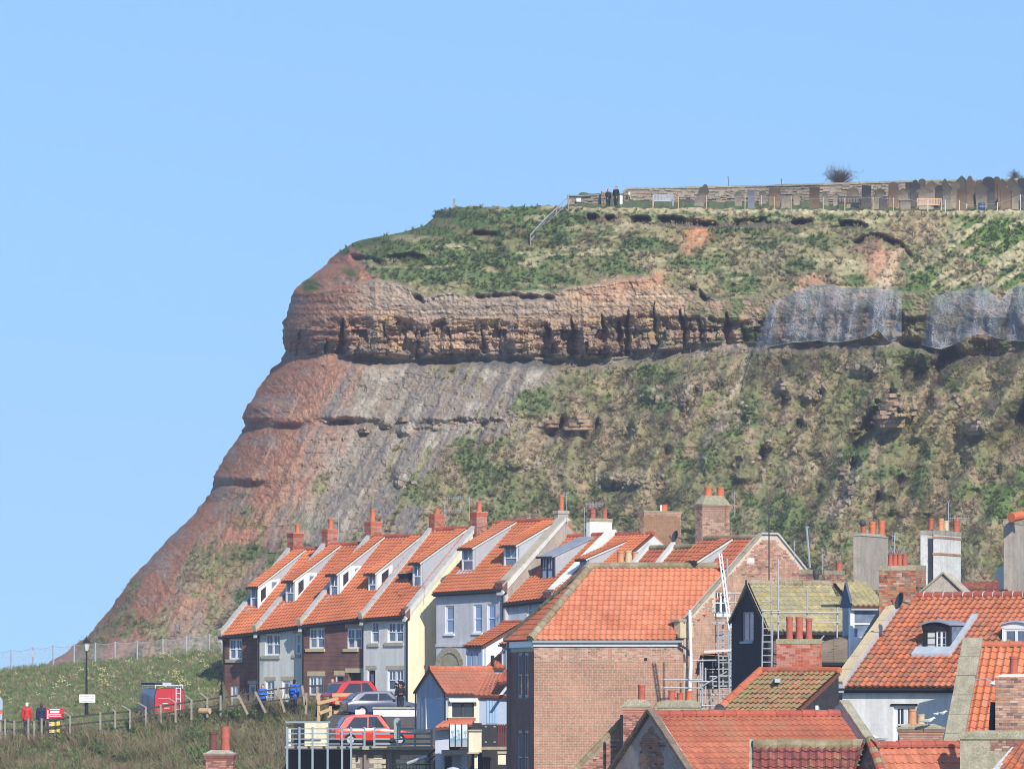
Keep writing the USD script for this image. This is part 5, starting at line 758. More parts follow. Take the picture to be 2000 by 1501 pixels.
# ---------------------------------------------------------------- stacks and gables on the right skyline
def stacks():
    f = Fr(1668, 1140, 268, 30)
    t = f.thing('rendered_stack', 'broad grey rendered chimney with three pots, one capped by a black cowl', 'chimney'); chimney(t, f, 1667, 1680, 1746, 1046, 1150, 268, 20, body='render_stack', cap=None, pots=[(1686, 1024, .13, 'pot_red'), (1704, 1018, .14, 'pot_orange', 1), (1722, 1016, .14, 'pot_orange', 1)], flaunch=.15)
    s = 268 / FPX; m = MB().ball(f.local(P(1685, 1021, 268.3)), .15, 2); t.part('cowl', m, M['dish_dark'])
    m = MB(); R = rotz(0); c = f.local(P(1713, 1068, 267.9)); m.obox(f.local(P(1680, 1071, 267.75)), UA * math.cos(.175) + VA * math.sin(.175) if False else UA, VA, ZA, (-.02, 1.45, -.02, .02, 0, .1)); 
    t = f.thing('brick_stack', 'short brick chimney without pot, left of two behind the yellow roof', 'chimney'); chimney(t, f, 1566, 1574, 1604, 1112, 1145, 266, 20, body='mortar_dark', brickm=['brick_old'], cap='band', corbel=.02, capm='mossy_cement', most=60); t.part('cowl', MB().lathe(f.local(P(1594, 1132, 264.5)), [(.0, .5), (.14, .42), (.16, .25), (.1, .05), (.08, -.1)], 10), M['dish_dark'])
    t = f.thing('brick_stack', 'short brick chimney with one red pot, right of two behind the yellow roof', 'chimney'); chimney(t, f, 1618, 1624, 1653, 1114, 1145, 266, 20, body='mortar_dark', brickm=['brick_old'], cap='band', corbel=.02, capm='mossy_cement', pots=[(1639, 1097, .16, 'pot_red')], most=60)
    t = f.thing('brick_stack', 'brick chimney half hidden behind the four potted stack', 'chimney'); chimney(t, f, 1780, 1782, 1814, 1103, 1145, 250, 20, body='mortar_dark', brickm=['brick_old', 'brick_red'], cap='band', corbel=.02, capm='mossy_cement', most=60)
    t = f.thing('white_stack', 'tall white rendered double chimney with four pots and brick bands', 'chimney'); p = chimney(t, f, 1804, 1811, 1830, 1036, 1145, 262, 20, body='render_stack_white', cap='band', corbel=.02, capm='cement', pots=[(1819, 1012, .12, 'pot_red')]); p2, o, A, B, wu, dv, H = chimney(t, f, 1830, 1836, 1887, 1036, 1148, 261.5, 20, body='render_stack_white', cap='band', corbel=.02, capm='cement', pots=[(1838, 1012, .12, 'pot_buff', 1), (1848, 1016, .14, 'pot_cream'), (1868, 1012, .14, 'pot_red', 1)])
    for z in (H - .32, H - 1.03): t.part('brick_band', MB().obox(o, A, B, ZA, (-.03, wu + .03, -.03, dv + .03, z, z + .09)), M['brick_old'], p2)
    t = f.thing('rendered_stack', 'dark edged rendered chimney at the right edge of the picture with a fallen pot', 'chimney'); chimney(t, f, 1961, 1977, 2030, 1015, 1175, 255, 20, body='render_stack', cap='band', corbel=.02, capm='stone_mossy', flaunch=.1); m = MB().tube(f.local(P(1975, 1010, 254)), f.local(P(1996, 1006, 254.6)), .2, 12); t.part('chimney_pot', m, M['pot_orange']); t.part('side_render', MB().obox(f.local(P(1960, 1150, 256)), UA, VA, ZA, (0, .02, 0, .8, .9, 2.9)), M['render_blue'])
    t = f.thing('white_gable', 'small white gable wall beside the stack at the right edge', 'wall'); m = MB(); q = [f.local(P(*a, 258)) for a in ((1944, 1160), (1972, 1160), (1972, 1100), (1966, 1098), (1944, 1114))]; t.part('wall', m.prism(q, (.1, .6, 0)), M['limewash'])
    t = f.thing('stone_gable', 'low grey brown pyramid topped gable behind the cottage ridge', 'gable'); q = [f.local(P(*a, 246)) for a in ((1780, 1170), (1895, 1170), (1841, 1119))]; t.part('wall', MB().prism(q, (.15, .5, 0)), M['render_stack']); t.part('cap', MB().beam(q[0] + [0, .02, .03], q[2] + [0, .02, .03], .3, .06), M['stone_mossy']); t.part('cap', MB().beam(q[1] + [0, .02, .03], q[2] + [0, .02, .03], .3, .06), M['stone_mossy'])
    t = f.thing('low_roof', 'dark shaded red roof and slate edge behind the cottage ridge', 'roof'); q = [f.local(P(*a)) for a in ((1870, 1160, 250), (1950, 1160, 250), (1950, 1135, 254), (1870, 1138, 254))]; tiles(t, q, M['tile_purple'], seed=51); t.part('edge', MB().beam(f.local(P(1862, 1140, 254)), f.local(P(1950, 1136, 254)), .3, .12), M['stone_mossy'])
    t.part('wall', MB().prism([f.local(P(*a, 251)) for a in ((1862, 1175), (1960, 1175), (1960, 1150), (1862, 1150))], (.05, .3, 0)), M['black_board'])
stacks()
# ---------------------------------------------------------------- mossy roof with a three pot stack, and the foreground roofs
def mossy_house():
    f = Fr(1392, 1460, 224, 45); t = f.thing('mossy_roofed_house', 'orange and olive lichened pantile roof with brick stack and three tall pots', 'house'); v1 = f.v(1486) ; z1 = f.z(1312, 0, v1); z0 = f.z(1399); tn = (z1 - z0) / v1; va = -1.2; uR = f.u(1640, v1); zl = z0 + va * tn
    rf = tiles(t, ((.1, va, zl), (uR, va, zl), (uR, v1, z1), (.1, v1, z1)), [M['tile_mossy'], M['tile_orange_mossy']], (.26, .32), amp=.065, lip=.06, jitter=.012, individual=True, seed=61)
    ridge(t, (0.04, va, zl + .08), (.04, v1, z1 + .08), [M['ridge_orange']], r=.16, step=.45, parent=rf, name='verge_tile'); ridge(t, (0, v1, z1 + .05), (uR, v1, z1 + .05), [M['ridge_orange']], parent=rf, step=.5, joint=None)
    t.part('gable_wall', MB().prism([(.15, va + .2, -4), (.15, va + .2, zl), (.15, v1, z1 - .05), (.15, v1, -4)], (.2, 0, 0)), M['brick_front']); t.part('end_wall', MB().prism([(uR - .25, va + .2, -4), (uR - .25, va + .2, zl), (uR - .25, v1, z1 - .05), (uR - .25, v1, -4)], (.2, 0, 0)), M['black_board']); t.part('front_wall', MB().box(.36, uR - .26, va + .3, va + .5, -4, zl - .1), M['black_board']); t.part('back_wall', MB().box(.36, uR - .26, v1 - .25, v1 - .05, -4, z1 - .15), M['black_board'])
    chimney(t, f, 1517, 1517, 1604, 1248, 1328, 225.5, 4, body='mortar', brickm=['brick_bright', 'brick_red'], cap='band', corbel=.03, capm='mossy_cement', pots=[(1542, 1204, .12, 'pot_red', 1), (1561, 1204, .13, 'pot_red', 1), (1580, 1207, .13, 'pot_red')], under=1.2, most=220)
    t.part('lead_flashing', MB().obox(f.local(P(1511, 1332, 224.8)), UA * f.c - VA * f.s, UA * f.s + VA * f.c, ZA, (0, 1.1, 0, .2, 0, .14)), M['lead'])
    t.part('window', MB().obox(f.local(P(1592, 1402, 218)), UA * f.c - VA * f.s, UA * f.s + VA * f.c, ZA, (0, .34, 0, .1, 0, .46)), M['white_paint']); t.part('pane', MB().obox(f.local(P(1595, 1399, 217.95)), UA * f.c - VA * f.s, UA * f.s + VA * f.c, ZA, (0, .2, 0, .1, .05, .36)), M['glass'])
mossy_house()
def front_house():
    f = Fr(1352, 1520, 200, -27); t = f.thing('front_house', 'nearest red roof with a dark patched brick gable and clay ridge', 'house'); rv = f.v(1273); rz = f.z(1398, 0, rv); z0 = f.z(1515) ; tn = (rz - z0) / rv; uR = f.u(1640, rv); va = -1.0; zl = z0 - tn * 1.0; ga = f.z(1386, 0, rv)
    rf = tiles(t, ((.05, va, zl), (uR, va, zl), (uR, rv, rz), (.05, rv, rz)), [M['tile_front']], (.24, .30), amp=.055, lip=.05, individual=True, seed=71); ridge(t, (.1, rv, rz + .06), (uR, rv, rz + .06), [M['ridge_red']], r=.15, step=.5, parent=rf)
    w = wall(t, (-.02, 0, 0), VA, -UA, [(va, -3), (va, zl), (rv, ga - .1), (2 * rv - va, zl), (2 * rv - va, -3)], M['gable_cement'], .25, name='gable_wall')
    def ins(x, z):
        xx, zz = x + va, z + zl - .3; h = ga - .45 - abs(xx - rv) * tn; n = noise2(np.array(xx * .9), np.array(zz * .7), 5)
        return zz < h and abs(xx - rv + .6 * (n - .5)) < .9
    bricks(t, (-.02, va, zl - .3), VA, -UA, 2 * (rv - va), ga - zl + .3, [M['brick_red'], M['brick_old']], w, ins, most=260, seed=8)
    for a, b in (((-.05, va, zl + .1), (-.05, rv, ga)), ((-.05, 2 * rv - va, zl + .1), (-.05, rv, ga))): coping(t, a, b, M['coping_dark'], w=.26, h=.12, step=.45)
    t.part('rear_roof', MB().hexa([(0, rv, rz - .1), (uR, rv, rz - .1), (uR, 2 * rv - va, zl - .1), (0, 2 * rv - va, zl - .1), (0, rv, rz), (uR, rv, rz), (uR, 2 * rv - va, zl), (0, 2 * rv - va, zl)]), M['tile_front'])
    # right end parapet
    t.part('parapet', MB().prism([(uR, va, zl - .3), (uR, va, zl + .3), (uR, rv, rz + .42), (uR, rv + .3, rz + .3), (uR, rv + .3, rz - .3)], (.2, 0, 0)), M['lead']); coping(t, (uR + .15, va, zl + .33), (uR + .15, rv, rz + .5), M['stone_mossy'], w=.36, h=.12); t.part('end_wall', MB().prism([(uR + .21, va, -3), (uR + .21, va, zl), (uR + .21, rv, rz), (uR + .21, 2 * rv, zl), (uR + .21, 2 * rv, -3)], (.1, 0, 0)), M['mortar_dark'])
    t = f.thing('mossy_stack', 'squat mossy stone chimney with three short pots behind the near gable', 'chimney'); chimney(t, f, 1283, 1285, 1367, 1372, 1425, 214, 4, body='stone_mossy', brickm=None, cap='band', corbel=.04, capm='mossy_cement', pots=[(1312, 1347, .13, 'pot_red'), (1328, 1352, .12, 'pot_red'), (1346, 1348, .12, 'pot_orange')], flaunch=.1)
    # left low gable with its brick stack
    g = Fr(1216, 1520, 206, 3); t = g.thing('brick_gable', 'low brick gable with mossy tile coping left of the nearest house', 'gable'); zt = g.z(1408); x0 = g.u(1100); zx = g.z(1530)
    w = wall(t, (0, 0, 0), UA, -VA, [(x0, zx - 1), (0, zx - 1), (0, zt), (x0, zx)], M['brick_core'], .25)
    bricks(t, (x0, 0, zx - .5), UA, -VA, -x0, zt - zx + .5, [M['brick_dark'], M['brick_old'], M['brick_red']], w, lambda x, z: z + zx - .5 < zx + (x / -x0) * (zt - zx) - .05, most=200, seed=9, order=lambda c: -c[2]); ridge(t, (x0, .1, zx + .02), (0, .1, zt + .02), [M['ridge_mossy']], r=.13, step=.24, name='coping_tile')
    chimney(t, g, 1216, 1216, 1272, 1378, 1520, 205, 4, body='mortar_dark', brickm=['brick_dark', 'brick_red'], cap='corbel', corbel=.05, capm='mossy_cement', flaunch=.22, pots=[(1253, 1336, .13, 'pot_red')], most=180); t.part('downpipe', MB().tube(g.local(P(1214, 1510, 204.6)), g.local(P(1214, 1395, 204.6)), .05, 8), M['black_iron'])
front_house()
def lower_right():
    f = Fr(1471, 1540, 188, 3); t = f.thing('mossy_roof', 'dark purple pantile roof with a thick mossy ridge at the bottom edge', 'roof'); uR = f.u(1690); rz = f.z(1455); ze = f.z(1545)
    tiles(t, ((0, -1.3, ze), (uR, -1.3, ze), (uR, 0, rz), (0, 0, rz)), [M['tile_purple']], (.25, .30), amp=.07, lip=.06, jitter=.012, individual=True, seed=81); ridge(t, (0, .02, rz + .0), (uR, .02, rz + .0), [M['ridge_mossy']], r=.2, step=.4); t.part('end_wall', MB().prism([(-.12, -1.35, ze - 1), (-.12, -1.35, ze + .1), (-.12, .2, rz + .2), (-.12, .2, ze - 1)], (.12, 0, 0)), M['stone_mossy']); t.part('rear_roof', MB().hexa([(0, .1, rz - .2), (uR, .1, rz - .2), (uR, 1.6, ze), (0, 1.6, ze), (0, .1, rz - .05), (uR, .1, rz - .05), (uR, 1.6, ze + .1), (0, 1.6, ze + .1)]), M['tile_purple'])
    g = Fr(1740, 1530, 184, -30); t = g.thing('small_gable_house', 'small purple brick gable with weathered coping at the bottom edge', 'house'); rv = g.v(1699); ga = g.z(1440, 0, rv); tn = 1.55; z0 = ga - tn * rv
    w = wall(t, (0, 0, 0), VA, -UA, [(0, z0 - 1), (0, z0), (rv, ga), (2 * rv, z0), (2 * rv, z0 - 1)], M['mortar_dark'], .2, name='gable_wall'); bricks(t, (0, 0, z0 - .6), VA, -UA, 2 * rv, ga - z0 + .6, [M['brick_dark'], M['brick_red']], w, lambda x, z: z + z0 - .6 < ga - .3 - abs(x - rv) * tn, most=200, seed=10)
    for a in (0, 2 * rv): ridge(t, (-.03, a, z0), (-.03, rv, ga), [M['ridge_mossy'], M['ridge_red']], r=.14, step=.2, name='coping_tile')
    uR = 5.0; rz = g.z(1458, 1, rv); tiles(t, ((.1, -.2, z0 - .3), (uR, -.2, z0 - .3), (uR, rv, rz), (.1, rv, rz)), [M['tile_front']], (.25, .3), amp=.06, individual=True, seed=83); ridge(t, (.1, rv, rz + .05), (uR, rv, rz + .05), [M['ridge_red']], r=.14, step=.45)
    chimney(t, g, 1757, 1757, 1840, 1420, 1475, 190, 4, body='mortar', brickm=['brick_red', 'brick_old'], cap='corbel', corbel=.06, capm='mossy_cement', flaunch=.12, pots=[(1782, 1384, .14, 'pot_buff'), (1799, 1394, .12, 'pot_cream')], most=120)
    h = Fr(1875, 1540, 178, 5); t = h.thing('mossy_stack', 'wide lichened rendered chimney block in the bottom right corner', 'chimney'); chimney(t, h, 1875, 1875, 2040, 1432, 1545, 178, 5, body='stone_mossy', cap='band', corbel=.05, capm='mossy_cement', flaunch=.1)
    x0 = h.u(1935); bricks(t, (x0, 0, 0), UA, -VA, h.u(2030) - x0, h.z(1440), [M['brick_old'], M['brick_dark']], None, lambda x, z: noise2(np.array(x * 1.3), np.array(z * 1.3), 3) > .42, most=200, seed=12)
    t = h.thing('roof_corner', 'corner of a red pantile roof with a grey verge in the bottom right corner', 'roof'); q = lambda px, py, Y: h.local(P(px, py, Y)); tiles(t, (q(1935, 1520, 172), q(2040, 1520, 172), q(2060, 1440, 174), q(1990, 1450, 174)), [M['tile_cottage']], (.25, .3), amp=.06, individual=True, seed=84); coping(t, q(1930, 1520, 171.8), q(1982, 1460, 173.8), M['coping_pale'], w=.16, h=.1)
    k = Fr(1944, 1440, 182, 4); t = k.thing('brick_stack', 'weathered brick chimney with one red pot and white mortar cap at the right edge', 'chimney'); chimney(t, k, 1944, 1944, 2030, 1322, 1440, 182, 4, body='mortar', brickm=['brick_old'], flaunch=.1, capm='coping_pale', pots=[(1980, 1281, .13, 'pot_red')], most=220); t.part('downpipe', MB().tube(k.local(P(1937, 1425, 182.4)), k.local(P(1941, 1370, 182.4)), .1, 8), M['black_iron'])
lower_right()

# ---------------------------------------------------------------- grass bank, path and what stands on it
YF = [(-80, 1316), (0, 1310), (60, 1303), (100, 1300), (230, 1288), (330, 1279), (432, 1269), (436, 1378), (640, 1380)]
YP = [(-80, 1448), (0, 1442), (130, 1432), (200, 1424), (300, 1414), (430, 1392), (520, 1386), (600, 1384), (660, 1392)]
def bank_Y(px, py):
    yf, yp = lerp(px, YF), lerp(px, YP); up = np.clip((yp - py) / np.maximum(yp - yf, 4), 0, 1); dn = np.clip(py - yp, 0, None)
    Yp = 346 + 0 * px; Y = Yp + np.where(px < 434, 26, 2) * up ** .9 - dn * .062
    return Y + np.where(dn > 2, .35 * (fbm2(px / 22, py / 14, 4, 101) - .5) * 2 + .12 * (noise2(px / 5, py / 4, 102) - .5), .25 * (fbm2(px / 30, py / 12, 4, 103) - .5))
bx, bt = np.meshgrid(np.linspace(-75, 655, 300), np.linspace(0, 1, 150)); byf = lerp(bx, YF); by = byf + bt * (1560 - byf); bY = bank_Y(bx, by); bv = P(bx, by, bY)
back = bv[0] * 1.0; back2 = back + np.array([0, 95., -2]); nbx = 300
i, j = np.meshgrid(np.arange(149), np.arange(nbx - 1), indexing='ij'); k = (i * nbx + j).ravel(); bf = np.stack([k, k + nbx, k + nbx + 1, k + 1], 1); o_ = 150 * nbx; q = np.arange(nbx - 1); bf2 = np.stack([q, q + 1, o_ + q + 1, o_ + q], 1)
n_ = lambda sx, sy, sd: fbm2(bx / sx, by / sy, 4, sd) - .5
Cc = np.zeros(bx.shape + (3,)); Cc[...] = (.15, .19, .08)
def lay2(c, m): Cc[...] = Cc + (np.asarray(c) - Cc) * np.clip(m, 0, 1)[..., None]
lay2((.20, .165, .085), sstep(-.02, .14, n_(50, 16, 111))); lay2((.25, .185, .12), sstep(.06, .16, n_(34, 14, 112)) * .8); lay2((.09, .14, .05), sstep(.0, .14, n_(60, 24, 113)) * .8)
fr = sstep(2, 8, by - lerp(bx, YP)); lay2((.24, .245, .13), fr * .6); lay2((.36, .30, .21), fr * sstep(.0, .14, n_(30, 22, 114))); lay2((.13, .19, .075), fr * sstep(.02, .14, n_(36, 26, 115)) * .9); lay2((.28, .22, .15), fr * sstep(.1, .18, n_(14, 16, 116)) * .7)
bc = np.vstack([Cc.reshape(-1, 3), np.tile([.12, .12, .06], (nbx, 1))])
g = single('grass_bank', (np.vstack([bv.reshape(-1, 3), back2]), np.vstack([bf, bf2])), cliff_mat, kind='structure'); pv = UsdGeom.PrimvarsAPI(g).CreatePrimvar('albedo', Sdf.ValueTypeNames.Color3fArray, 'vertex'); pv.Set(Vt.Vec3fArray.FromNumpy(bc.astype(np.float32)))
pm = MB(); xs = np.linspace(-75, 640, 60); a = P(xs, lerp(xs, YP), 346.0) + [0, 0, .06]; b = a + np.array([0, 2.6, .05]); pm.add(np.vstack([a, b]), [[i, i + 1, 60 + i + 1, 60 + i] for i in range(59)]); single('footpath', pm, mat('asphalt', (.09, .085, .085), .95, .15, 2), kind='structure')
def bank_p(px, py): return P(px, py, bank_Y(np.array([float(px)]), np.array([float(py)]))[0])
# wire fence along the top of the bank
def net_mat(name, col, scale, cover, rough=.6):
    M[name] = usdkit.material(stage, '/World/Looks/' + name, {'g': ('geometry', {}), 'v': ('voronoi_texture', {'scale': scale, 'feature': 'distance_to_edge'}), 'm': ('map_range', {'from_min': cover, 'from_max': cover * 1.6, 'to_min': 1.0, 'to_max': 0.0, 'clamp': True}), 't': ('transparent_bsdf', {}), 'p': ('principled_bsdf', {'base_color': col, 'roughness': rough}), 'x': ('mix_closure', {})},
        [('g.position', 'v.vector'), ('v.distance', 'm.value'), ('m.result', 'x.fac'), ('t.BSDF', 'x.closure1'), ('p.BSDF', 'x.closure2')], surface='x.closure')
net_mat('chain_link', (.30, .31, .33), 9.0, .03)
FP = [(-20, 1270, 1312), (22, 1267.5, 1308), (64, 1263, 1302), (104, 1259, 1300), (144.7, 1257, 1299), (186, 1254, 1294), (224.6, 1252, 1290), (268, 1251, 1289), (318, 1246, 1281), (364, 1242, 1274), (409, 1237, 1269), (433, 1236, 1268)]
t = Thing('wire_fence', 'chain link fence on steel posts along the top of the grass bank', 'fence', P(0, 1310, 371.5))
FY = 371.6
for px, y0, y1 in FP: t.part('post', MB().tube(P(px, y1 + 6, FY) - t.loc, P(px, y0, FY) - t.loc, .05, 8), M['steel_pole'])
for (a, a0, a1), (b, b0, b1) in zip(FP[:-1], FP[1:]):
    A0, A1, B0, B1 = (P(*z, FY) - t.loc for z in ((a, a1 + 2, ), (a, a0 + 1), (b, b1 + 2), (b, b0 + 1))); n = 8; V = []
    for q in range(n + 1): s = q / n; sag = -.12 * 4 * s * (1 - s); V += [A0 * (1 - s) + B0 * s, A1 * (1 - s) + B1 * s + [0, 0, sag]]
    t.part('mesh_panel', MB().add(V, [[2 * q, 2 * q + 2, 2 * q + 3, 2 * q + 1] for q in range(n)]), M['chain_link']); t.part('top_wire', MB().path([V[2 * q + 1] for q in range(n + 1)], .014, 5), M['steel_pole'])
t.part('notice_plate', MB().obox(P(60, 1283, FY - .1) - t.loc, UA, VA, ZA, (0, .2, 0, .02, 0, .44)), M['grey_frame'])
# cranked post fence along the near side of the path
t = Thing('post_fence', 'concrete post fence with cranked tops and dark rails beside the path', 'fence', P(225, 1409, 345))
posts = [(1, 1408, 1438, 0), (10, 1403, 1434, 0), (28, 1406, 1425, 0), (55.5, 1403, 1440, 0), (67, 1407, 1437, 0), (81.5, 1401.6, 1433, 0), (137, 1396, 1430, (125, 1389)), (196, 1389.5, 1415, 0), (225, 1387, 1411, (218, 1383)), (254, 1385, 1413, (237.6, 1376.5)), (285, 1379, 1412, (269.5, 1371)), (314, 1375, 1402, 0), (343, 1370, 1400, (329, 1361.6)), (374, 1365, 1395, (361, 1356)), (405, 1361.6, 1390, (390.5, 1352)), (431, 1357, 1388, 0)]
PY = 344.6
for px, y0, y1, cr in posts:
    m = MB().beam(P(px, y1 + 10, PY) - t.loc, P(px, y0, PY) - t.loc, .11, .11, up=(0, 1, 0)); p = t.part('post', m, M['post_concrete'])
    if cr: t.part('cranked_top', MB().beam(P(px, y0 + 1, PY) - t.loc, P(*cr, PY) - t.loc, .07, .07, up=(0, 1, 0)), M['post_concrete'], p)
for (a, b) in zip(posts[:-1], posts[1:]):
    for dy in (4, 19): t.part('rail', MB().beam(P(a[0], a[1] + dy, PY + .12) - t.loc, P(b[0], b[1] + dy, PY + .12) - t.loc, .04, .10), M['timber_dark'])
t = Thing('leaning_fence', 'old rail fence with leaning timber posts in front of the terrace', 'fence', P(500, 1385, 343)); LY = 343.2
for x0, y0, x1, y1 in ((465, 1356, 484, 1388), (498.6, 1350, 519, 1385), (542.6, 1342.6, 556, 1384), (590, 1338, 596, 1370), (598.5, 1352, 597.5, 1388), (620, 1340, 619, 1360)): t.part('post', MB().beam(P(x1, y1 + 6, LY) - t.loc, P(x0, y0, LY) - t.loc, .13, .1, up=(0, 1, 0)), M['timber_old'])
for r_ in (((440, 1361), (466, 1357), (498, 1352), (542, 1344.5), (590, 1339), (655, 1337)), ((440, 1380), (460, 1377), (518, 1369), (564, 1364), (600, 1360))):
    for a, b in zip(r_[:-1], r_[1:]): t.part('rail', MB().beam(P(*a, LY + .1) - t.loc, P(*b, LY + .1) - t.loc, .05, .09), M['timber_dark'])
t = Thing('timber_steps', 'new pale timber handrail fence beside the parked cars', 'fence', P(640, 1406, 336)); TY = 335.5
for px, y0, y1 in ((622.4, 1353, 1410), (658, 1354, 1376), (645.6, 1378, 1408), (669, 1376, 1400), (692, 1378, 1396), (716, 1378, 1394)): t.part('post', MB().beam(P(px, y1, TY) - t.loc, P(px, y0, TY) - t.loc, .16, .14, up=(0, 1, 0)), M['timber_new'])
for a, b in (((649, 1356.5), (722, 1354.5)), ((620, 1373), (660, 1363)), ((624, 1392), (645, 1384)), ((655, 1371), (672, 1372)), ((652, 1390), (668, 1390)), ((640, 1400), (664, 1401))): t.part('rail', MB().beam(P(*a, TY - .1) - t.loc, P(*b, TY - .1) - t.loc, .06, .18), M['timber_new'])
# street lamp and signs
s = 345 / FPX
t = Thing('street_lamp', 'black heritage street lamp with glass lantern above the white sign', 'street lamp', P(169, 1396, 345.5)); H = (1396 - 1270) * s
t.part('column', MB().lathe((0, 0, 0), [(.11, 0), (.11, .7), (.075, .8), (.06, 2.0), (.045, H - .1), (.07, H - .08), (.05, H)], 10), M['black_iron'], smooth=40); t.part('ladder_bar', MB().tube((-.3, 0, H - .5), (.3, 0, H - .5), .022, 6), M['black_iron']); t.part('lantern', MB().lathe((0, 0, H), [(.09, 0), (.19, .42), (.2, .44)], 6), M['lantern'] if 'lantern' in M else mat('lantern', (.6, .6, .55), .15, .05)); t.part('lantern_roof', MB().lathe((0, 0, H + .44), [(.24, 0), (.22, .04), (.09, .2), (.05, .22), (.06, .27), (.012, .4), (.0, .42)], 10), M['black_iron'])
t = Thing('white_sign', 'white notice board with three lines of small grey lettering on the lamp column', 'sign', P(170.5, 1371, 345.3)); t.part('board', MB().box(-.45, .45, -.06, -.03, 0, .46), M['white_paint'])
rr = np.random.default_rng(5)
for k, (x0, x1) in enumerate(((-.38, .36), (-.2, .38), (-.34, .36))):
    m = MB(); x = x0
    while x < x1: w = rr.uniform(.025, .04); h = rr.uniform(.05, .075); m.box(x, x + w, -.064, -.061, .36 - .14 * k - h / 2, .36 - .14 * k + h / 2); x += w + (.022 if rr.random() > .18 else .06)
    t.part('lettering', m, M['pipe_grey'])
mat('sign_red', (.55, .03, .035), .5, .04); mat('sign_yellow', (.72, .58, .10), .5, .05)
t = Thing('warning_sign', 'red warning board with white lines above two yellow notices by the path', 'sign', P(107, 1434, 344.9)); z = lambda py: (1434 - py) * s; x = lambda px: (px - 107) * s
t.part('board', MB().box(x(90), x(124.5), -.04, 0, z(1405), z(1381.5)), M['sign_red'])
for a, b, y0, y1 in ((97, 117, 1383.5, 1385.5), (98, 116, 1387.5, 1391.5), (94, 119, 1394, 1395.4), (96, 120, 1397.5, 1398.6), (92, 94.5, 1386, 1404)): t.part('lettering', MB().box(x(a), x(b), -.046, -.042, z(y1), z(y0)), M['white_paint'])
for a, b in ((100, 106), (110.5, 117)): t.part('notice', MB().box(x(a), x(b), -.03, -.01, z(1430), z(1405.6)), M['sign_yellow'])
t.part('notice', MB().box(x(96), x(99.8), -.03, -.01, z(1430), z(1405.6)), M['coping_pale']); t.part('post', MB().beam((0, .03, -.3), (0, .03, z(1383)), .08, .06, up=(0, 1, 0)), M['timber_old'])
for k in range(5): t.part('notice_mark', MB().box(x(96.4), x(99), -.036, -.032, z(1428 - 5 * k), z(1425.5 - 5 * k)), M['sign_red'])
t = Thing('blue_board', 'blue and orange board cut by the left edge of the picture', 'sign', P(-3, 1405, 345)); t.part('board', MB().prism([(-.5, 0, 0), (.2, 0, 0), (.24, 0, .9), (.22, 0, 1.15), (.1, 0, 1.3), (-.5, 0, 1.3)], (0, .05, 0)), M['blue_board']); t.part('stripe', MB().box(-.5, .23, -.006, -.003, .35, .58), M['pot_orange']); t.part('leg', MB().box(-.06, .04, .06, .12, -1.2, 0), M['post_concrete'])
# log pile
t = Thing('cut_log', 'pale sawn log lying beside the fence near the van', 'log', P(402, 1393, 343)); m = MB().tube((-.35, .2, .16), (.22, -.1, .16), .17, 12); t.part('trunk', m, M['timber_new']); t.part('cut_end', MB().tube((.22, -.1, .16), (.235, -.108, .16), .165, 12), M['stone_ochre'])
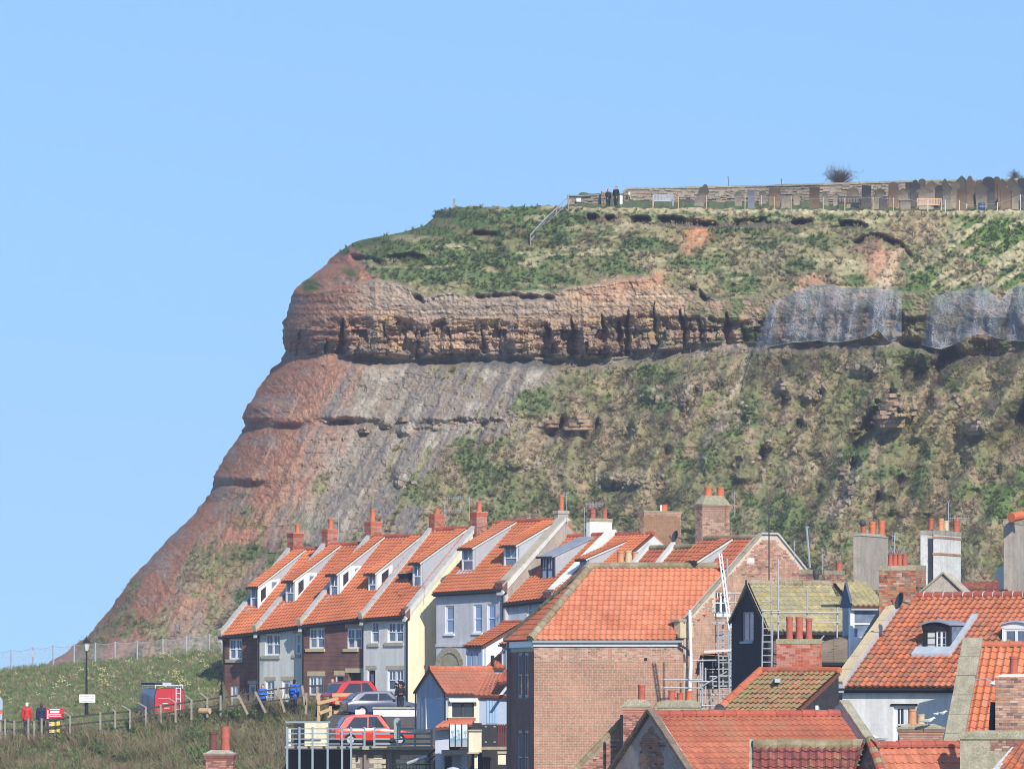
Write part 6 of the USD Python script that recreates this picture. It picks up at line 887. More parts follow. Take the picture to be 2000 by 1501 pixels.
# van
def van():
    th = math.radians(16); t = Thing('camper_van', 'dark blue and red high van with white rear ladder and roof rack', 'van', P(331, 1412, 347.2), th)
    mat('van_red', (.45, .022, .03), .35, .05, spec=.5, coat=.4); mat('van_blue', (.018, .045, .14), .35, .1, spec=.5, coat=.4); mat('tyre', (.015, .015, .016), .9)
    W, L, H = 1.78, 5.0, 1.98; sec = [(-.0, 1.0, 1.0), (.1, 1.0, 1.0), (3.3, 1.0, 1.0), (3.9, .98, .86), (4.25, .95, .56), (5.0, .88, .48)]; V = []
    for y, sx, sz in sec:
        w, h = W / 2 * sx, .3 + (H - .3) * sz
        V += [(-w, y, .35), (-w * 1.02, y, .9), (-w * .97, y, h * .8 + .1), (-w * .86, y, h - .02), (-w * .5, y, h + .04), (w * .5, y, h + .04), (w * .86, y, h - .02), (w * .97, y, h * .8 + .1), (w * 1.02, y, .9), (w, y, .35)]
    f = []
    for k in range(len(sec) - 1):
        for q in range(10): a = k * 10 + q; b = k * 10 + (q + 1) % 10; f.append([a, b, b + 10, a + 10])
    m = MB().add(V, f); m.add(V[-10:], [[0, 1, 8, 9], [1, 2, 7, 8], [2, 3, 6, 7], [3, 4, 5, 6]]); t.part('body', m, M['van_blue'], smooth=35)
    t.part('rear_doors', MB().prism([(V[q][0] * .97, -.03, V[q][2] * .985 + .01) for q in range(10)], (0, .06, 0)), M['van_red'], smooth=False)
    t.part('door_gap', MB().box(.10, .115, -.038, -.031, .45, 1.9), M['black_iron']); t.part('rear_window', MB().box(-.72, -.05, -.036, -.031, 1.5, 1.78), M['van_red']); t.part('bumper', MB().box(-.86, .86, -.12, .0, .3, .46), M['black_iron']); t.part('number_plate', MB().box(-.28, .22, -.05, -.031, .52, .63), M['sign_yellow'])
    for sx in (-1, 1): t.part('tail_light', MB().box(sx * .8 - .06, sx * .8 + .06, -.05, -.031, .75, 1.05), M['sign_red'])
    m = MB(); 
    for xx in (.36, .62): m.tube((xx, -.1, .35), (xx, -.1, 2.05), .025, 6)
    for k in range(6): m.tube((.36, -.1, .5 + .3 * k), (.62, -.1, .5 + .3 * k), .02, 6)
    t.part('ladder', m, M['white_paint'])
    for txt, zz, hh in ((-.66, 1.42, .02), (-.4, 1.12, .04), (-.3, .86, .04)): t.part('lettering', MB().box(txt, txt + (.7 if zz > 1.3 else .3), -.036, -.031, zz, zz + hh), M['white_paint'])
    m = MB(); 
    for xx in (-.8, .8): m.tube((xx, .1, 2.16), (xx, 3.6, 2.16), .03, 6)
    for yy in (.1, 1.2, 2.3, 3.4): m.tube((-.8, yy, 2.16), (.8, yy, 2.16), .025, 6); m.tube((-.8, yy, 2.0), (-.8, yy, 2.16), .025, 5); m.tube((.8, yy, 2.0), (.8, yy, 2.16), .025, 5)
    t.part('roof_rack', m, M['white_paint']); m = MB(); m.obox((-.75, 1.6, 2.2), (1, 0, 0), (0, 1, 0), ZA, (0, .5, -1.2, 2.4, 0, .12)); t.part('rack_load', m, M['black_board']); t.part('rack_box', MB().box(-.35, .15, .2, .9, 2.2, 2.33), M['lead'])
    for y in (.9, 4.1):
        for sx in (-1, 1): m = MB().tube((sx * .72, y, .33), (sx * .92, y, .33), .33, 16); w_ = t.part('wheel', m, M['tyre']); t.part('rim', MB().tube((sx * .92, y, .33), (sx * .93, y, .33), .2, 12), M['steel_pole'], w_)
    for yy in (1.6, 3.0): t.part('side_trim', MB().box(-W / 2 * 1.03, -W / 2 * 1.02, yy, yy + .02, .5, 1.6), M['black_iron'])
van()
# cars
mat('car_red', (.50, .025, .02), .25, .04, spec=.5, coat=.7); mat('car_orange_red', (.52, .04, .018), .25, .04, spec=.5, coat=.7); mat('car_blue', (.05, .07, .13), .25, .1, spec=.6, coat=.7)
def car(name, label, px, py, Y, yaw, L, W, H, paint, group=None):
    """hatchback; local x forwards, origin under the middle of the car"""
    t = Thing(name, label, 'car', P(px, py, Y), yaw); hl = L / 2
    st = [(-hl, .50, .78, .80), (-hl + .05, .34, .92, .90), (-hl + .5, .25, .97, .97), (-.9, .22, .96, 1.0), (.2, .22, .94, 1.0), (hl - 1.45, .22, .92, .99), (hl - .75, .25, .84, .96), (hl - .2, .32, .72, .88), (hl, .42, .60, .74)]
    V, f = [], []
    for x, zb, zt, sw in st: w = W / 2 * sw; V += [(x, -w * .94, zb), (x, -w, zb + (zt - zb) * .45), (x, -w * .97, zt - .05), (x, -w * .86, zt), (x, w * .86, zt), (x, w * .97, zt - .05), (x, w, zb + (zt - zb) * .45), (x, w * .94, zb)]
    for k in range(len(st) - 1):
        for q in range(8): a, b = k * 8 + q, k * 8 + (q + 1) % 8; f.append([a, b, b + 8, a + 8])
    m = MB().add(V, f); m.add(V[:8], [[0, 1, 6, 7], [1, 2, 5, 6], [2, 3, 4, 5]]); m.add(V[-8:], [[0, 1, 6, 7], [1, 2, 5, 6], [2, 3, 4, 5]]); b = t.part('body', m, M[paint], smooth=40)
    # glasshouse
    ro = [(-hl + .22, .93, .90), (-hl + .62, H - .14, .82), (-hl + 1.0, H - .03, .80), (-.35, H, .79), (.3, H - .04, .79), (hl - 1.35, .93, .90)]
    xs = np.linspace(-hl + .22, hl - 1.35, 24); top = np.interp(xs, [r[0] for r in ro], [r[1] for r in ro]); m = MB(); V = []
    for x_, zt in zip(xs, top): zb = .90; wt = W / 2 * (.90 - .13 * (zt - zb) / (H - zb)); V += [(x_, -W / 2 * .90, zb), (x_, -wt, zt - .03), (x_, -wt * .9, zt), (x_, wt * .9, zt), (x_, wt, zt - .03), (x_, W / 2 * .90, zb)]
    f = [[k * 6 + q, k * 6 + q + 1, k * 6 + 7 + q, k * 6 + 6 + q] for k in range(23) for q in range(5)]; t.part('roof', m.add(V, f), M[paint], smooth=40)
    def side(x0, x1, x2, x3, z0, z1, nm):                       # side glass, both sides
        for sg in (-1, 1):
            e = lambda x_, zz: (x_, sg * (W / 2 * (.90 - .13 * (zz - .9) / (H - .9)) + .008), zz); t.part(nm, MB().prism([e(x0, z0), e(x1, z1), e(x2, z1), e(x3, z0)], (0, sg * .004, 0)), M['glass_dark'])
    side(-hl + .62, -hl + 1.05, -hl + 1.75, -hl + 1.72, .95, H - .16, 'rear_side_window'); side(-hl + 1.80, -hl + 1.83, hl - 2.05, hl - 1.62, .95, H - .13, 'front_side_window')
    def cross(xa, za, xb, zb_, nm):
        n = np.array([-(zb_ - za), 0, xb - xa]); n = n / np.linalg.norm(n); n = n if n[2] > 0 else -n; wa, wb = W / 2 * (.86 - .1 * (za - .9) / (H - .9)), W / 2 * (.84 - .12 * (zb_ - .9) / (H - .9)); t.part(nm, MB().prism(np.array([(xa, -wa, za), (xa, wa, za), (xb, wb, zb_), (xb, -wb, zb_)]) + n * .012, n * .004), M['glass_dark'])
    cross(-hl + .25, .97, -hl + .60, H - .17, 'rear_window'); cross(hl - 1.42, .97, .38, H - .07, 'windscreen')
    for sg in (-1, 1):
        t.part('headlight', MB().prism([(hl - .35, sg * W * .44, .62), (hl - .05, sg * W * .36, .58), (hl - .05, sg * W * .36, .70), (hl - .4, sg * W * .44, .74)], (0, sg * .02, 0)), M['glass']); t.part('tail_light', MB().box(-hl - .012, -hl + .12, sg * W * .37 - .12, sg * W * .37 + .12, .72, .86), M['sign_red']); t.part('door_mirror', MB().ball((hl - 1.65, sg * (W / 2 + .05), .98), .09, 1, (1, 1, .75)), M[paint])
        for x_ in (-hl + .82, hl - .88): w_ = t.part('wheel', MB().tube((x_, sg * (W / 2 - .2), .32), (x_, sg * (W / 2 + .005), .32), .32, 18), M['tyre']); t.part('rim', MB().tube((x_, sg * (W / 2 + .005), .32), (x_, sg * (W / 2 + .015), .32), .2, 10), M['steel_pole'], w_)
    t.part('number_plate', MB().box(-hl - .03, -hl - .0, -.26, .26, .6, .71), M['sign_yellow']); t.part('sill_trim', MB().box(-hl + 1.1, hl - 1.2, -W / 2 * .99, W / 2 * .99, .2, .3), M['tyre'])
car('red_car', 'red hatchback parked uppermost in front of the terrace archway', 706, 1385, 339, math.radians(24), 4.2, 1.85, 1.62, 'car_red')
car('blue_car', 'dark blue grey saloon parked between the two red cars', 745, 1400, 334, math.radians(16), 4.3, 1.85, 1.45, 'car_blue')
car('red_car', 'orange red car parked lowest behind the steel railing', 728, 1455, 322, math.radians(10), 4.3, 1.85, 1.66, 'car_orange_red')

# ---------------------------------------------------------------- parking deck, sheds and yards
def pbox(t, name, x0, x1, y0, y1, Y, depth, m, parent=None, lean=0):
    a, b = P(x0, y1, Y) - t.loc, P(x1, y0, Y) - t.loc
    return t.part(name, MB().box(a[0], b[0], a[1], a[1] + depth, a[2], b[2]), M[m] if isinstance(m, str) else m, parent)
t = Thing('car_deck', 'concrete parking deck on a pale block retaining wall', 'parking deck', P(690, 1460, 318)); pbox(t, 'slab', 556, 846, 1456.5, 1463, 318, 22, 'cement'); mat('block', (.50, .44, .34), .92, .1, 3, fine=.1); pbox(t, 'core_wall', 687, 846, 1463.2, 1560, 318.6, .4, 'mortar_dark'); pbox(t, 'recess_wall', 562, 686, 1463.2, 1560, 323, .4, 'black_board')
o = P(687, 1560, 318.6) - t.loc; s = 318.6 / FPX; piece_mat('block_wall', [(.52, .46, .35), (.46, .40, .31), (.55, .49, .38), (.42, .37, .29)], grain=.12)
bricks(t, o, UA, -VA, 142 * s, 96 * s, [M['block_wall']], None, lambda x, z: 687 + x / s > 687 and not (710 < 687 + x / s < 719 or 755.5 < 687 + x / s < 766), bl=.46, bh=.235, most=300, joint=.02, proud=.02, name='block')
for a, b in ((710.5, 717.5), (756, 765.5)): pbox(t, 'pier', a, b, 1460, 1560, 318.4, .3, 'mortar_dark')
tg = [P(640, 1402, 324.2), P(1010, 1402, 324.2), P(1010, 1402, 324.2) + [0, 24, .4], P(640, 1402, 324.2) + [0, 24, .4]]; lo = [q * [1, 1, 0] + [0, 0, 10] for q in tg]; single('terrace_ground', MB().hexa(lo + tg), M['asphalt'], kind='structure'); t = Thing('steel_railing', 'grey blue steel railing with tall posts round the parking deck', 'railing', P(700, 1457, 317.5)); mat('rail_paint', (.24, .30, .34), .5, .08)
for px, y1 in ((560.8, 1560), (584.8, 1560), (610.4, 1560), (640, 1560), (668, 1560), (685.6, 1560), (712, 1458), (731, 1458), (810.4, 1458), (843, 1458)): pbox(t, 'post', px - 2, px + 2, 1418.5, y1, 317.4, .1, 'rail_paint')
for y in (1422, 1431.6, 1442, 1451.6): pbox(t, 'rail', 559, 686, y - 1, y + 1, 317.55, .05, 'rail_paint'); pbox(t, 'rail', 686, 712, y - 1.6, y + 1.6, 317.55, .05, 'rail_paint'); pbox(t, 'rail', 731, 841, y - 1.8, y + 1.8, 317.55, .05, 'rail_paint')
pbox(t, 'top_rail', 557, 645, 1407.5, 1411, 317.55, .06, 'rail_paint')
t = Thing('cream_screen', 'cream and dark blue screen wall behind the tall railing posts', 'screen', P(605, 1459, 319)); pbox(t, 'cream_panel', 595, 641, 1408.5, 1456.4, 319, .15, 'cream_paint'); pbox(t, 'blue_panel', 573.6, 594.6, 1409, 1456.4, 319.1, .15, 'black_board'); pbox(t, 'white_strip', 563.5, 568, 1422, 1456.4, 319.2, .1, 'white_paint')
t = Thing('white_wall', 'low white boundary wall with grey coping below the dark blue car', 'wall', P(770, 1412, 329)); pbox(t, 'wall', 729, 817, 1383.5, 1440, 329, .2, 'limewash'); pbox(t, 'coping', 727.5, 818, 1380, 1383.2, 328.9, .4, 'stone_trim'); pbox(t, 'step', 694, 713, 1385, 1440, 329.4, .4, 'limewash')
t = Thing('round_board', 'grey green round topped board on the deck railing', 'board', P(776, 1442, 317)); m = MB().prism([(-.17, 0, 0), (.17, 0, 0)] + [(.185 * math.cos(a), 0, .9 + .2 * math.sin(a)) for a in np.linspace(0, math.pi, 12)], (0, .06, 0)); t.part('board', m, mat('sage', (.27, .33, .32), .7, .08)); t.part('stand', MB().box(-.05, .05, .07, .12, -.4, .4), M['rail_paint'])
t = Thing('storage_box', 'pale green storage box at the right end of the railing', 'box', P(818, 1431, 317.1)); pbox(t, 'body', 807, 832, 1415.5, 1431, 316.9, .4, mat('pale_green', (.42, .52, .45), .7, .06)); pbox(t, 'lid', 805.5, 833.5, 1412, 1415, 316.85, .5, M['pale_green'])
# blue garden house with the red roof
def garden_house():
    f = Fr(871, 1412, 311, -24); t = f.thing('garden_house', 'blue boarded garden house with red tiled roof and brown window', 'garden house'); D = f.v(813); ze = f.z(1350); rv = D / 2; rz = f.z(1306, 0, rv); uR = 3.4; zb = -.3
    dv0, dv1 = f.v(866), f.v(831); w = wall(t, (0, 0, 0), VA, -UA, [(0, zb), (0, ze), (rv, rz), (D, ze), (D, zb)], M['blue_board'], .12, holes=[(dv0, dv1, zb + .01, f.z(1362))], name='gable_wall')
    for k in range(int(D / .16)): a = k * .16; h = min(ze + (rz - ze) * min(a + .08, D - a - .08) / rv, f.z(1362) if False else 9); 
    m = MB()
    for k in range(1, int(D / .16)):
        a = k * .16; h = ze + (rz - ze) * min(a, D - a) / rv - .06; z0 = f.z(1361) if dv0 - .05 < a < dv1 + .05 else zb
        m.box(-.022, -.003, a - .012, a + .012, z0, h)
    t.part('cover_strips', m, M['blue_board'], w, kind='stuff')
    m = MB().box(.04, .08, dv0, dv1, zb, f.z(1362.5)); d = t.part('door', m, M['blue_door']); t.part('door_jamb', MB().box(-.03, .1, dv1 - .14, dv1 - .003, zb, f.z(1362.5)), M['white_paint'], d); t.part('door_handle', MB().box(.02, .039, dv0 + .45, dv0 + .5, f.z(1376), f.z(1370)), M['white_paint'], d)
    sl = (rz - ze) / rv
    rf = tiles(t, ((-.12, -.18, ze - .18 * sl), (uR, -.18, ze - .18 * sl), (uR, rv, rz), (-.12, rv, rz)), M['tile_front'], (.24, .3), seed=91); ridge(t, (-.12, rv, rz + .03), (uR, rv, rz + .03), M['ridge_orange'], parent=rf, r=.15)
    t.part('rear_roof', MB().hexa([(-.12, rv, rz - .1), (uR, rv, rz - .1), (uR, D + .1, ze - .1), (-.12, D + .1, ze - .1), (-.12, rv, rz - .02), (uR, rv, rz - .02), (uR, D + .1, ze), (-.12, D + .1, ze)]), M['tile_front']); t.part('bargeboard', MB().beam((-.1, D + .12, ze - .08), (-.1, rv, rz + .0), .04, .12), M['black_iron']); t.part('downpipe', MB().tube((-.06, D - .03, ze), (-.06, D - .03, zb), .035, 6), M['black_iron']); t.part('downpipe', MB().tube((-.06, .05, ze - .1), (-.06, .05, zb), .03, 6), M['black_iron'])
    x = lambda px: f.u(px); wz0, wz1 = f.z(1400, 1), f.z(1371, 1)
    wall(t, (0.13, 0, zb), UA, -VA, [(0, 0), (uR - .13, 0), (uR - .13, ze - zb - .3), (0, ze - zb - .3)], M['cream_paint'], .12, holes=[(x(883) - .13, x(926) - .13, wz0 - zb, wz1 - zb)])
    window(t, (x(883), 0, wz0), UA, -VA, x(926) - x(883), wz1 - wz0, cols=2, rows=1, mid=False, top_bars=False, frame='timber_dark', glass='glass_dark', inset=.05, blind=(.6, .3)); t.part('blind_box', MB().hexa([(x(874), -.35, f.z(1370, .5)), (x(930), -.35, f.z(1370, .5)), (x(930), -.01, f.z(1369, .5)), (x(874), -.01, f.z(1369, .5)), (x(874), -.06, f.z(1358, .5)), (x(930), -.06, f.z(1358, .5)), (x(930), -.01, f.z(1357, .5)), (x(874), -.01, f.z(1357, .5))]), M['limewash']); t.part('sill', MB().box(x(872), x(926), -.2, -.01, wz0 - .2, wz0 - .02), M['pot_red']); t.part('gutter', MB().box(-.05, uR, -.3, -.2, ze - .26, ze - .18), M['gutter'])
garden_house()
t = Thing('blue_annexe', 'blue panelled annexe with shuttered doors left of the big brick building', 'annexe', P(966, 1412, 305)); pbox(t, 'wall', 936, 1000, 1357, 1415, 305, 1.5, 'blue_board')
for a, b in ((950, 955.5), (956.5, 960.5), (961.5, 966), (967, 972)): pbox(t, 'shutter', a, b, 1362, 1412, 304.95, .04, 'blue_door')
pbox(t, 'cornice', 935, 1000, 1354, 1357.5, 304.85, .3, 'grey_frame'); q = lambda px, py, Y: P(px, py, Y) - t.loc
tiles(t, (q(925, 1357, 304.7), q(1003, 1359, 304.7), q(1003, 1312, 307), q(948, 1318, 307)), M['tile_front'], (.26, .3), seed=92); tiles(t, (q(973, 1332, 303.9), q(1003, 1328, 303.9), q(1003, 1300, 306), q(985, 1309, 305.6)), M['tile_worn'], (.26, .3), seed=93); t.part('lead_flashing', MB().hexa([q(976, 1356, 303.6), q(982, 1356, 303.6), q(1000, 1332, 304.4), q(996, 1330, 304.6), q(976, 1354.5, 303.6), q(982, 1354.5, 303.6), q(1000, 1330.5, 304.4), q(996, 1328.5, 304.6)]), M['lead'])
pbox(t, 'lower_wall', 936, 1000, 1415.2, 1560, 305.5, .5, 'black_board')
t = Thing('porch_roof', 'small red tiled porch roof below the garden house window', 'roof', P(880, 1420, 303)); q = lambda px, py, Y: P(px, py, Y) - t.loc; tiles(t, (q(850, 1421, 302.4), q(922, 1414, 302.4), q(924, 1406, 305), q(868, 1408, 305)), M['tile_front'], (.24, .28), seed=94); pbox(t, 'wall', 850, 877, 1421, 1560, 303.2, 2, 'render_blue'); pbox(t, 'back_wall', 877.2, 941, 1411, 1560, 304.4, 1, 'black_board')
t = Thing('painted_screen', 'three panel painted screen with blue flowers below the porch roof', 'screen', P(896, 1459, 301)); M['seaside'] = usdkit.material(stage, '/World/Looks/seaside', {'tc': ('texture_coordinate', {}), 'sx': ('separate_xyz', {}), 'n': ('noise_texture', {'scale': 5.0, 'detail': 5.0}), 'ms': ('math', {'math_type': 'multiply_add', 'value2': .7, 'value3': -.35}), 'ad': ('math', {'math_type': 'add'}), 'r': ('rgb_ramp', {'ramp': [(0, (.42, .30, .28)), (.18, (.30, .36, .42)), (.42, (.12, .28, .36)), (.55, (.5, .58, .6)), (1, (.62, .68, .7))]}), 'p': ('principled_bsdf', {'roughness': .5})}, [('tc.object', 'sx.vector'), ('tc.object', 'n.vector'), ('n.fac', 'ms.value1'), ('sx.z', 'ad.value1'), ('ms.value', 'ad.value2'), ('ad.value', 'r.fac'), ('r.color', 'p.base_color')], surface='p.BSDF')
for a, b in ((879, 889), (890.5, 901), (903, 913.5)): pbox(t, 'panel', a, b, 1414, 1457.5, 301, .03, 'seaside')
for a in (877.6, 889.6, 901.8, 914): pbox(t, 'frame', a - .7, a + .7, 1412, 1459, 300.95, .08, 'gutter')
for c, (cx, cy) in enumerate(((884, 1428), (895, 1426), (897, 1433), (909, 1429))):
    m = MB(); m.tube(P(cx, cy + 9, 300.98) - t.loc, P(cx, cy, 300.98) - t.loc, .012, 4); [m.ball(P(cx + 1.8 * math.cos(k * 1.26), cy + 1.8 * math.sin(k * 1.26), 300.98) - t.loc, .035, 1, (1, .2, 1)) for k in range(5)]; t.part('painted_flower', m, M['blue_door'])
t = Thing('cream_pier', 'cream rendered pier with a brown cap beside the painted screen', 'pier', P(928, 1468, 301)); pbox(t, 'body', 915.5, 940.5, 1427, 1468, 301, .6, 'cream_paint'); pbox(t, 'cap', 914.5, 941.5, 1424, 1426.8, 300.9, .7, 'stone_trim'); pbox(t, 'post', 926.5, 933.5, 1471, 1500, 301.2, .2, 'cream_paint'); pbox(t, 'foot', 913, 936, 1468.2, 1471, 300.9, .5, 'stone_trim')
t = Thing('dark_shutter', 'dark boarded shutter with four pale hinges under the annexe', 'shutter', P(956, 1457, 303)); pbox(t, 'panel', 941.5, 971.5, 1414, 1457, 303, .08, 'black_board')
for hx in (949, 966): 
    for hy in (1418, 1448): pbox(t, 'hinge', hx - 2, hx + 2, hy - 1, hy + 1, 302.96, .03, 'steel_pole')
pbox(t, 'ledge', 941, 996, 1457.3, 1463, 302.7, .5, 'stone_mossy')
t = Thing('maroon_gate', 'maroon slatted gate against the brick building', 'gate', P(984, 1457, 303)); [pbox(t, 'slat', 972.5 + 4.6 * k, 975.6 + 4.6 * k, 1413, 1456.8, 303, .05, 'slat' if 'slat' in M else mat('slat', (.13, .035, .035), .8, .2)) for k in range(5)]; pbox(t, 'rail', 972, 996, 1418, 1421, 303.06, .04, M['slat'])
t = Thing('cream_box', 'cream meter box low beside the brick building', 'box', P(984, 1492, 302)); pbox(t, 'body', 972.5, 988, 1471, 1492, 302, .4, 'cream_paint'); pbox(t, 'lid', 971.5, 996, 1466.5, 1470.8, 301.9, .6, 'stone_trim')
t = Thing('yard_wall', 'shaded blue grey yard wall at the bottom edge below the screen', 'wall', P(900, 1501, 302)); pbox(t, 'wall', 862, 912, 1472.5, 1560, 302.6, .3, 'render_blue'); pbox(t, 'ledge', 862, 913, 1464, 1472.2, 300.9, 1.6, 'gutter'); pbox(t, 'door', 868, 882, 1476, 1560, 302.5, .06, 'black_board'); pbox(t, 'door', 889, 900, 1476, 1560, 302.5, .06, 'lead_dark'); t.part('round_top', MB().lathe(P(885, 1512, 300) - t.loc, [(.36, 0), (.36, .2), (.28, .33), (.0, .4)], 14), M['lead'])
t = Thing('stair_rail', 'steep metal stair handrail with a pale lower bar', 'handrail', P(830, 1500, 306)); q = lambda px, py, Y=306: P(px, py, Y) - t.loc
for a, b, r, m in (((795, 1490), (834, 1476), .09, 'steel_pole'), ((834, 1476), (877, 1440), .05, 'black_iron'), ((834, 1488), (877, 1452), .04, 'black_iron')): t.part('rail', MB().tube(q(*a), q(*b), r, 8), M[m])
for px, y in ((840, 1471), (852, 1461), (865, 1450), (874, 1442)): t.part('baluster', MB().tube(q(px, y), q(px, y + 34), .03, 6), M['black_iron'])
m = MB(); [m.tube(q(748 + 6.5 * k, 1492), q(748 + 6.5 * k, 1520), .02, 5) for k in range(15)]; m.tube(q(745, 1492), q(842, 1492), .035, 6); t.part('low_railing', m, M['black_iron'])
# small lean-to houses in front of the grey house
def lean_to(pxl, pxr, pye, Y, rise, dep, label, wallm, gablem, seed):
    f = Fr(pxr, 1420, Y, 50); t = f.thing('lean_to', label, 'outbuilding'); uL = f.u(pxl); ze = f.z(pye); zr = ze + rise; tiles(t, ((uL - .1, -.15, ze), (.1, -.15, ze), (.1, dep, zr), (uL - .1, dep, zr)), M['tile_e'], (.25, .3), seed=seed); ridge(t, (uL - .1, dep, zr + .03), (.1, dep, zr + .03), M['ridge_red'], r=.12)
    wall(t, (uL, 0, -1), UA, -VA, [(0, 0), (-uL, 0), (-uL, ze + .9), (0, ze + .9)], M[wallm], .15); t.part('gable_wall', MB().prism([(-.004, .16, -1), (-.004, .16, ze - .02), (-.004, dep, zr - .06), (-.004, dep, -1)], (-.15, 0, 0)), M[gablem]); t.part('gutter', MB().box(uL - .1, .1, -.26, -.16, ze - .1, ze - .01), M['gutter'])
    n = 3; W = -uL / n
    for k in range(n): t.part('door_leaf', MB().box(uL + W * k + .06, uL + W * (k + 1) - .06, -.05, -.003, -.8, ze - .3), M['blue_door' if k % 2 == 0 else 'blue_board'])
    t.part('door_post', MB().box(-.1, -.0, -.07, -.004, -1, ze - .1), M['white_paint']); t.part('door_post', MB().box(uL, uL + .06, -.07, -.004, -1, ze - .1), M['white_paint'])
lean_to(912, 945, 1261, 322, 1.25, 2.6, 'blue doored lean-to with red roof and white side wall below the grey house', 'blue_board', 'limewash', 95)
lean_to(982, 996, 1258, 316, .9, 1.6, 'narrow lean-to with a blue front tucked against the brick building corner', 'blue_board', 'limewash', 96)
t = Thing('low_red_roof', 'small steep red roof between the white side wall and the brick building', 'roof', P(975, 1302, 318)); q = lambda px, py, Y: P(px, py, Y) - t.loc; tiles(t, (q(948, 1304, 316), q(985, 1304, 316), q(1000, 1262, 319), q(982, 1270, 319)), M['tile_e'], (.25, .3), seed=97); t.part('flue', MB().tube(q(962, 1302, 315), q(962, 1279, 315), .1, 8), M['black_iron']); pbox(t, 'wall', 948, 985, 1305, 1420, 316.2, 1, 'render_blue')
# near brick stack in the lower left
f = Fr(402, 1540, 262, 6); t = f.thing('brick_stack', 'dark red brick chimney with two pots in front of the grass bank', 'chimney'); chimney(t, f, 402, 402, 455, 1470, 1545, 262, 6, body='mortar_dark', brickm=['brick_red', 'brick_dark'], cap='corbel', corbel=.06, flaunch=.14, capm='cement', pots=[(416, 1428, .17, 'pot_dark' if 'pot_dark' in M else mat('pot_dark', (.16, .06, .05), .85, .2, 3)), (440, 1418, .19, 'pot_red', 1)], most=120)

# ---------------------------------------------------------------- clifftop churchyard
_crY = _Y[0]; _crx = cliff_px0 = _px[0]
def crest_Y(px): return float(np.interp(px, _crx, _crY))
def top_pt(px, back=3.0, py=None):
    """ground point of the churchyard `back` metres behind the crest under photo column px"""
    y0 = crest_Y(px); cr = float(lerp(px, TOP)) if py is None else py; y = y0 + back
    return P(px, cr, y) + [0, 0, -.05 + .42 * back / 14]
piece_mat('yard_stone', [(.26, .20, .14), (.36, .29, .20), (.16, .13, .10), (.46, .38, .28), (.22, .17, .14), (.31, .22, .15)], grain=.25, moss=(.20, .17, .10), moss_at=(.5, .68), mscale=.8)
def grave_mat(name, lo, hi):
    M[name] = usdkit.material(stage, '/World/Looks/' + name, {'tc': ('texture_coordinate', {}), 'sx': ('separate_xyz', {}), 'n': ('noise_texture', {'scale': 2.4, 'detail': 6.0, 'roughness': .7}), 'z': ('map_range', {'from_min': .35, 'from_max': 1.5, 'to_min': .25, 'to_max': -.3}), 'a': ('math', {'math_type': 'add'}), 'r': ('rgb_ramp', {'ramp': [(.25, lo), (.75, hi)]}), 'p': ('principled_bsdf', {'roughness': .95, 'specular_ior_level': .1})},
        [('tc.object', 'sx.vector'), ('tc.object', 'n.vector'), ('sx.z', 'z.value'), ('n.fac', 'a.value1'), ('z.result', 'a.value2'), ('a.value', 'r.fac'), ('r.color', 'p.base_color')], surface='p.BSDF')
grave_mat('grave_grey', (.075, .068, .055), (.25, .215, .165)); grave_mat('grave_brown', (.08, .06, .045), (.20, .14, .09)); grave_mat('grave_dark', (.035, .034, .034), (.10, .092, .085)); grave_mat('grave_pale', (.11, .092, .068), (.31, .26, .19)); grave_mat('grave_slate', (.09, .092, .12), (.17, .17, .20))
def yard_wall(name, label, pts, back, seed):
    """rubble wall; pts (px, py top, py foot)"""
    b = [P(px, y1 + 8, crest_Y(px) + back) for px, y0, y1 in pts]; tp = [P(px, y0, crest_Y(px) + back) for px, y0, y1 in pts]; t = Thing(name, label, 'wall', b[0]); m = MB(); n = np.array([0, .5, 0])
    for k in range(len(pts) - 1): m.hexa([b[k] - t.loc, b[k + 1] - t.loc, b[k + 1] + n - t.loc, b[k] + n - t.loc, tp[k] - t.loc, tp[k + 1] - t.loc, tp[k + 1] + n - t.loc, tp[k] + n - t.loc])
    core = t.part('wall', m, M['mortar_dark']); r = np.random.default_rng(seed); m = MB()
    for k in range(len(pts) - 1):
        a, c = b[k] - t.loc, b[k + 1] - t.loc; L = np.linalg.norm((c - a)[:2]); d = (c - a) / L; z = 0
        while z < 3:
            h = r.uniform(.16, .28); x = r.uniform(-.3, 0)
            while x < L:
                w = r.uniform(.25, .65); x0, x1 = max(x, 0), min(x + w - .02, L); x += w; q = (x0 + x1) / 2 / L
                zt = (tp[k] - t.loc)[2] * (1 - q) + (tp[k + 1] - t.loc)[2] * q - a[2] - d[2] * (x0 + x1) / 2
                if x1 - x0 > .08 and z + h < zt: m.obox(a + d * x0 + [0, 0, z + r.uniform(-.05, .05)], d, (0, -1, 0), ZA, (0, x1 - x0, 0, r.uniform(.03, .16), 0, h * r.uniform(.65, 1.1) - .03))
            z += h
    t.part('stone', m, M['yard_stone'], core, kind='stuff')
    for k in range(len(pts) - 1):
        a, c = tp[k] - t.loc, tp[k + 1] - t.loc; n_ = max(1, int(np.linalg.norm(c - a) / .8))
        for q in range(n_): t.part('coping_stone', MB().beam(a + (c - a) * q / n_ + [0, .22, .05], a + (c - a) * (q + .97) / n_ + [0, .22, .05], .6, r.uniform(.1, .2)), M['stone_mossy'])
    return t
yard_wall('churchyard_wall', 'long rubble stone wall along the clifftop behind the gravestones', [(1219, 378, 405), (1229, 369, 405), (1320, 368, 405), (1420, 366, 405), (1500, 364, 405), (1600, 361, 405), (1700, 358, 405), (1800, 355, 405), (1900, 354, 403), (2060, 350, 402)], 20, 3)
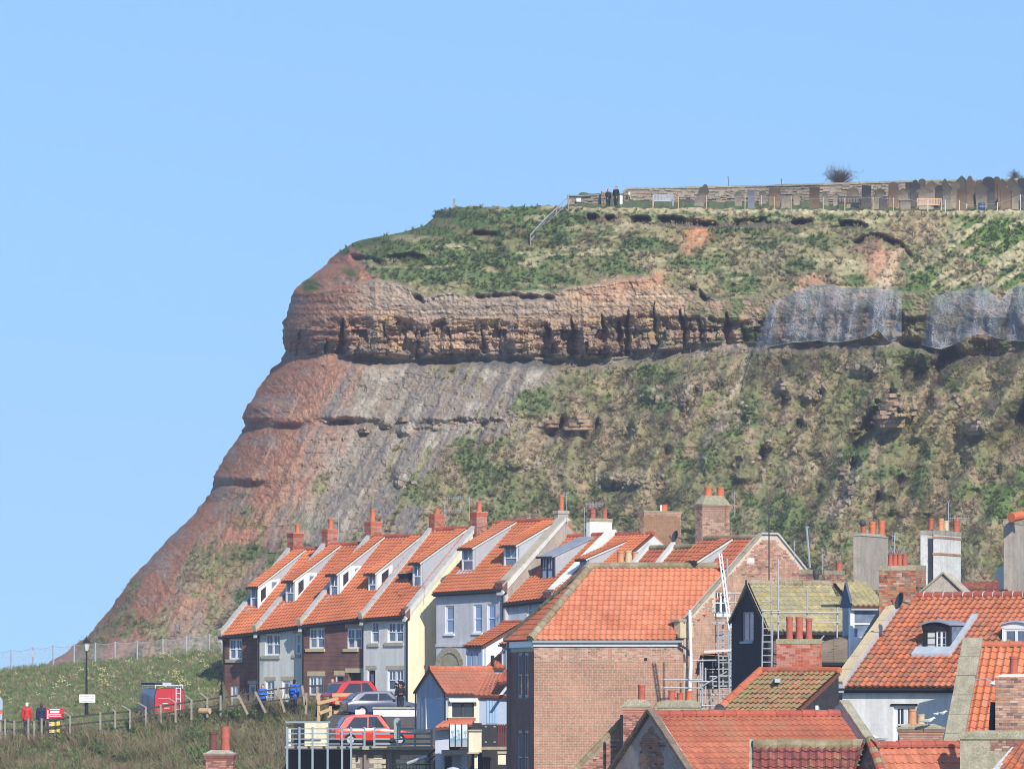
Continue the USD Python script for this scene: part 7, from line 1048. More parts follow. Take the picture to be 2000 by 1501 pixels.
t = yard_wall('churchyard_wall', 'short lower rubble wall left of the two standing figures', [(1110, 383, 405), (1140, 383.5, 405), (1174, 381.5, 405)], 9, 4)
t.part('white_notice', MB().obox(P(1126, 394, crest_Y(1126) + 8.7) - t.loc, UA, VA, ZA, (0, .38, 0, .03, 0, .3)), M['white_paint']); yard_wall('gate_pier', 'squat mossy stone gate pier beside the two standing figures', [(1174.5, 376, 405), (1183, 376, 405)], 8.5, 6)
def stone_shape(w, h, shape):
    if shape == 0: return [(-w, 0), (w, 0), (w, h - w * .75)] + [(w * math.cos(a), h - w * .75 + w * .75 * math.sin(a)) for a in np.linspace(.2, 2.94, 7)] + [(-w, h - w * .75)]
    if shape == 1: return [(-w, 0), (w, 0), (w, h * .82), (w * .55, h * .86)] + [(w * .55 * math.cos(a), h * .86 + h * .14 * math.sin(a)) for a in np.linspace(.3, 2.84, 5)] + [(-w * .55, h * .86), (-w, h * .82)]
    if shape == 2: return [(-w * .9, 0), (w * .9, 0), (w * .9, h * .78), (w * 1.15, h * .78), (w * 1.1, h * .84), (0, h), (-w * 1.1, h * .84), (-w * 1.15, h * .78), (-w * .9, h * .78)]
    return [(-w, 0), (w, 0), (w, h), (-w, h)]
GR = [(1467, 371, 404, 13, 3, 'slate', 3, 0), (1442, 374, 404, 14, 0, 'grey', 10, 0), (1489, 372, 404, 14, 0, 'grey', 12, .03), (1512, 366, 404, 22, 3, 'brown', 9, 0), (1534, 384, 406, 18, 0, 'grey', 3, .05), (1556, 378, 404, 13, 2, 'pale', 12, 0), (1590, 365, 406, 20, 3, 'brown', 4, 0), (1612, 376, 404, 12, 0, 'grey', 12, 0), (1633, 378, 404, 12, 2, 'pale', 12, .04), (1666, 366, 404, 24, 0, 'pale', 8, 0), (1691, 362, 406, 18, 3, 'dark', 6, .06), (1713, 369, 406, 20, 2, 'grey', 4, .16), (1725, 384, 408, 16, 0, 'dark', 1.5, 0), (1744, 354, 404, 19, 0, 'brown', 9, 0), (1764, 369, 404, 22, 2, 'pale', 6, 0), (1776, 356, 392, 13, 3, 'dark', 14, 0), (1788, 351, 398, 19, 1, 'dark', 8, 0), (1800, 349, 396, 14, 0, 'grey', 15, 0), (1806, 367, 404, 28, 2, 'pale', 5, 0), (1820, 355, 398, 21, 2, 'pale', 10, 0), (1833, 362, 400, 15, 0, 'dark', 8, .05), (1845, 349, 396, 12, 1, 'grey', 15, 0), (1851, 359, 404, 16, 2, 'grey', 6, 0), (1865, 356, 404, 19, 0, 'pale', 8, 0), (1878, 366, 407, 21, 0, 'brown', 2.5, 0), (1878, 346, 398, 20, 2, 'grey', 14, 0), (1897, 342, 402, 19, 1, 'brown', 10, 0), (1911, 352, 402, 14, 0, 'grey', 12, 0), (1918, 361, 410, 23, 2, 'grey', 2, 0), (1931, 345, 402, 24, 0, 'dark', 9, 0), (1945, 345, 400, 12, 0, 'brown', 14, 0), (1957, 352, 402, 18, 2, 'brown', 10, 0), (1975, 348, 402, 17, 2, 'grey', 12, 0), (1964, 365, 407, 20, 0, 'brown', 3, 0), (1984, 362, 407, 22, 2, 'grey', 3.5, 0), (1997, 347, 403, 17, 0, 'dark', 9, 0), (2010, 370, 407, 18, 0, 'brown', 3, 0), (1362, 357, 406, 19, 1, 'grey', 5, .32), (1345, 386, 405, 10, 0, 'dark', 9, -.1)]
ORD = 'first second third fourth fifth sixth seventh eighth ninth tenth eleventh twelfth thirteenth fourteenth fifteenth sixteenth seventeenth eighteenth nineteenth twentieth'.split()
ORD += ['twenty ' + o for o in ORD[:9]] + ['thirtieth'] + ['thirty ' + o for o in ORD[:9]]
SH = ['round topped', 'shouldered', 'gabled', 'square topped']; order = {k: n for n, k in enumerate(sorted(range(len(GR)), key=lambda k: GR[k][0]))}
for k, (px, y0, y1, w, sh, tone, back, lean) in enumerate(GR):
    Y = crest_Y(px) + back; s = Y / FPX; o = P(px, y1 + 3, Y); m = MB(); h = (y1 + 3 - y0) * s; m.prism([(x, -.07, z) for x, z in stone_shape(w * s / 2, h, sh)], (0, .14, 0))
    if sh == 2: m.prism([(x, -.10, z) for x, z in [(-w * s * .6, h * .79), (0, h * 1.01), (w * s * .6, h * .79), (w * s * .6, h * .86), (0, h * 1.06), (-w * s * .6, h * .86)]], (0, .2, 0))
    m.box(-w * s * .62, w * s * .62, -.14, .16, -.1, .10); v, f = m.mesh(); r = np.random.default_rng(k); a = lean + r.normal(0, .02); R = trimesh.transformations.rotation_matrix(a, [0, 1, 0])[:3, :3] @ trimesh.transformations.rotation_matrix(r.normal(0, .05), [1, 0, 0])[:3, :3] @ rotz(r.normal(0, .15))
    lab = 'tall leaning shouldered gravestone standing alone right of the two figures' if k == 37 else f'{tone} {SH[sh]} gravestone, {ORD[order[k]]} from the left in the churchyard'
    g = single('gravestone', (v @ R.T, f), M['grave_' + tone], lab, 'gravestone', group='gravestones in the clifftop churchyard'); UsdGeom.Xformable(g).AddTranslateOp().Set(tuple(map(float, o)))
t = Thing('box_tomb', 'low grey box tomb with lid beside the pale bench', 'tomb', top_pt(1768, 3)); t.part('body', MB().box(-.42, .42, -.3, .8, 0, .75), M['grave_grey']); t.part('lid', MB().hexa([(-.55, -.4, .75), (.55, -.4, .75), (.55, .9, .75), (-.55, .9, .75), (-.2, 0, 1.0), (.2, 0, 1.0), (.2, .5, 1.0), (-.2, .5, 1.0)]), M['grave_pale'])
t = Thing('blue_bin', 'small dark blue barrel on the grass below the big gabled gravestones', 'barrel', top_pt(1917, .8)); t.part('body', MB().lathe((0, 0, 0), [(0, 0), (.28, 0), (.3, .3), (.28, .6), (.0, .6)], 12), M['van_blue']); t.part('hoop', MB().lathe((0, 0, .28), [(.31, 0), (.31, .06)], 12), M['grey_frame'])
def bench(px, w, back, label, m_, rows=6):
    t = Thing('bench', label, 'bench', top_pt(px, back)); hw = w / 2
    for k in range(3): t.part('seat_slat', MB().box(-hw, hw, -.1 - .15 * k, .02 - .15 * k, .42, .46), M[m_])
    t.part('top_rail', MB().box(-hw, hw, .10, .15, .95, 1.03), M[m_]); t.part('bottom_rail', MB().box(-hw, hw, .10, .15, .5, .55), M[m_])
    n = int(w / .12)
    for k in range(n): t.part('back_slat', MB().box(-hw + w * (k + .2) / n, -hw + w * (k + .8) / n, .11, .14, .55, .95), M[m_])
    for x in (-hw, hw - .08):
        t.part('leg', MB().box(x, x + .08, .06, .14, 0, 1.0), M[m_]); t.part('leg', MB().box(x, x + .08, -.48, -.40, 0, .62), M[m_]); t.part('armrest', MB().box(x - .01, x + .09, -.5, .1, .62, .68), M[m_])
mat('bench_pale', (.52, .36, .24), .8, .12, 3); bench(1815, 2.0, 1.5, 'pale new wooden bench among the gravestones at the cliff edge', 'bench_pale'); bench(1659, 1.9, 4, 'dark weathered wooden bench in front of the churchyard wall', 'timber_dark'); bench(1295, 1.7, 5, 'blue grey bench against the churchyard wall right of the two figures', 'grey_frame')
t = Thing('stake_fence', 'thin pale stakes with wire along the clifftop edge', 'fence', top_pt(1275, .6)); pr = None
for px, y0 in ((1275, 384), (1325, 382), (1380, 381), (1455, 382), (1487, 381), (1512, 384), (1545, 384), (1608, 386), (1650, 386), (1705, 384), (1745, 386), (1812, 391), (1846, 390), (1874, 391), (1888, 398), (1948, 395), (1993, 380), (2020, 385)):
    a = top_pt(px, .6); b = P(px, y0, a[1]); t.part('stake', MB().tube(a - [0, 0, .3] - t.loc, b - t.loc, .04, 6), M['bench_pale' if px < 1800 else 'coping_pale'])
    if pr is not None: t.part('wire', MB().tube(pr - t.loc, b - [0, 0, .1] - t.loc, .012, 4), M['steel_pole'])
    pr = b - [0, 0, .1]
t = Thing('path_notice', 'white paper notice on a post beside the two figures', 'sign', top_pt(1213, 4)); t.part('sheet', MB().box(-.1, .12, -.02, 0, .25, .95), M['white_paint']); t.part('post', MB().box(-.03, .03, .002, .06, 0, 1.2), M['timber_old'])
t = Thing('wall_plaque', 'small cream plaque on the left end of the long churchyard wall', 'plaque', P(1229, 381, crest_Y(1229) + 19.6)); t.part('plate', MB().box(-.07, .07, -.14, -.10, 0, .24), M['cream_paint']); t.part('rim', MB().box(-.09, .09, -.10, -.08, -.02, .26), M['stone_trim'])
t = Thing('edge_post', 'short pale post on the grassy left end of the clifftop', 'post', top_pt(887, -1)); t.part('post', MB().box(-.09, .09, -.08, .08, -.3, .75), M['post_concrete']); t.part('cap', MB().box(-.11, .11, -.1, .1, .75, .81), M['post_concrete'])
for px, y0, y1, dx, w in ((1424, 345, 366, -2, 'left'), (1526, 350, 366, 0, 'right')):
    o = P(px, y1, crest_Y(px) + 24); t = Thing('flag_pole', f'thin bare pole rising behind the churchyard wall, {w} one of two', 'pole', o); t.part('pole', MB().tube((0, 0, -.5), (dx * .042, 0, (y1 - y0) * .042), .03, 6), M['dish_dark']); t.part('tip', MB().ball((dx * .042, 0, (y1 - y0) * .042), .05, 1), M['dish_dark'])
# bare shrubs behind the wall
mat('twig', (.085, .065, .055), .9, .2)
def bare_bush(px, py, Y, w, h, n, seed, label):
    t = Thing('bare_bush', label, 'bush', P(px, py, Y)); r = np.random.default_rng(seed); trunk, tw = MB(), MB()
    for k in range(n):
        a = r.uniform(0, 6.283); sp = abs(r.normal(0, .5)); sp *= 1.7; d = np.array([math.cos(a) * sp, math.sin(a) * sp, 1.0]); d /= np.linalg.norm(d); p = np.array([r.normal(0, w * .06), r.normal(0, w * .06), 0]); L = h * r.uniform(.5, .8); q = p + d * L * np.array([w / h * 1.1, w / h, 1]); q[2] = min(q[2], h); trunk.tube(p, q, .02, 4, .008)
        for _ in range(7): b = p + (q - p) * r.uniform(.35, 1.0); e = b + r.normal(0, 1, 3) * np.array([w, w, h]) * .15 + [0, 0, h * .1]; tw.tube(b, e, .008, 3, .004); [tw.tube(b + (e - b) * r.uniform(.3, 1), b + (e - b) + r.normal(0, .12, 3) * w + [0, 0, .06], .006, 3, .003) for _ in range(2)]
    t.part('stem', trunk, M['twig']); t.part('twigs', tw, M['twig'], kind='stuff')
bare_bush(1638, 362, crest_Y(1638) + 26, 2.2, 1.7, 70, 4, 'round bare shrub rising behind the churchyard wall against the sky'); bare_bush(1982, 350, crest_Y(1982) + 26, 1.0, .75, 22, 5, 'small bare shrub against the sky at the right edge')
# handrail down the turf
t = Thing('cliff_handrail', 'sloping grey handrail with mesh running down the turf from the clifftop', 'handrail', P(1050, 446, 497)); rl = [(1110, 384), (1087, 406), (1062, 430), (1036, 458)]; W = [P(px, py, float(cliff_depth(np.array([float(px)]), np.array([max(py, 406.)]))[0]) - .6) for px, py in rl]
for a, b in zip(W[:-1], W[1:]):
    t.part('rail', MB().tube(a - t.loc, b - t.loc, .035, 6), M['grey_frame']); t.part('lower_rail', MB().tube(a - t.loc - [0, 0, .5], b - t.loc - [0, 0, .5], .025, 6), M['grey_frame']); t.part('mesh_panel', MB().add([a - t.loc, b - t.loc, b - t.loc - [0, 0, .5], a - t.loc - [0, 0, .5]], [[0, 1, 2, 3]]), M['chain_link'])
for a in W: t.part('post', MB().tube(a - t.loc + [0, 0, .08], a - t.loc - [0, 0, 1.1], .05, 6), M['timber_old'])
# ---------------------------------------------------------------- steel netting over the rock
from scipy.ndimage import gaussian_filter
M['rock_net'] = usdkit.material(stage, '/World/Looks/rock_net', {'g': ('geometry', {}), 'v': ('voronoi_texture', {'scale': 5.0, 'feature': 'distance_to_edge'}), 'm': ('map_range', {'from_min': .02, 'from_max': .14, 'to_min': .7, 'to_max': .13, 'clamp': True}), 'n': ('noise_texture', {'scale': .5, 'detail': 5.0, 'roughness': .65}), 'm2': ('map_range', {'from_min': .36, 'from_max': .62, 'to_min': .5, 'to_max': 1.7}), 'mu': ('math', {'math_type': 'multiply', 'use_clamp': True}), 't': ('transparent_bsdf', {}), 'p': ('principled_bsdf', {'base_color': (.24, .26, .295), 'roughness': .6}), 'x': ('mix_closure', {})},
    [('g.position', 'v.vector'), ('g.position', 'n.vector'), ('v.distance', 'm.value'), ('n.fac', 'm2.value'), ('m.result', 'mu.value1'), ('m2.result', 'mu.value2'), ('mu.value', 'x.fac'), ('t.BSDF', 'x.closure1'), ('p.BSDF', 'x.closure2')], surface='x.closure')
def net(label, tops, bots, seed):
    x0, x1 = tops[0][0], tops[-1][0]; nx, ny = int((x1 - x0) / 2), 60; X, T = np.meshgrid(np.linspace(x0, x1, nx), np.linspace(0, 1, ny)); Yt, Yb = lerp(X, tops), lerp(X, bots); X = X + 7 * T * np.sin(X / 17 + seed) - 24 * T * np.exp(-((X - x0) / 40) ** 2); Yp = Yt + T * (Yb - Yt)
    D = gaussian_filter(np.minimum(cliff_depth(X, Yp), gaussian_filter(cliff_depth(X, Yp), 6)), 2.5); pl = (np.abs(np.sin(X / 19 + 1.3 * np.sin(X / 47) + T * .9 + seed)) ** .6 * 1.9 + .35 * np.sin(X / 6.3 + 2.5 * T) + 1.2 * (fbm2(X / 18, Yp / 45, 3, seed) - .5)) * (.2 + .8 * T)
    D = D - .55 - .9 * T ** 1.5 - pl * 2.6; V = P(X, Yp, D).reshape(-1, 3); i, j = np.meshgrid(np.arange(ny - 1), np.arange(nx - 1), indexing='ij'); k = (i * nx + j).ravel()
    t = Thing('rock_netting', label, 'netting', V[0]); t.part('mesh_sheet', (V - t.loc, np.stack([k, k + 1, k + nx + 1, k + nx], 1)), M['rock_net'], smooth=True)
    Vr = V.reshape(ny, nx, 3) - t.loc; c = MB(); c.path(list(Vr[-1, ::5]), .03, 5); t.part('bottom_cable', c, M['steel_pole']); c = MB(); c.path(list(Vr[0, ::5]), .02, 5); t.part('top_cable', c, M['steel_pole'])
net('wide grey wire netting draped over the rock band right of centre', [(1502, 598), (1520, 585), (1546, 574), (1587, 557), (1631, 557), (1640, 563), (1692, 562), (1725, 567), (1762, 566)], [(1502, 676), (1513, 681), (1552, 668), (1596, 664), (1640, 669), (1692, 656), (1716, 640), (1747, 670), (1762, 655)], 3)
net('grey wire netting hanging in deep folds at the right edge', [(1818, 584), (1830, 578), (1879, 566), (1922, 556), (1931, 570), (1956, 587), (1970, 566), (2000, 556), (2080, 552)], [(1818, 672), (1845, 682), (1872, 672), (1912, 650), (1940, 660), (1970, 664), (2080, 668)], 7)

# ---------------------------------------------------------------- people
from manifold3d import Manifold, Mesh as MMesh
def limb(J, bones, edge=.05, it=6):
    parts = []
    for a, b in bones:
        hs = [Manifold.sphere(J[q][3], 14).translate(tuple(J[q][:3])) for q in (a, b)]; parts.append(Manifold.batch_hull(hs))
    m = Manifold.batch_boolean(parts, __import__('manifold3d').OpType.Add).refine_to_length(edge); w = m.to_mesh(); t = trimesh.Trimesh(w.vert_properties[:, :3], w.tri_verts, process=True); trimesh.smoothing.filter_taubin(t, iterations=it); return t.vertices, t.faces
mat('skin', (.50, .28, .20), .6, .05); mat('shoe', (.03, .028, .028), .6)
for nm, c in (('coat_red', (.52, .045, .035)), ('coat_navy', (.022, .03, .075)), ('coat_blue', (.03, .13, .50)), ('coat_black', (.02, .02, .025)), ('coat_grey', (.10, .11, .12)), ('trousers_dark', (.03, .032, .045)), ('hair_white', (.55, .53, .5)), ('hair_dark', (.025, .017, .014)), ('hair_brown', (.10, .05, .03)), ('bag_blue', (.02, .12, .55)), ('cap_red', (.3, .05, .05))): mat(nm, c, .85, .12, 6)
def person(label, at, yaw, h, coat, legs, hair, arms='down', bag=None, curly=False, lean=0.0, long_coat=False, held=None):
    t = Thing('person', label, 'person', at, yaw); s = h / 1.75; q = lambda x, y, z, r: (x * s, (y - lean * max(z - .9, 0)) * s, z * s, r * s)
    J = dict(pel=q(0, 0, .94, .135), lum=q(0, 0, 1.1, .125), che=q(0, -.01, 1.30, .15), nek=q(0, 0, 1.46, .06), hd0=q(0, -.01, 1.57, .085), hd1=q(0, .01, 1.66, .098), chin=q(0, -.06, 1.54, .05), nose=q(0, -.105, 1.60, .02))
    A = dict(down=((.25, .0, 1.12), (.25, -.06, .86)), fold=((.27, -.02, 1.12), (.10, -.22, 1.14)), pocket=((.27, .05, 1.12), (.21, -.08, .92)))[arms]; B = [('pel', 'lum'), ('lum', 'che'), ('che', 'nek'), ('nek', 'hd0'), ('hd0', 'hd1'), ('hd0', 'chin'), ('hd0', 'nose')]
    for sg, k in ((-1, 'l'), (1, 'r')):
        J[k + 'sh'] = q(sg * .19, 0, 1.40, .07); J[k + 'el'] = q(sg * A[0][0], *A[0][1:], .048); J[k + 'wr'] = q(sg * A[1][0], *A[1][1:], .032); J[k + 'hp'] = q(sg * .09, 0, .9, .11); J[k + 'kn'] = q(sg * .10, -.01 - .05 * (sg > 0), .48, .065); J[k + 'an'] = q(sg * .10, .04, .09, .045); J[k + 'to'] = q(sg * .12, -.14, .04, .038); J[k + 'he'] = q(sg * .10, .06, .045, .042); J[k + 'ea'] = q(sg * .095, .01, 1.60, .022)
        w = np.array(J[k + 'wr'][:3]); e = np.array(J[k + 'el'][:3]); d = (w - e) / np.linalg.norm(w - e); sd = np.cross(d, [0, 1., 0.2]); sd /= np.linalg.norm(sd); pm = w + d * .07 * s; J[k + 'pa'] = (*pm, .03 * s); B += [('che', k + 'sh'), (k + 'sh', k + 'el'), (k + 'el', k + 'wr'), (k + 'wr', k + 'pa'), ('pel', k + 'hp'), (k + 'hp', k + 'kn'), (k + 'kn', k + 'an'), (k + 'an', k + 'to'), (k + 'an', k + 'he'), ('hd0', k + 'ea')]
        for f_ in range(4): c = pm + sd * (f_ - 1.5) * .019 * s; J[f'{k}f{f_}a'] = (*(c + d * .02 * s), .010 * s); J[f'{k}f{f_}b'] = (*(c + d * (.085 + .012 * (f_ in (1, 2))) * s + np.array([0, -.02, 0]) * s), .008 * s); B += [(k + 'pa', f'{k}f{f_}a'), (f'{k}f{f_}a', f'{k}f{f_}b')]
        J[k + 'th'] = (*(pm + np.array([-sg * .01, -.05, 0]) * s), .010 * s); B.append((k + 'wr', k + 'th'))
    t.part('body', limb(J, B, .05 * s, 3), M['skin'], smooth=True); G = lambda names, g: {n: (*J[n][:3], J[n][3] + g * s) for n in names}
    lowz = .62 if long_coat else .86; C_ = G(['lum', 'che', 'lsh', 'rsh', 'lel', 'rel', 'lwr', 'rwr'], .028); C_['hem'] = q(-.07, 0, lowz, .155); C_['hem2'] = q(.07, 0, lowz, .155); C_['col'] = q(0, .01, 1.45, .085)
    t.part('coat', limb(C_, [('hem', 'hem2'), ('hem', 'lum'), ('hem2', 'lum'), ('lum', 'che'), ('che', 'col'), ('che', 'lsh'), ('che', 'rsh'), ('lsh', 'lel'), ('rsh', 'rel'), ('lel', 'lwr'), ('rel', 'rwr')], .05 * s, 4), M[coat], smooth=True)
    L_ = G(['pel', 'lhp', 'rhp', 'lkn', 'rkn', 'lan', 'ran'], .022); t.part('trousers', limb(L_, [('pel', 'lhp'), ('pel', 'rhp'), ('lhp', 'lkn'), ('rhp', 'rkn'), ('lkn', 'lan'), ('rkn', 'ran')], .05 * s, 3), M[legs], smooth=True)
    for k in 'lr': S_ = G([k + 'to', k + 'he', k + 'an'], .012); t.part('shoe', limb(S_, [(k + 'to', k + 'he'), (k + 'he', k + 'an')], .04 * s, 2), M['shoe'], smooth=True)
    H_ = dict(a=q(0, .03, 1.675, .105), b=q(0, .055, 1.59, .095)); t.part('hair', limb(H_, [('a', 'b')], .04 * s, 1), M[hair], smooth=True)
    if curly: m = MB(); r = np.random.default_rng(3); [m.ball(np.array(q(0, .04, 1.63, 0)[:3]) + r.normal(0, 1, 3) * np.array([.11, .08, .11]) * s + [0, .03, 0], r.uniform(.04, .07) * s, 1) for _ in range(46)]; t.part('curls', m, M[hair])
    if bag: K = dict(a=q(0, .24, 1.36, .13), b=q(0, .25, 1.05, .15)); t.part('backpack', limb(K, [('a', 'b')], .05 * s, 3), M[bag], smooth=True); m = MB(); [m.path([np.array(q(x, .2, 1.42, 0)[:3]), np.array(q(x, -.12, 1.46, 0)[:3]), np.array(q(x, -.19, 1.2, 0)[:3])], .02, 5) for x in (-.12, .12)]; t.part('strap', m, M['coat_black'])
    return t
PG = lambda px, py, Y: P(px, py, Y)
person('person in a red jacket with white hair walking away along the path', PG(52.5, 1432, 346.4), math.pi, 1.76, 'coat_red', 'trousers_dark', 'hair_white'); person('person in a navy jacket beside the red warning sign, seen from behind', PG(81, 1432, 346.2), math.pi + .2, 1.74, 'coat_navy', 'trousers_dark', 'hair_brown')
person('person in a bright blue coat carrying a large blue backpack by the terrace', PG(574, 1388, 344.0), math.pi - .4, 1.78, 'coat_blue', 'trousers_dark', 'hair_dark', bag='bag_blue', lean=.15); person('person in a blue coat holding a pale bag behind the leaning fence', PG(513, 1391, 344.2), -.3, 1.6, 'coat_blue', 'trousers_dark', 'hair_dark', 'fold'); person('dark haired person in grey standing by the dark door of the brick house', PG(649, 1384, 342.5), .2, 1.72, 'coat_grey', 'trousers_dark', 'hair_dark', 'pocket')
person('woman with big curly dark hair in a black top behind the white wall', PG(782, 1394, 330.6), .1, 1.68, 'coat_black', 'trousers_dark', 'hair_dark', 'fold', curly=True)
a = top_pt(1188, 3.2); person('shorter dark clad figure with a hat on the clifftop', a, .6, 1.48, 'coat_black', 'trousers_dark', 'hair_dark', 'pocket', long_coat=True); a = top_pt(1203, 2.8); person('taller figure in a long dark coat on the clifftop', a, -.7, 1.74, 'coat_black', 'trousers_dark', 'hair_brown', 'pocket', long_coat=True)
# gulls
mat('gull_white', (.75, .75, .74), .8, .03); mat('gull_grey', (.36, .38, .40), .8, .06); mat('beak', (.6, .4, .08), .5)
def gull(label, at, yaw, L, flying=False, wing=None):
    t = Thing('gull', label, 'gull', at, yaw); k = L / .58; J = dict(t=(-.28 * k, 0, .0, .012 * k), r=(-.14 * k, 0, .0, .05 * k), b=(.02 * k, 0, .0, .075 * k), c=(.13 * k, 0, .03 * k, .062 * k), n=(.2 * k, 0, .08 * k, .042 * k), h=(.245 * k, 0, .11 * k, .043 * k), bk=(.31 * k, 0, .1 * k, .012 * k))
    t.part('body', limb(J, [('t', 'r'), ('r', 'b'), ('b', 'c'), ('c', 'n'), ('n', 'h'), ('h', 'bk')], .02 * k, 2), M['gull_white'], smooth=True); t.part('beak', MB().tube((.28 * k, 0, .105 * k), (.34 * k, 0, .095 * k), .012 * k, 6, .003), M['beak'])
    for sg in (-1, 1):
        if flying: pts = [(.10, .05, .05), (.12, .32, wing[0]), (-.02, .72, wing[1]), (-.14, .70, wing[1]), (-.02, .32, wing[0]), (-.08, .05, .04)]
        else: pts = [(.1, .07, .05), (.02, .085, .07), (-.3, .05, .03), (-.26, .06, -.01), (.05, .085, -.03)]
        p = np.array([(x * k, sg * y * k, z * k) for x, y, z in pts]); t.part('wing', MB().prism(p, (0, 0, .018 * k) if flying else (0, sg * .012 * k, 0)), M['gull_grey'])
    if not flying: [t.part('leg', MB().tube((0, sg * .03 * k, -.06 * k), (.01 * k, sg * .03 * k, -.16 * k), .007, 5), M['beak']) for sg in (-1, 1)]
gull('flying gull with raised wings in front of the bright red roof', P(1941, 1334, 215), 1.1, .62, True, (.16, .12)); gull('white gull sitting on the brick stack with two buff pots', P(1811, 1407, 189.6), .3, .5); gull('grey winged gull perched on the small purple gable', P(1719, 1443, 184.5), 2.6, .5); gull('tiny gull on the rim of the stone parapet near the cottage window', P(1836, 1393, 227), .1, .5, True, (.02, .0))
# ---------------------------------------------------------------- scaffolding
t = Thing('scaffold', 'grey pole scaffold with ladders between the brick gable and the black house', 'scaffold', P(1405, 1400, 268)); SY = 270.5; q = lambda px, py, Y=None: P(px, py, Y or SY) - t.loc; pl = lambda a, b, r=.036, Y=None, m='steel_pole', nm='pole': t.part(nm, MB().tube(q(*a, Y or SY), q(*b, Y or SY), r, 7), M[m])
for a, b in (((1368, 1292), (1368, 1400)), ((1372, 1285), (1372, 1400)), ((1378, 1303), (1378, 1400)), ((1427, 1200), (1427, 1372)), ((1441, 1302), (1441, 1340)), ((1420, 1090), (1421, 1210)), ((1412, 1190), (1412, 1380))): pl(a, b)
for a, b in (((1352, 1289), (1436, 1288)), ((1386, 1320), (1474, 1321)), ((1348, 1330), (1404, 1330)), ((1393, 1339), (1450, 1339)), ((1370, 1377), (1404, 1378)), ((1410, 1159), (1450, 1159)), ((1413, 1176), (1440, 1176)), ((1390, 1216), (1428, 1216)), ((1296, 1326), (1372, 1327)), ((1296, 1342), (1372, 1343))): pl(a, b, .034, SY - .1)
for a, b in (((1380, 1372), (1405, 1346)), ((1420, 1310), (1370, 1340))): pl(a, b, .03, SY - .15)
[pl(a, b, .034, SY + .9) for a, b in (((1362, 1290), (1362, 1400)), ((1392, 1290), (1392, 1400)), ((1398, 1195), (1398, 1300)), ((1436, 1160), (1436, 1300)))]; [pl(a, b, .03, SY + .8) for a, b in (((1390, 1196), (1450, 1195)), ((1358, 1306), (1440, 1306)), ((1360, 1356), (1412, 1356)), ((1396, 1240), (1440, 1240)))]
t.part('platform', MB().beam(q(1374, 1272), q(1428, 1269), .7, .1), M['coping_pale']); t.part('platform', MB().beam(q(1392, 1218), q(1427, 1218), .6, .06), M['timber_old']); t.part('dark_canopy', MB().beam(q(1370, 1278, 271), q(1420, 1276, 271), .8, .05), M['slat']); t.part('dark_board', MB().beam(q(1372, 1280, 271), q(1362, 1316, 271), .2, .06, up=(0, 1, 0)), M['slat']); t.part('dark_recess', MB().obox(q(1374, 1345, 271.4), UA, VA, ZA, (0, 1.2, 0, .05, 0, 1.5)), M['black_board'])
def ladder(x0, y0, x1, y1, w, Y, m='steel_pole'):
    mm = MB(); mm.tube(q(x0, y0, Y), q(x1, y1, Y), .035, 6); mm.tube(q(x0 + w, y0, Y), q(x1 + w, y1, Y), .035, 6); n = int((y0 - y1) * Y / FPX / .28)
    for k in range(n): s_ = (k + .5) / n; a, b = q(x0, y0, Y), q(x1, y1, Y); c, d = q(x0 + w, y0, Y), q(x1 + w, y1, Y); mm.tube(a + (b - a) * s_, c + (d - c) * s_, .025, 5)
    t.part('ladder', mm, M[m])
ladder(1405, 1375, 1402, 1212, 20, SY - .25); ladder(1424, 1230, 1404, 1080, 5, SY - .3, 'white_paint')
t = Thing('scaffold', 'pole scaffold with a ladder in front of the mossy yellow roof', 'scaffold', P(1500, 1320, 256)); SY = 255.6
for a, b in (((1506.5, 1140), (1507, 1320)), ((1520, 1090), (1520, 1262)), ((1576.5, 1152), (1576, 1212)), ((1635, 1178), (1635, 1258)), ((1490, 1185), (1488, 1310))): pl(a, b, .034)
for a, b in (((1488, 1192), (1524, 1191)), ((1506, 1195.5), (1640, 1196)), ((1518, 1214), (1642, 1214.5)), ((1488, 1174), (1508, 1173)), ((1600, 1254), (1640, 1256)), ((1590, 1262), (1610, 1240))): pl(a, b, .03, SY - .1)
ladder(1488, 1312, 1490, 1220, 19, SY - .3); t.part('platform', MB().beam(q(1520, 1252), q(1640, 1253), .8, .06), M['stone_ochre'])
# ---------------------------------------------------------------- aerials and dishes
antenna(660.5, 995, 1052, 342, [(1002, 656, 669, 0)], 'thin aerial mast with a small panel behind the second chimney'); antenna(869, 971, 1010, 340, [(973, 865, 905, 11), (996, 866, 905, 11)], 'aerial with two toothed arms between the fourth and fifth chimneys'); antenna(916.5, 969, 1016, 339, [(974, 914, 921, 0)], 'plain aerial pole left of the fifth chimney')
antenna(1108, 962, 1040, 331, [(964, 1099, 1112, 5), (968, 1103, 1111, 0)], 'aerial pole clamped to the grey stack of the grey house', lean=-2); antenna(1141, 990, 1050, 329.8, [(984, 1144, 1178, 12)], 'long toothed aerial above the white chimney'); antenna(1434, 957, 1008, 283.2, [], 'hair thin rod right of the tall two pot brick stack', r=.012)
antenna(1502, 1001, 1200, 262, [(1002, 1499, 1525, 0), (1004, 1502, 1522, 4)], 'tall dark mast in front of the brick gable apex', r=.03, mat_='dish_dark'); antenna(1582, 1027, 1108, 268, [(1029, 1574, 1580, 0)], 'leaning pale mast right of the brick gable', r=.05, lean=-7); antenna(1551.5, 1055, 1104, 270, [], 'short thin rod on the slope of the brick gable', r=.015); antenna(1607, 1080, 1125, 266.5, [(1083, 1603, 1611, 0)], 'short mast with a box head behind the yellow roof')
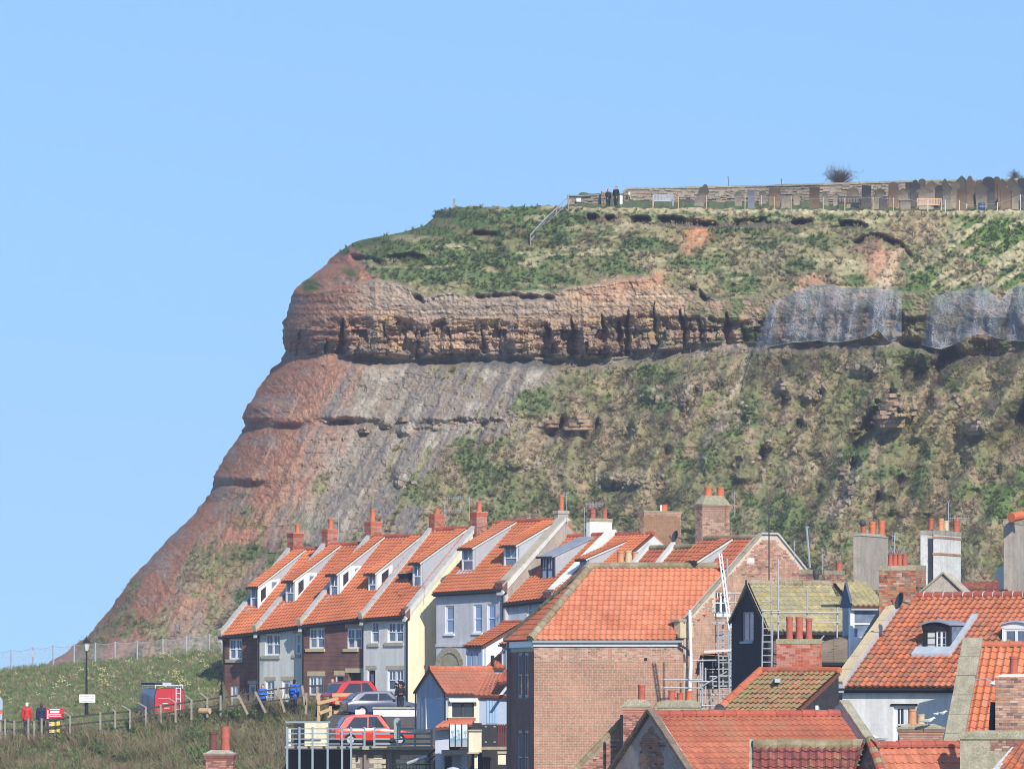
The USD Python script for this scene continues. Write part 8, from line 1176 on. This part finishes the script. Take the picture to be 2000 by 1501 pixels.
antenna(1852.5, 981, 1036, 262, [(1011, 1853, 1895, 6)], 'aerial with a long arm on the white double chimney'); antenna(1747.5, 1043, 1080, 236.8, [(1046, 1741, 1755, 4)], 'small aerial above the four potted stack')
m = MB(); t = Thing('pot_guards', 'thin wire bird guards above the four pots of the cottage stack', 'wire guard', P(1753, 1079, 236.8))
for px in (1739, 1748, 1757, 1767): m = MB(); [m.tube((P(px + dx, 1080, 236.8) - t.loc), P(px, 1066, 236.8) - t.loc, .008, 4) for dx in (-4.5, 0, 4.5)]; t.part('guard', m, M['aerial_metal'])
def dish(px, py, Y, r, yaw, label, m='dish_dark'):
    t = Thing('satellite_dish', label, 'satellite dish', P(px, py, Y), yaw); pr = [(r * k / 5, .32 * r * (k / 5) ** 2) for k in range(6)]; b = MB().lathe((0, 0, 0), pr + [(r * 1.02, .34 * r), (r * .98, .36 * r)], 18); v, f = b.mesh(); R = trimesh.transformations.rotation_matrix(math.radians(72), [1, 0, 0])[:3, :3]; t.part('dish', (v @ R.T, f), M[m], smooth=40); t.part('arm', MB().path([(0, 0, -r * .8), (0, -r * 1.1, -r * .3), (0, -r * 1.2, 0)], .02, 5).ball((0, -r * 1.2, .02), .05, 1), M[m]); t.part('bracket', MB().tube((0, .02, 0), (0, .35, -.1), .03, 6), M['dish_dark'])
dish(1321, 1048, 320.5, .32, -1.1, 'dark satellite dish on the right side of the big mossy stack'); dish(1761, 1174, 235.6, .34, -1.2, 'dark satellite dish at the foot of the four potted stack'); dish(1404, 1389, 214, .26, .6, 'shiny dark dish on the verge of the mossy roof'); dish(1308, 1092, 290, .2, .4, 'little black dish on the old red roof between the brick stacks')
# ---------------------------------------------------------------- grass, scrub and flowers
def proto(path, kind, m, seed):
    r = np.random.default_rng(seed); b = MB()
    if kind == 'tuft':
        for k in range(16): a = r.uniform(0, 6.28); d = np.array([math.cos(a), math.sin(a), 0]); p = d * r.uniform(0, .14); h = r.uniform(.22, .5); w = np.cross(d, ZA) * .03; tip = p + d * r.uniform(.08, .32) + [0, 0, h]; b.add([p - w, p + w, (p + tip) / 2 + [0, 0, h * .12] + w * .8, tip], [[0, 1, 2], [0, 2, 3]])
    elif kind == 'scrub':
        for k in range(34): p = r.normal(0, .2, 3) * [1, 1, .7] + [0, 0, .22]; n = r.normal(0, 1, 3); n /= np.linalg.norm(n); u = np.cross(n, [.3, .2, .9]); u /= np.linalg.norm(u); v = np.cross(n, u); e = r.uniform(.04, .09); b.add([p - u * e, p - v * e * .6, p + u * e, p + v * e * .6], [[0, 1, 2], [0, 2, 3]])
    elif kind == 'stems':
        for k in range(18): a = r.uniform(0, 6.28); d = np.array([math.cos(a), math.sin(a), 0]); p = d * r.uniform(0, .2); h = r.uniform(.35, .9); b.tube(p, p + d * r.uniform(.05, .5) + [0, 0, h], .009, 3, .004, caps=False)
    elif kind == 'flower':
        for k in range(5):
            p = r.normal(0, .11, 3) * [1, 1, 0]; h = r.uniform(.2, .34); b.ball(p + [0, 0, h], .045, 1, (1, 1, .7))
    usdkit.mesh(stage, path, b.mesh(), m)
def grass_mat(name, cols, tr=.4):
    M[name] = usdkit.material(stage, '/World/Looks/' + name, {'o': ('object_info', {}), 'r': ('rgb_ramp', {'ramp': list(zip(np.linspace(0, 1, len(cols)), cols))}), 'p': ('principled_bsdf', {'roughness': .8, 'specular_ior_level': .15}), 't': ('translucent_bsdf', {}), 'x': ('mix_closure', {'fac': tr})}, [('o.random', 'r.fac'), ('r.color', 'p.base_color'), ('r.color', 't.color'), ('p.BSDF', 'x.closure1'), ('t.BSDF', 'x.closure2')], surface='x.closure'); return M[name]
grass_mat('blade_green', [(0.117, 0.156, 0.058), (0.148, 0.187, 0.07), (0.101, 0.133, 0.051)]); grass_mat('blade_olive', [(0.245, 0.205, 0.115), (0.288, 0.238, 0.144), (0.209, 0.18, 0.101)]); grass_mat('blade_dry', [(0.416, 0.344, 0.224), (0.368, 0.296, 0.184), (0.464, 0.384, 0.256)]); grass_mat('bank_green', [(.22, .30, .12), (.28, .35, .15), (.18, .24, .10)]); grass_mat('leaf_scrub', [(.10, .10, .055), (.14, .115, .07), (.075, .085, .04)]); grass_mat('leaf_bramble', [(.15, .25, .08), (.2, .3, .1), (.11, .18, .06)]); grass_mat('stem_brown', [(.36, .27, .19), (.44, .33, .24), (.30, .22, .16)]); grass_mat('petal', [(.75, .70, .28), (.78, .76, .55), (.72, .6, .15)])
def scatter(name, label, kinds, pts, nrm, scale, seed, tilt=.5):
    """kinds: [(proto kind, material)]; one instancer"""
    path = uniq('/World', name); pi = UsdGeom.PointInstancer.Define(stage, path); setcd(pi.GetPrim(), label=label, category=name.replace('_', ' '), kind='stuff'); r = np.random.default_rng(seed); n = len(pts); tg = []
    for k, (kd, m) in enumerate(kinds): proto(f'{path}/{kd}_{k:03d}', kd, m, seed + k); tg.append(Sdf.Path(f'{path}/{kd}_{k:03d}'))
    pi.CreatePrototypesRel().SetTargets(tg); pi.CreateProtoIndicesAttr(Vt.IntArray.FromNumpy(r.integers(0, len(kinds), n).astype(np.int32))); pi.CreatePositionsAttr(Vt.Vec3fArray.FromNumpy(pts.astype(np.float32)))
    ax = np.cross([0, 0, 1.0], nrm); ang = np.arccos(np.clip(nrm[:, 2], -1, 1)) * tilt; ax /= np.maximum(np.linalg.norm(ax, axis=1, keepdims=True), 1e-6); yaw = r.uniform(0, 6.283, n); c, s_ = np.cos(ang / 2), np.sin(ang / 2); qa = np.stack([c, ax[:, 0] * s_, ax[:, 1] * s_, ax[:, 2] * s_], 1); cy, sy = np.cos(yaw / 2), np.sin(yaw / 2)
    Q = np.stack([qa[:, 0] * cy - qa[:, 3] * sy, qa[:, 1] * cy + qa[:, 2] * sy, qa[:, 2] * cy - qa[:, 1] * sy, qa[:, 3] * cy + qa[:, 0] * sy], 1)
    pi.CreateOrientationsAttr(Vt.QuathArray([Gf.Quath(*map(float, w)) for w in Q])); sc = r.uniform(scale[0], scale[1], n); pi.CreateScalesAttr(Vt.Vec3fArray.FromNumpy(np.stack([sc] * 3, 1).astype(np.float32)))
def surf_normals(V): n = np.cross(np.gradient(V, axis=1), np.gradient(V, axis=0)); n /= np.maximum(np.linalg.norm(n, axis=2, keepdims=True), 1e-9); return np.where(n[..., 2:] < 0, -n, n)
NV = surf_normals(cliff_v); ok = (_py >= _crest - 1) & (_px < 2030) & (_py < 1330); cc = cliff_c; grn = cc[..., 1] / np.maximum(cc[..., 0], 1e-3); lum = cc.mean(-1)
area = np.abs(np.gradient(_px, axis=1) * np.gradient(_py, axis=0)); area = area / area.max(); rs = np.random.default_rng(77)
def pick(m, n): w = (m * area * ok).ravel(); i_ = rs.choice(w.size, n, replace=False, p=w / w.sum()); return cliff_v.reshape(-1, 3)[i_], NV.reshape(-1, 3)[i_]
gm_ = cliff_g
p_, n_n = pick(gm_ * (grn > 1.12), 5000); scatter('green_grass', 'short green grass on the cliff slopes', [('tuft', M['blade_green']), ('tuft', M['blade_green'])], p_, n_n, (.35, .8), 201)
p_, n_n = pick(gm_ * (grn <= 1.15) * (grn > .83), 4500); scatter('olive_grass', 'rough olive grass on the cliff slopes', [('tuft', M['blade_olive']), ('tuft', M['blade_olive'])], p_, n_n, (.35, .9), 203)
p_, n_n = pick(gm_ * (grn <= .86) * (1 - .75 * (_py < 575) * (_px < 1250)), 3000); scatter('dry_grass', 'pale dry grass on the cliff slopes and along the crest', [('tuft', M['blade_dry']), ('tuft', M['blade_dry'])], p_, n_n, (.4, 1.0), 205)
p_, n_n = pick(gm_ * (_py > 690) * (noise2(_px / 22, _py / 18, 207) > .55), 2600); scatter('scrub', 'dark low scrub dotted over the lower cliff slope', [('scrub', M['leaf_scrub']), ('stems', M['stem_brown'])], p_, n_n, (.4, 1.1), 207)
NB = surf_normals(bv); okb = (bx > -60) & (by < 1540); yp_ = lerp(bx, YP)
def pickb(m, n): w = (m * okb + 1e-12).ravel(); i_ = rs.choice(w.size, n, replace=False, p=w / w.sum()); return bv.reshape(-1, 3)[i_], NB.reshape(-1, 3)[i_]
up_ = by < yp_ - 5; dn_ = by > yp_ + 4; gb = Cc[..., 1] / Cc[..., 0]
p_, n_n = pickb(up_ * (bx < 434) * 1.0, 6000); scatter('bank_grass', 'grass on the bank behind the path', [('tuft', M['bank_green']), ('tuft', M['bank_green']), ('tuft', M['blade_dry'])], p_, n_n, (.3, .7), 211)
p_, n_n = pickb(dn_ * 1.0, 4500); scatter('rough_grass', 'rough grass and dry stems on the near bank', [('tuft', M['blade_olive']), ('tuft', M['blade_dry']), ('tuft', M['bank_green']), ('tuft', M['bank_green']), ('tuft', M['bank_green']), ('stems', M['blade_dry'])], p_, n_n, (.4, 1.0), 213)
p_, n_n = pickb(dn_ * (noise2(bx / 30, by / 20, 8) > .55) * (noise2(bx / 9, by / 7, 9) > .4) + (np.abs(by - yp_ - 8) < 9) * (bx > 250) * .6, 3200); scatter('bramble', 'leafy green brambles on the near bank and under the fence', [('scrub', M['leaf_bramble']), ('tuft', M['bank_green']), ('tuft', M['bank_green']), ('stems', M['blade_dry'])], p_, n_n, (.7, 1.6), 217)
p_, n_n = pickb(up_ * (bx < 432) * np.where(noise2(bx / 26, by / 11, 12) > .6, 1, .06) * sstep(1425, 1300, by), 150); scatter('daffodils', 'pale yellow daffodils scattered over the grass bank', [('flower', M['petal'])], p_, n_n, (.6, 1.1), 219)
# ---------------------------------------------------------------- rock ledges and rubble on the slope
mat('ledge_rock', (.24, .165, .11), .95, .2, 1.3, col2=(.42, .29, .185), fine=.25, bump=.5); mat('rubble_rock', (.20, .155, .12), .95, .2, 1.5, col2=(.35, .28, .22), fine=.2, bump=.4)
def cliff_pt(px, py, off=0.0): return P(px, py, float(cliff_depth(np.array([float(px)]), np.array([float(py)]))[0]) - off)
def ledges(label, px, py, w, h, n, seed, m_='ledge_rock'):
    o = cliff_pt(px, py + h * .5, 1.1); s_ = o[1] / FPX; t = Thing('rock_outcrop', label, 'rock', o); r = np.random.default_rng(seed); z = 0
    for k in range(n):
        dz = h * s_ / n; q = (k + .5) / n; ww = w * s_ * .5 * (.55 + .6 * math.sin(math.pi * min(q + .18, 1))) * r.uniform(.85, 1.12); dp = 1.6 * (.5 + .7 * q); a = np.linspace(0, 2 * np.pi, 11)[:-1] + r.uniform(-.22, .22, 10); c = r.normal(0, w * s_ * .05); rr = r.uniform(.78, 1.1, 10)
        lo = np.stack([c + np.cos(a) * ww * rr, 1.4 + np.sin(a) * dp * rr + .5 * q, np.full(10, z)], 1); hi = lo * [1, 1, 1] + np.stack([r.normal(0, .06, 10), r.normal(0, .06, 10), np.full(10, dz * .93)], 1)
        v = np.vstack([lo, hi, lo.mean(0)[None], hi.mean(0)[None]]); i_ = np.arange(10); j_ = (i_ + 1) % 10; f_ = np.vstack([np.stack([i_, j_, 10 + j_], 1), np.stack([i_, 10 + j_, 10 + i_], 1), np.stack([j_, i_, i_ * 0 + 20], 1), np.stack([10 + i_, 10 + j_, i_ * 0 + 21], 1)]); t.part('ledge', (v, f_), M[m_]); z += dz
ledges('big tan layered rock outcrop jutting from the grassy slope under the right netting', 1744, 800, 56, 66, 8, 1); ledges('grey brown rock left of the big tan outcrop, above its shadow', 1708, 812, 24, 34, 5, 2); ledges('pale smooth rock right of the big tan outcrop', 1782, 792, 24, 36, 3, 3, 'rubble_rock'); ledges('low grey rock beside the dark gully at the right edge', 1912, 834, 34, 28, 4, 4, 'rubble_rock')
ledges('double brown rock ledge at mid slope below the rock band', 1134, 824, 54, 28, 4, 5); ledges('single brown rock knob left of the double ledge at mid slope', 1078, 822, 28, 22, 3, 6); ledges('small pale rock below the left end of the netting', 1528, 748, 20, 24, 3, 7, 'rubble_rock'); ledges('flat tan slab resting on the grey scree', 790, 818, 26, 9, 1, 8); ledges('rounded brown boulder half set in the grey scree', 752, 827, 18, 16, 2, 9); ledges('dark red brown boulder left of the rounded one on the scree', 712, 838, 18, 11, 2, 10)
rk_ = MB(); rr_ = np.random.default_rng(91)
for cx, cy, sx, sy, n_ in ((1225, 935, 50, 14, 60), (1270, 770, 22, 14, 20), (1340, 780, 14, 26, 18), (1590, 775, 24, 14, 18), (1660, 930, 14, 34, 40), (1635, 985, 22, 26, 30), (1450, 800, 20, 30, 16), (900, 830, 90, 10, 50), (1000, 815, 60, 10, 30), (1700, 720, 36, 14, 20), (790, 935, 22, 22, 20), (1820, 770, 60, 40, 20), (1500, 900, 90, 50, 30), (1050, 900, 40, 20, 24), (1380, 690, 60, 8, 20), (660, 880, 70, 60, 24)):
    for _ in range(n_):
        px, py = cx + rr_.normal(0, sx * .6), cy + rr_.normal(0, sy * .6)
        if px > 1995: continue
        c_ = cliff_pt(px, py, .05); e = rr_.uniform(.07, .2) * (1.6 if rr_.random() > .9 else 1); m_ = trimesh.creation.icosphere(0); v = m_.vertices * (1 + .9 * (rr_.random((len(m_.vertices), 1)) - .5)) * e * rr_.uniform(.6, 1.5, 3); rk_.add(v @ rotz(rr_.uniform(0, 6)) + c_, m_.faces)
single('rubble', rk_, M['rubble_rock'], 'loose pale rubble lying along the ledges and rills of the slope', 'rubble', kind='stuff')
# ---------------------------------------------------------------- haze
hz = MB().box(-1000, 1000, -100, 1250, 1.0, 74); hm = usdkit.material(stage, '/World/Looks/haze', {'v': ('principled_volume', {'color': (.90, .88, 1.0), 'density': HAZE, 'anisotropy': .2})}, [], volume='v.volume'); single('haze', hz, hm, kind='stuff')
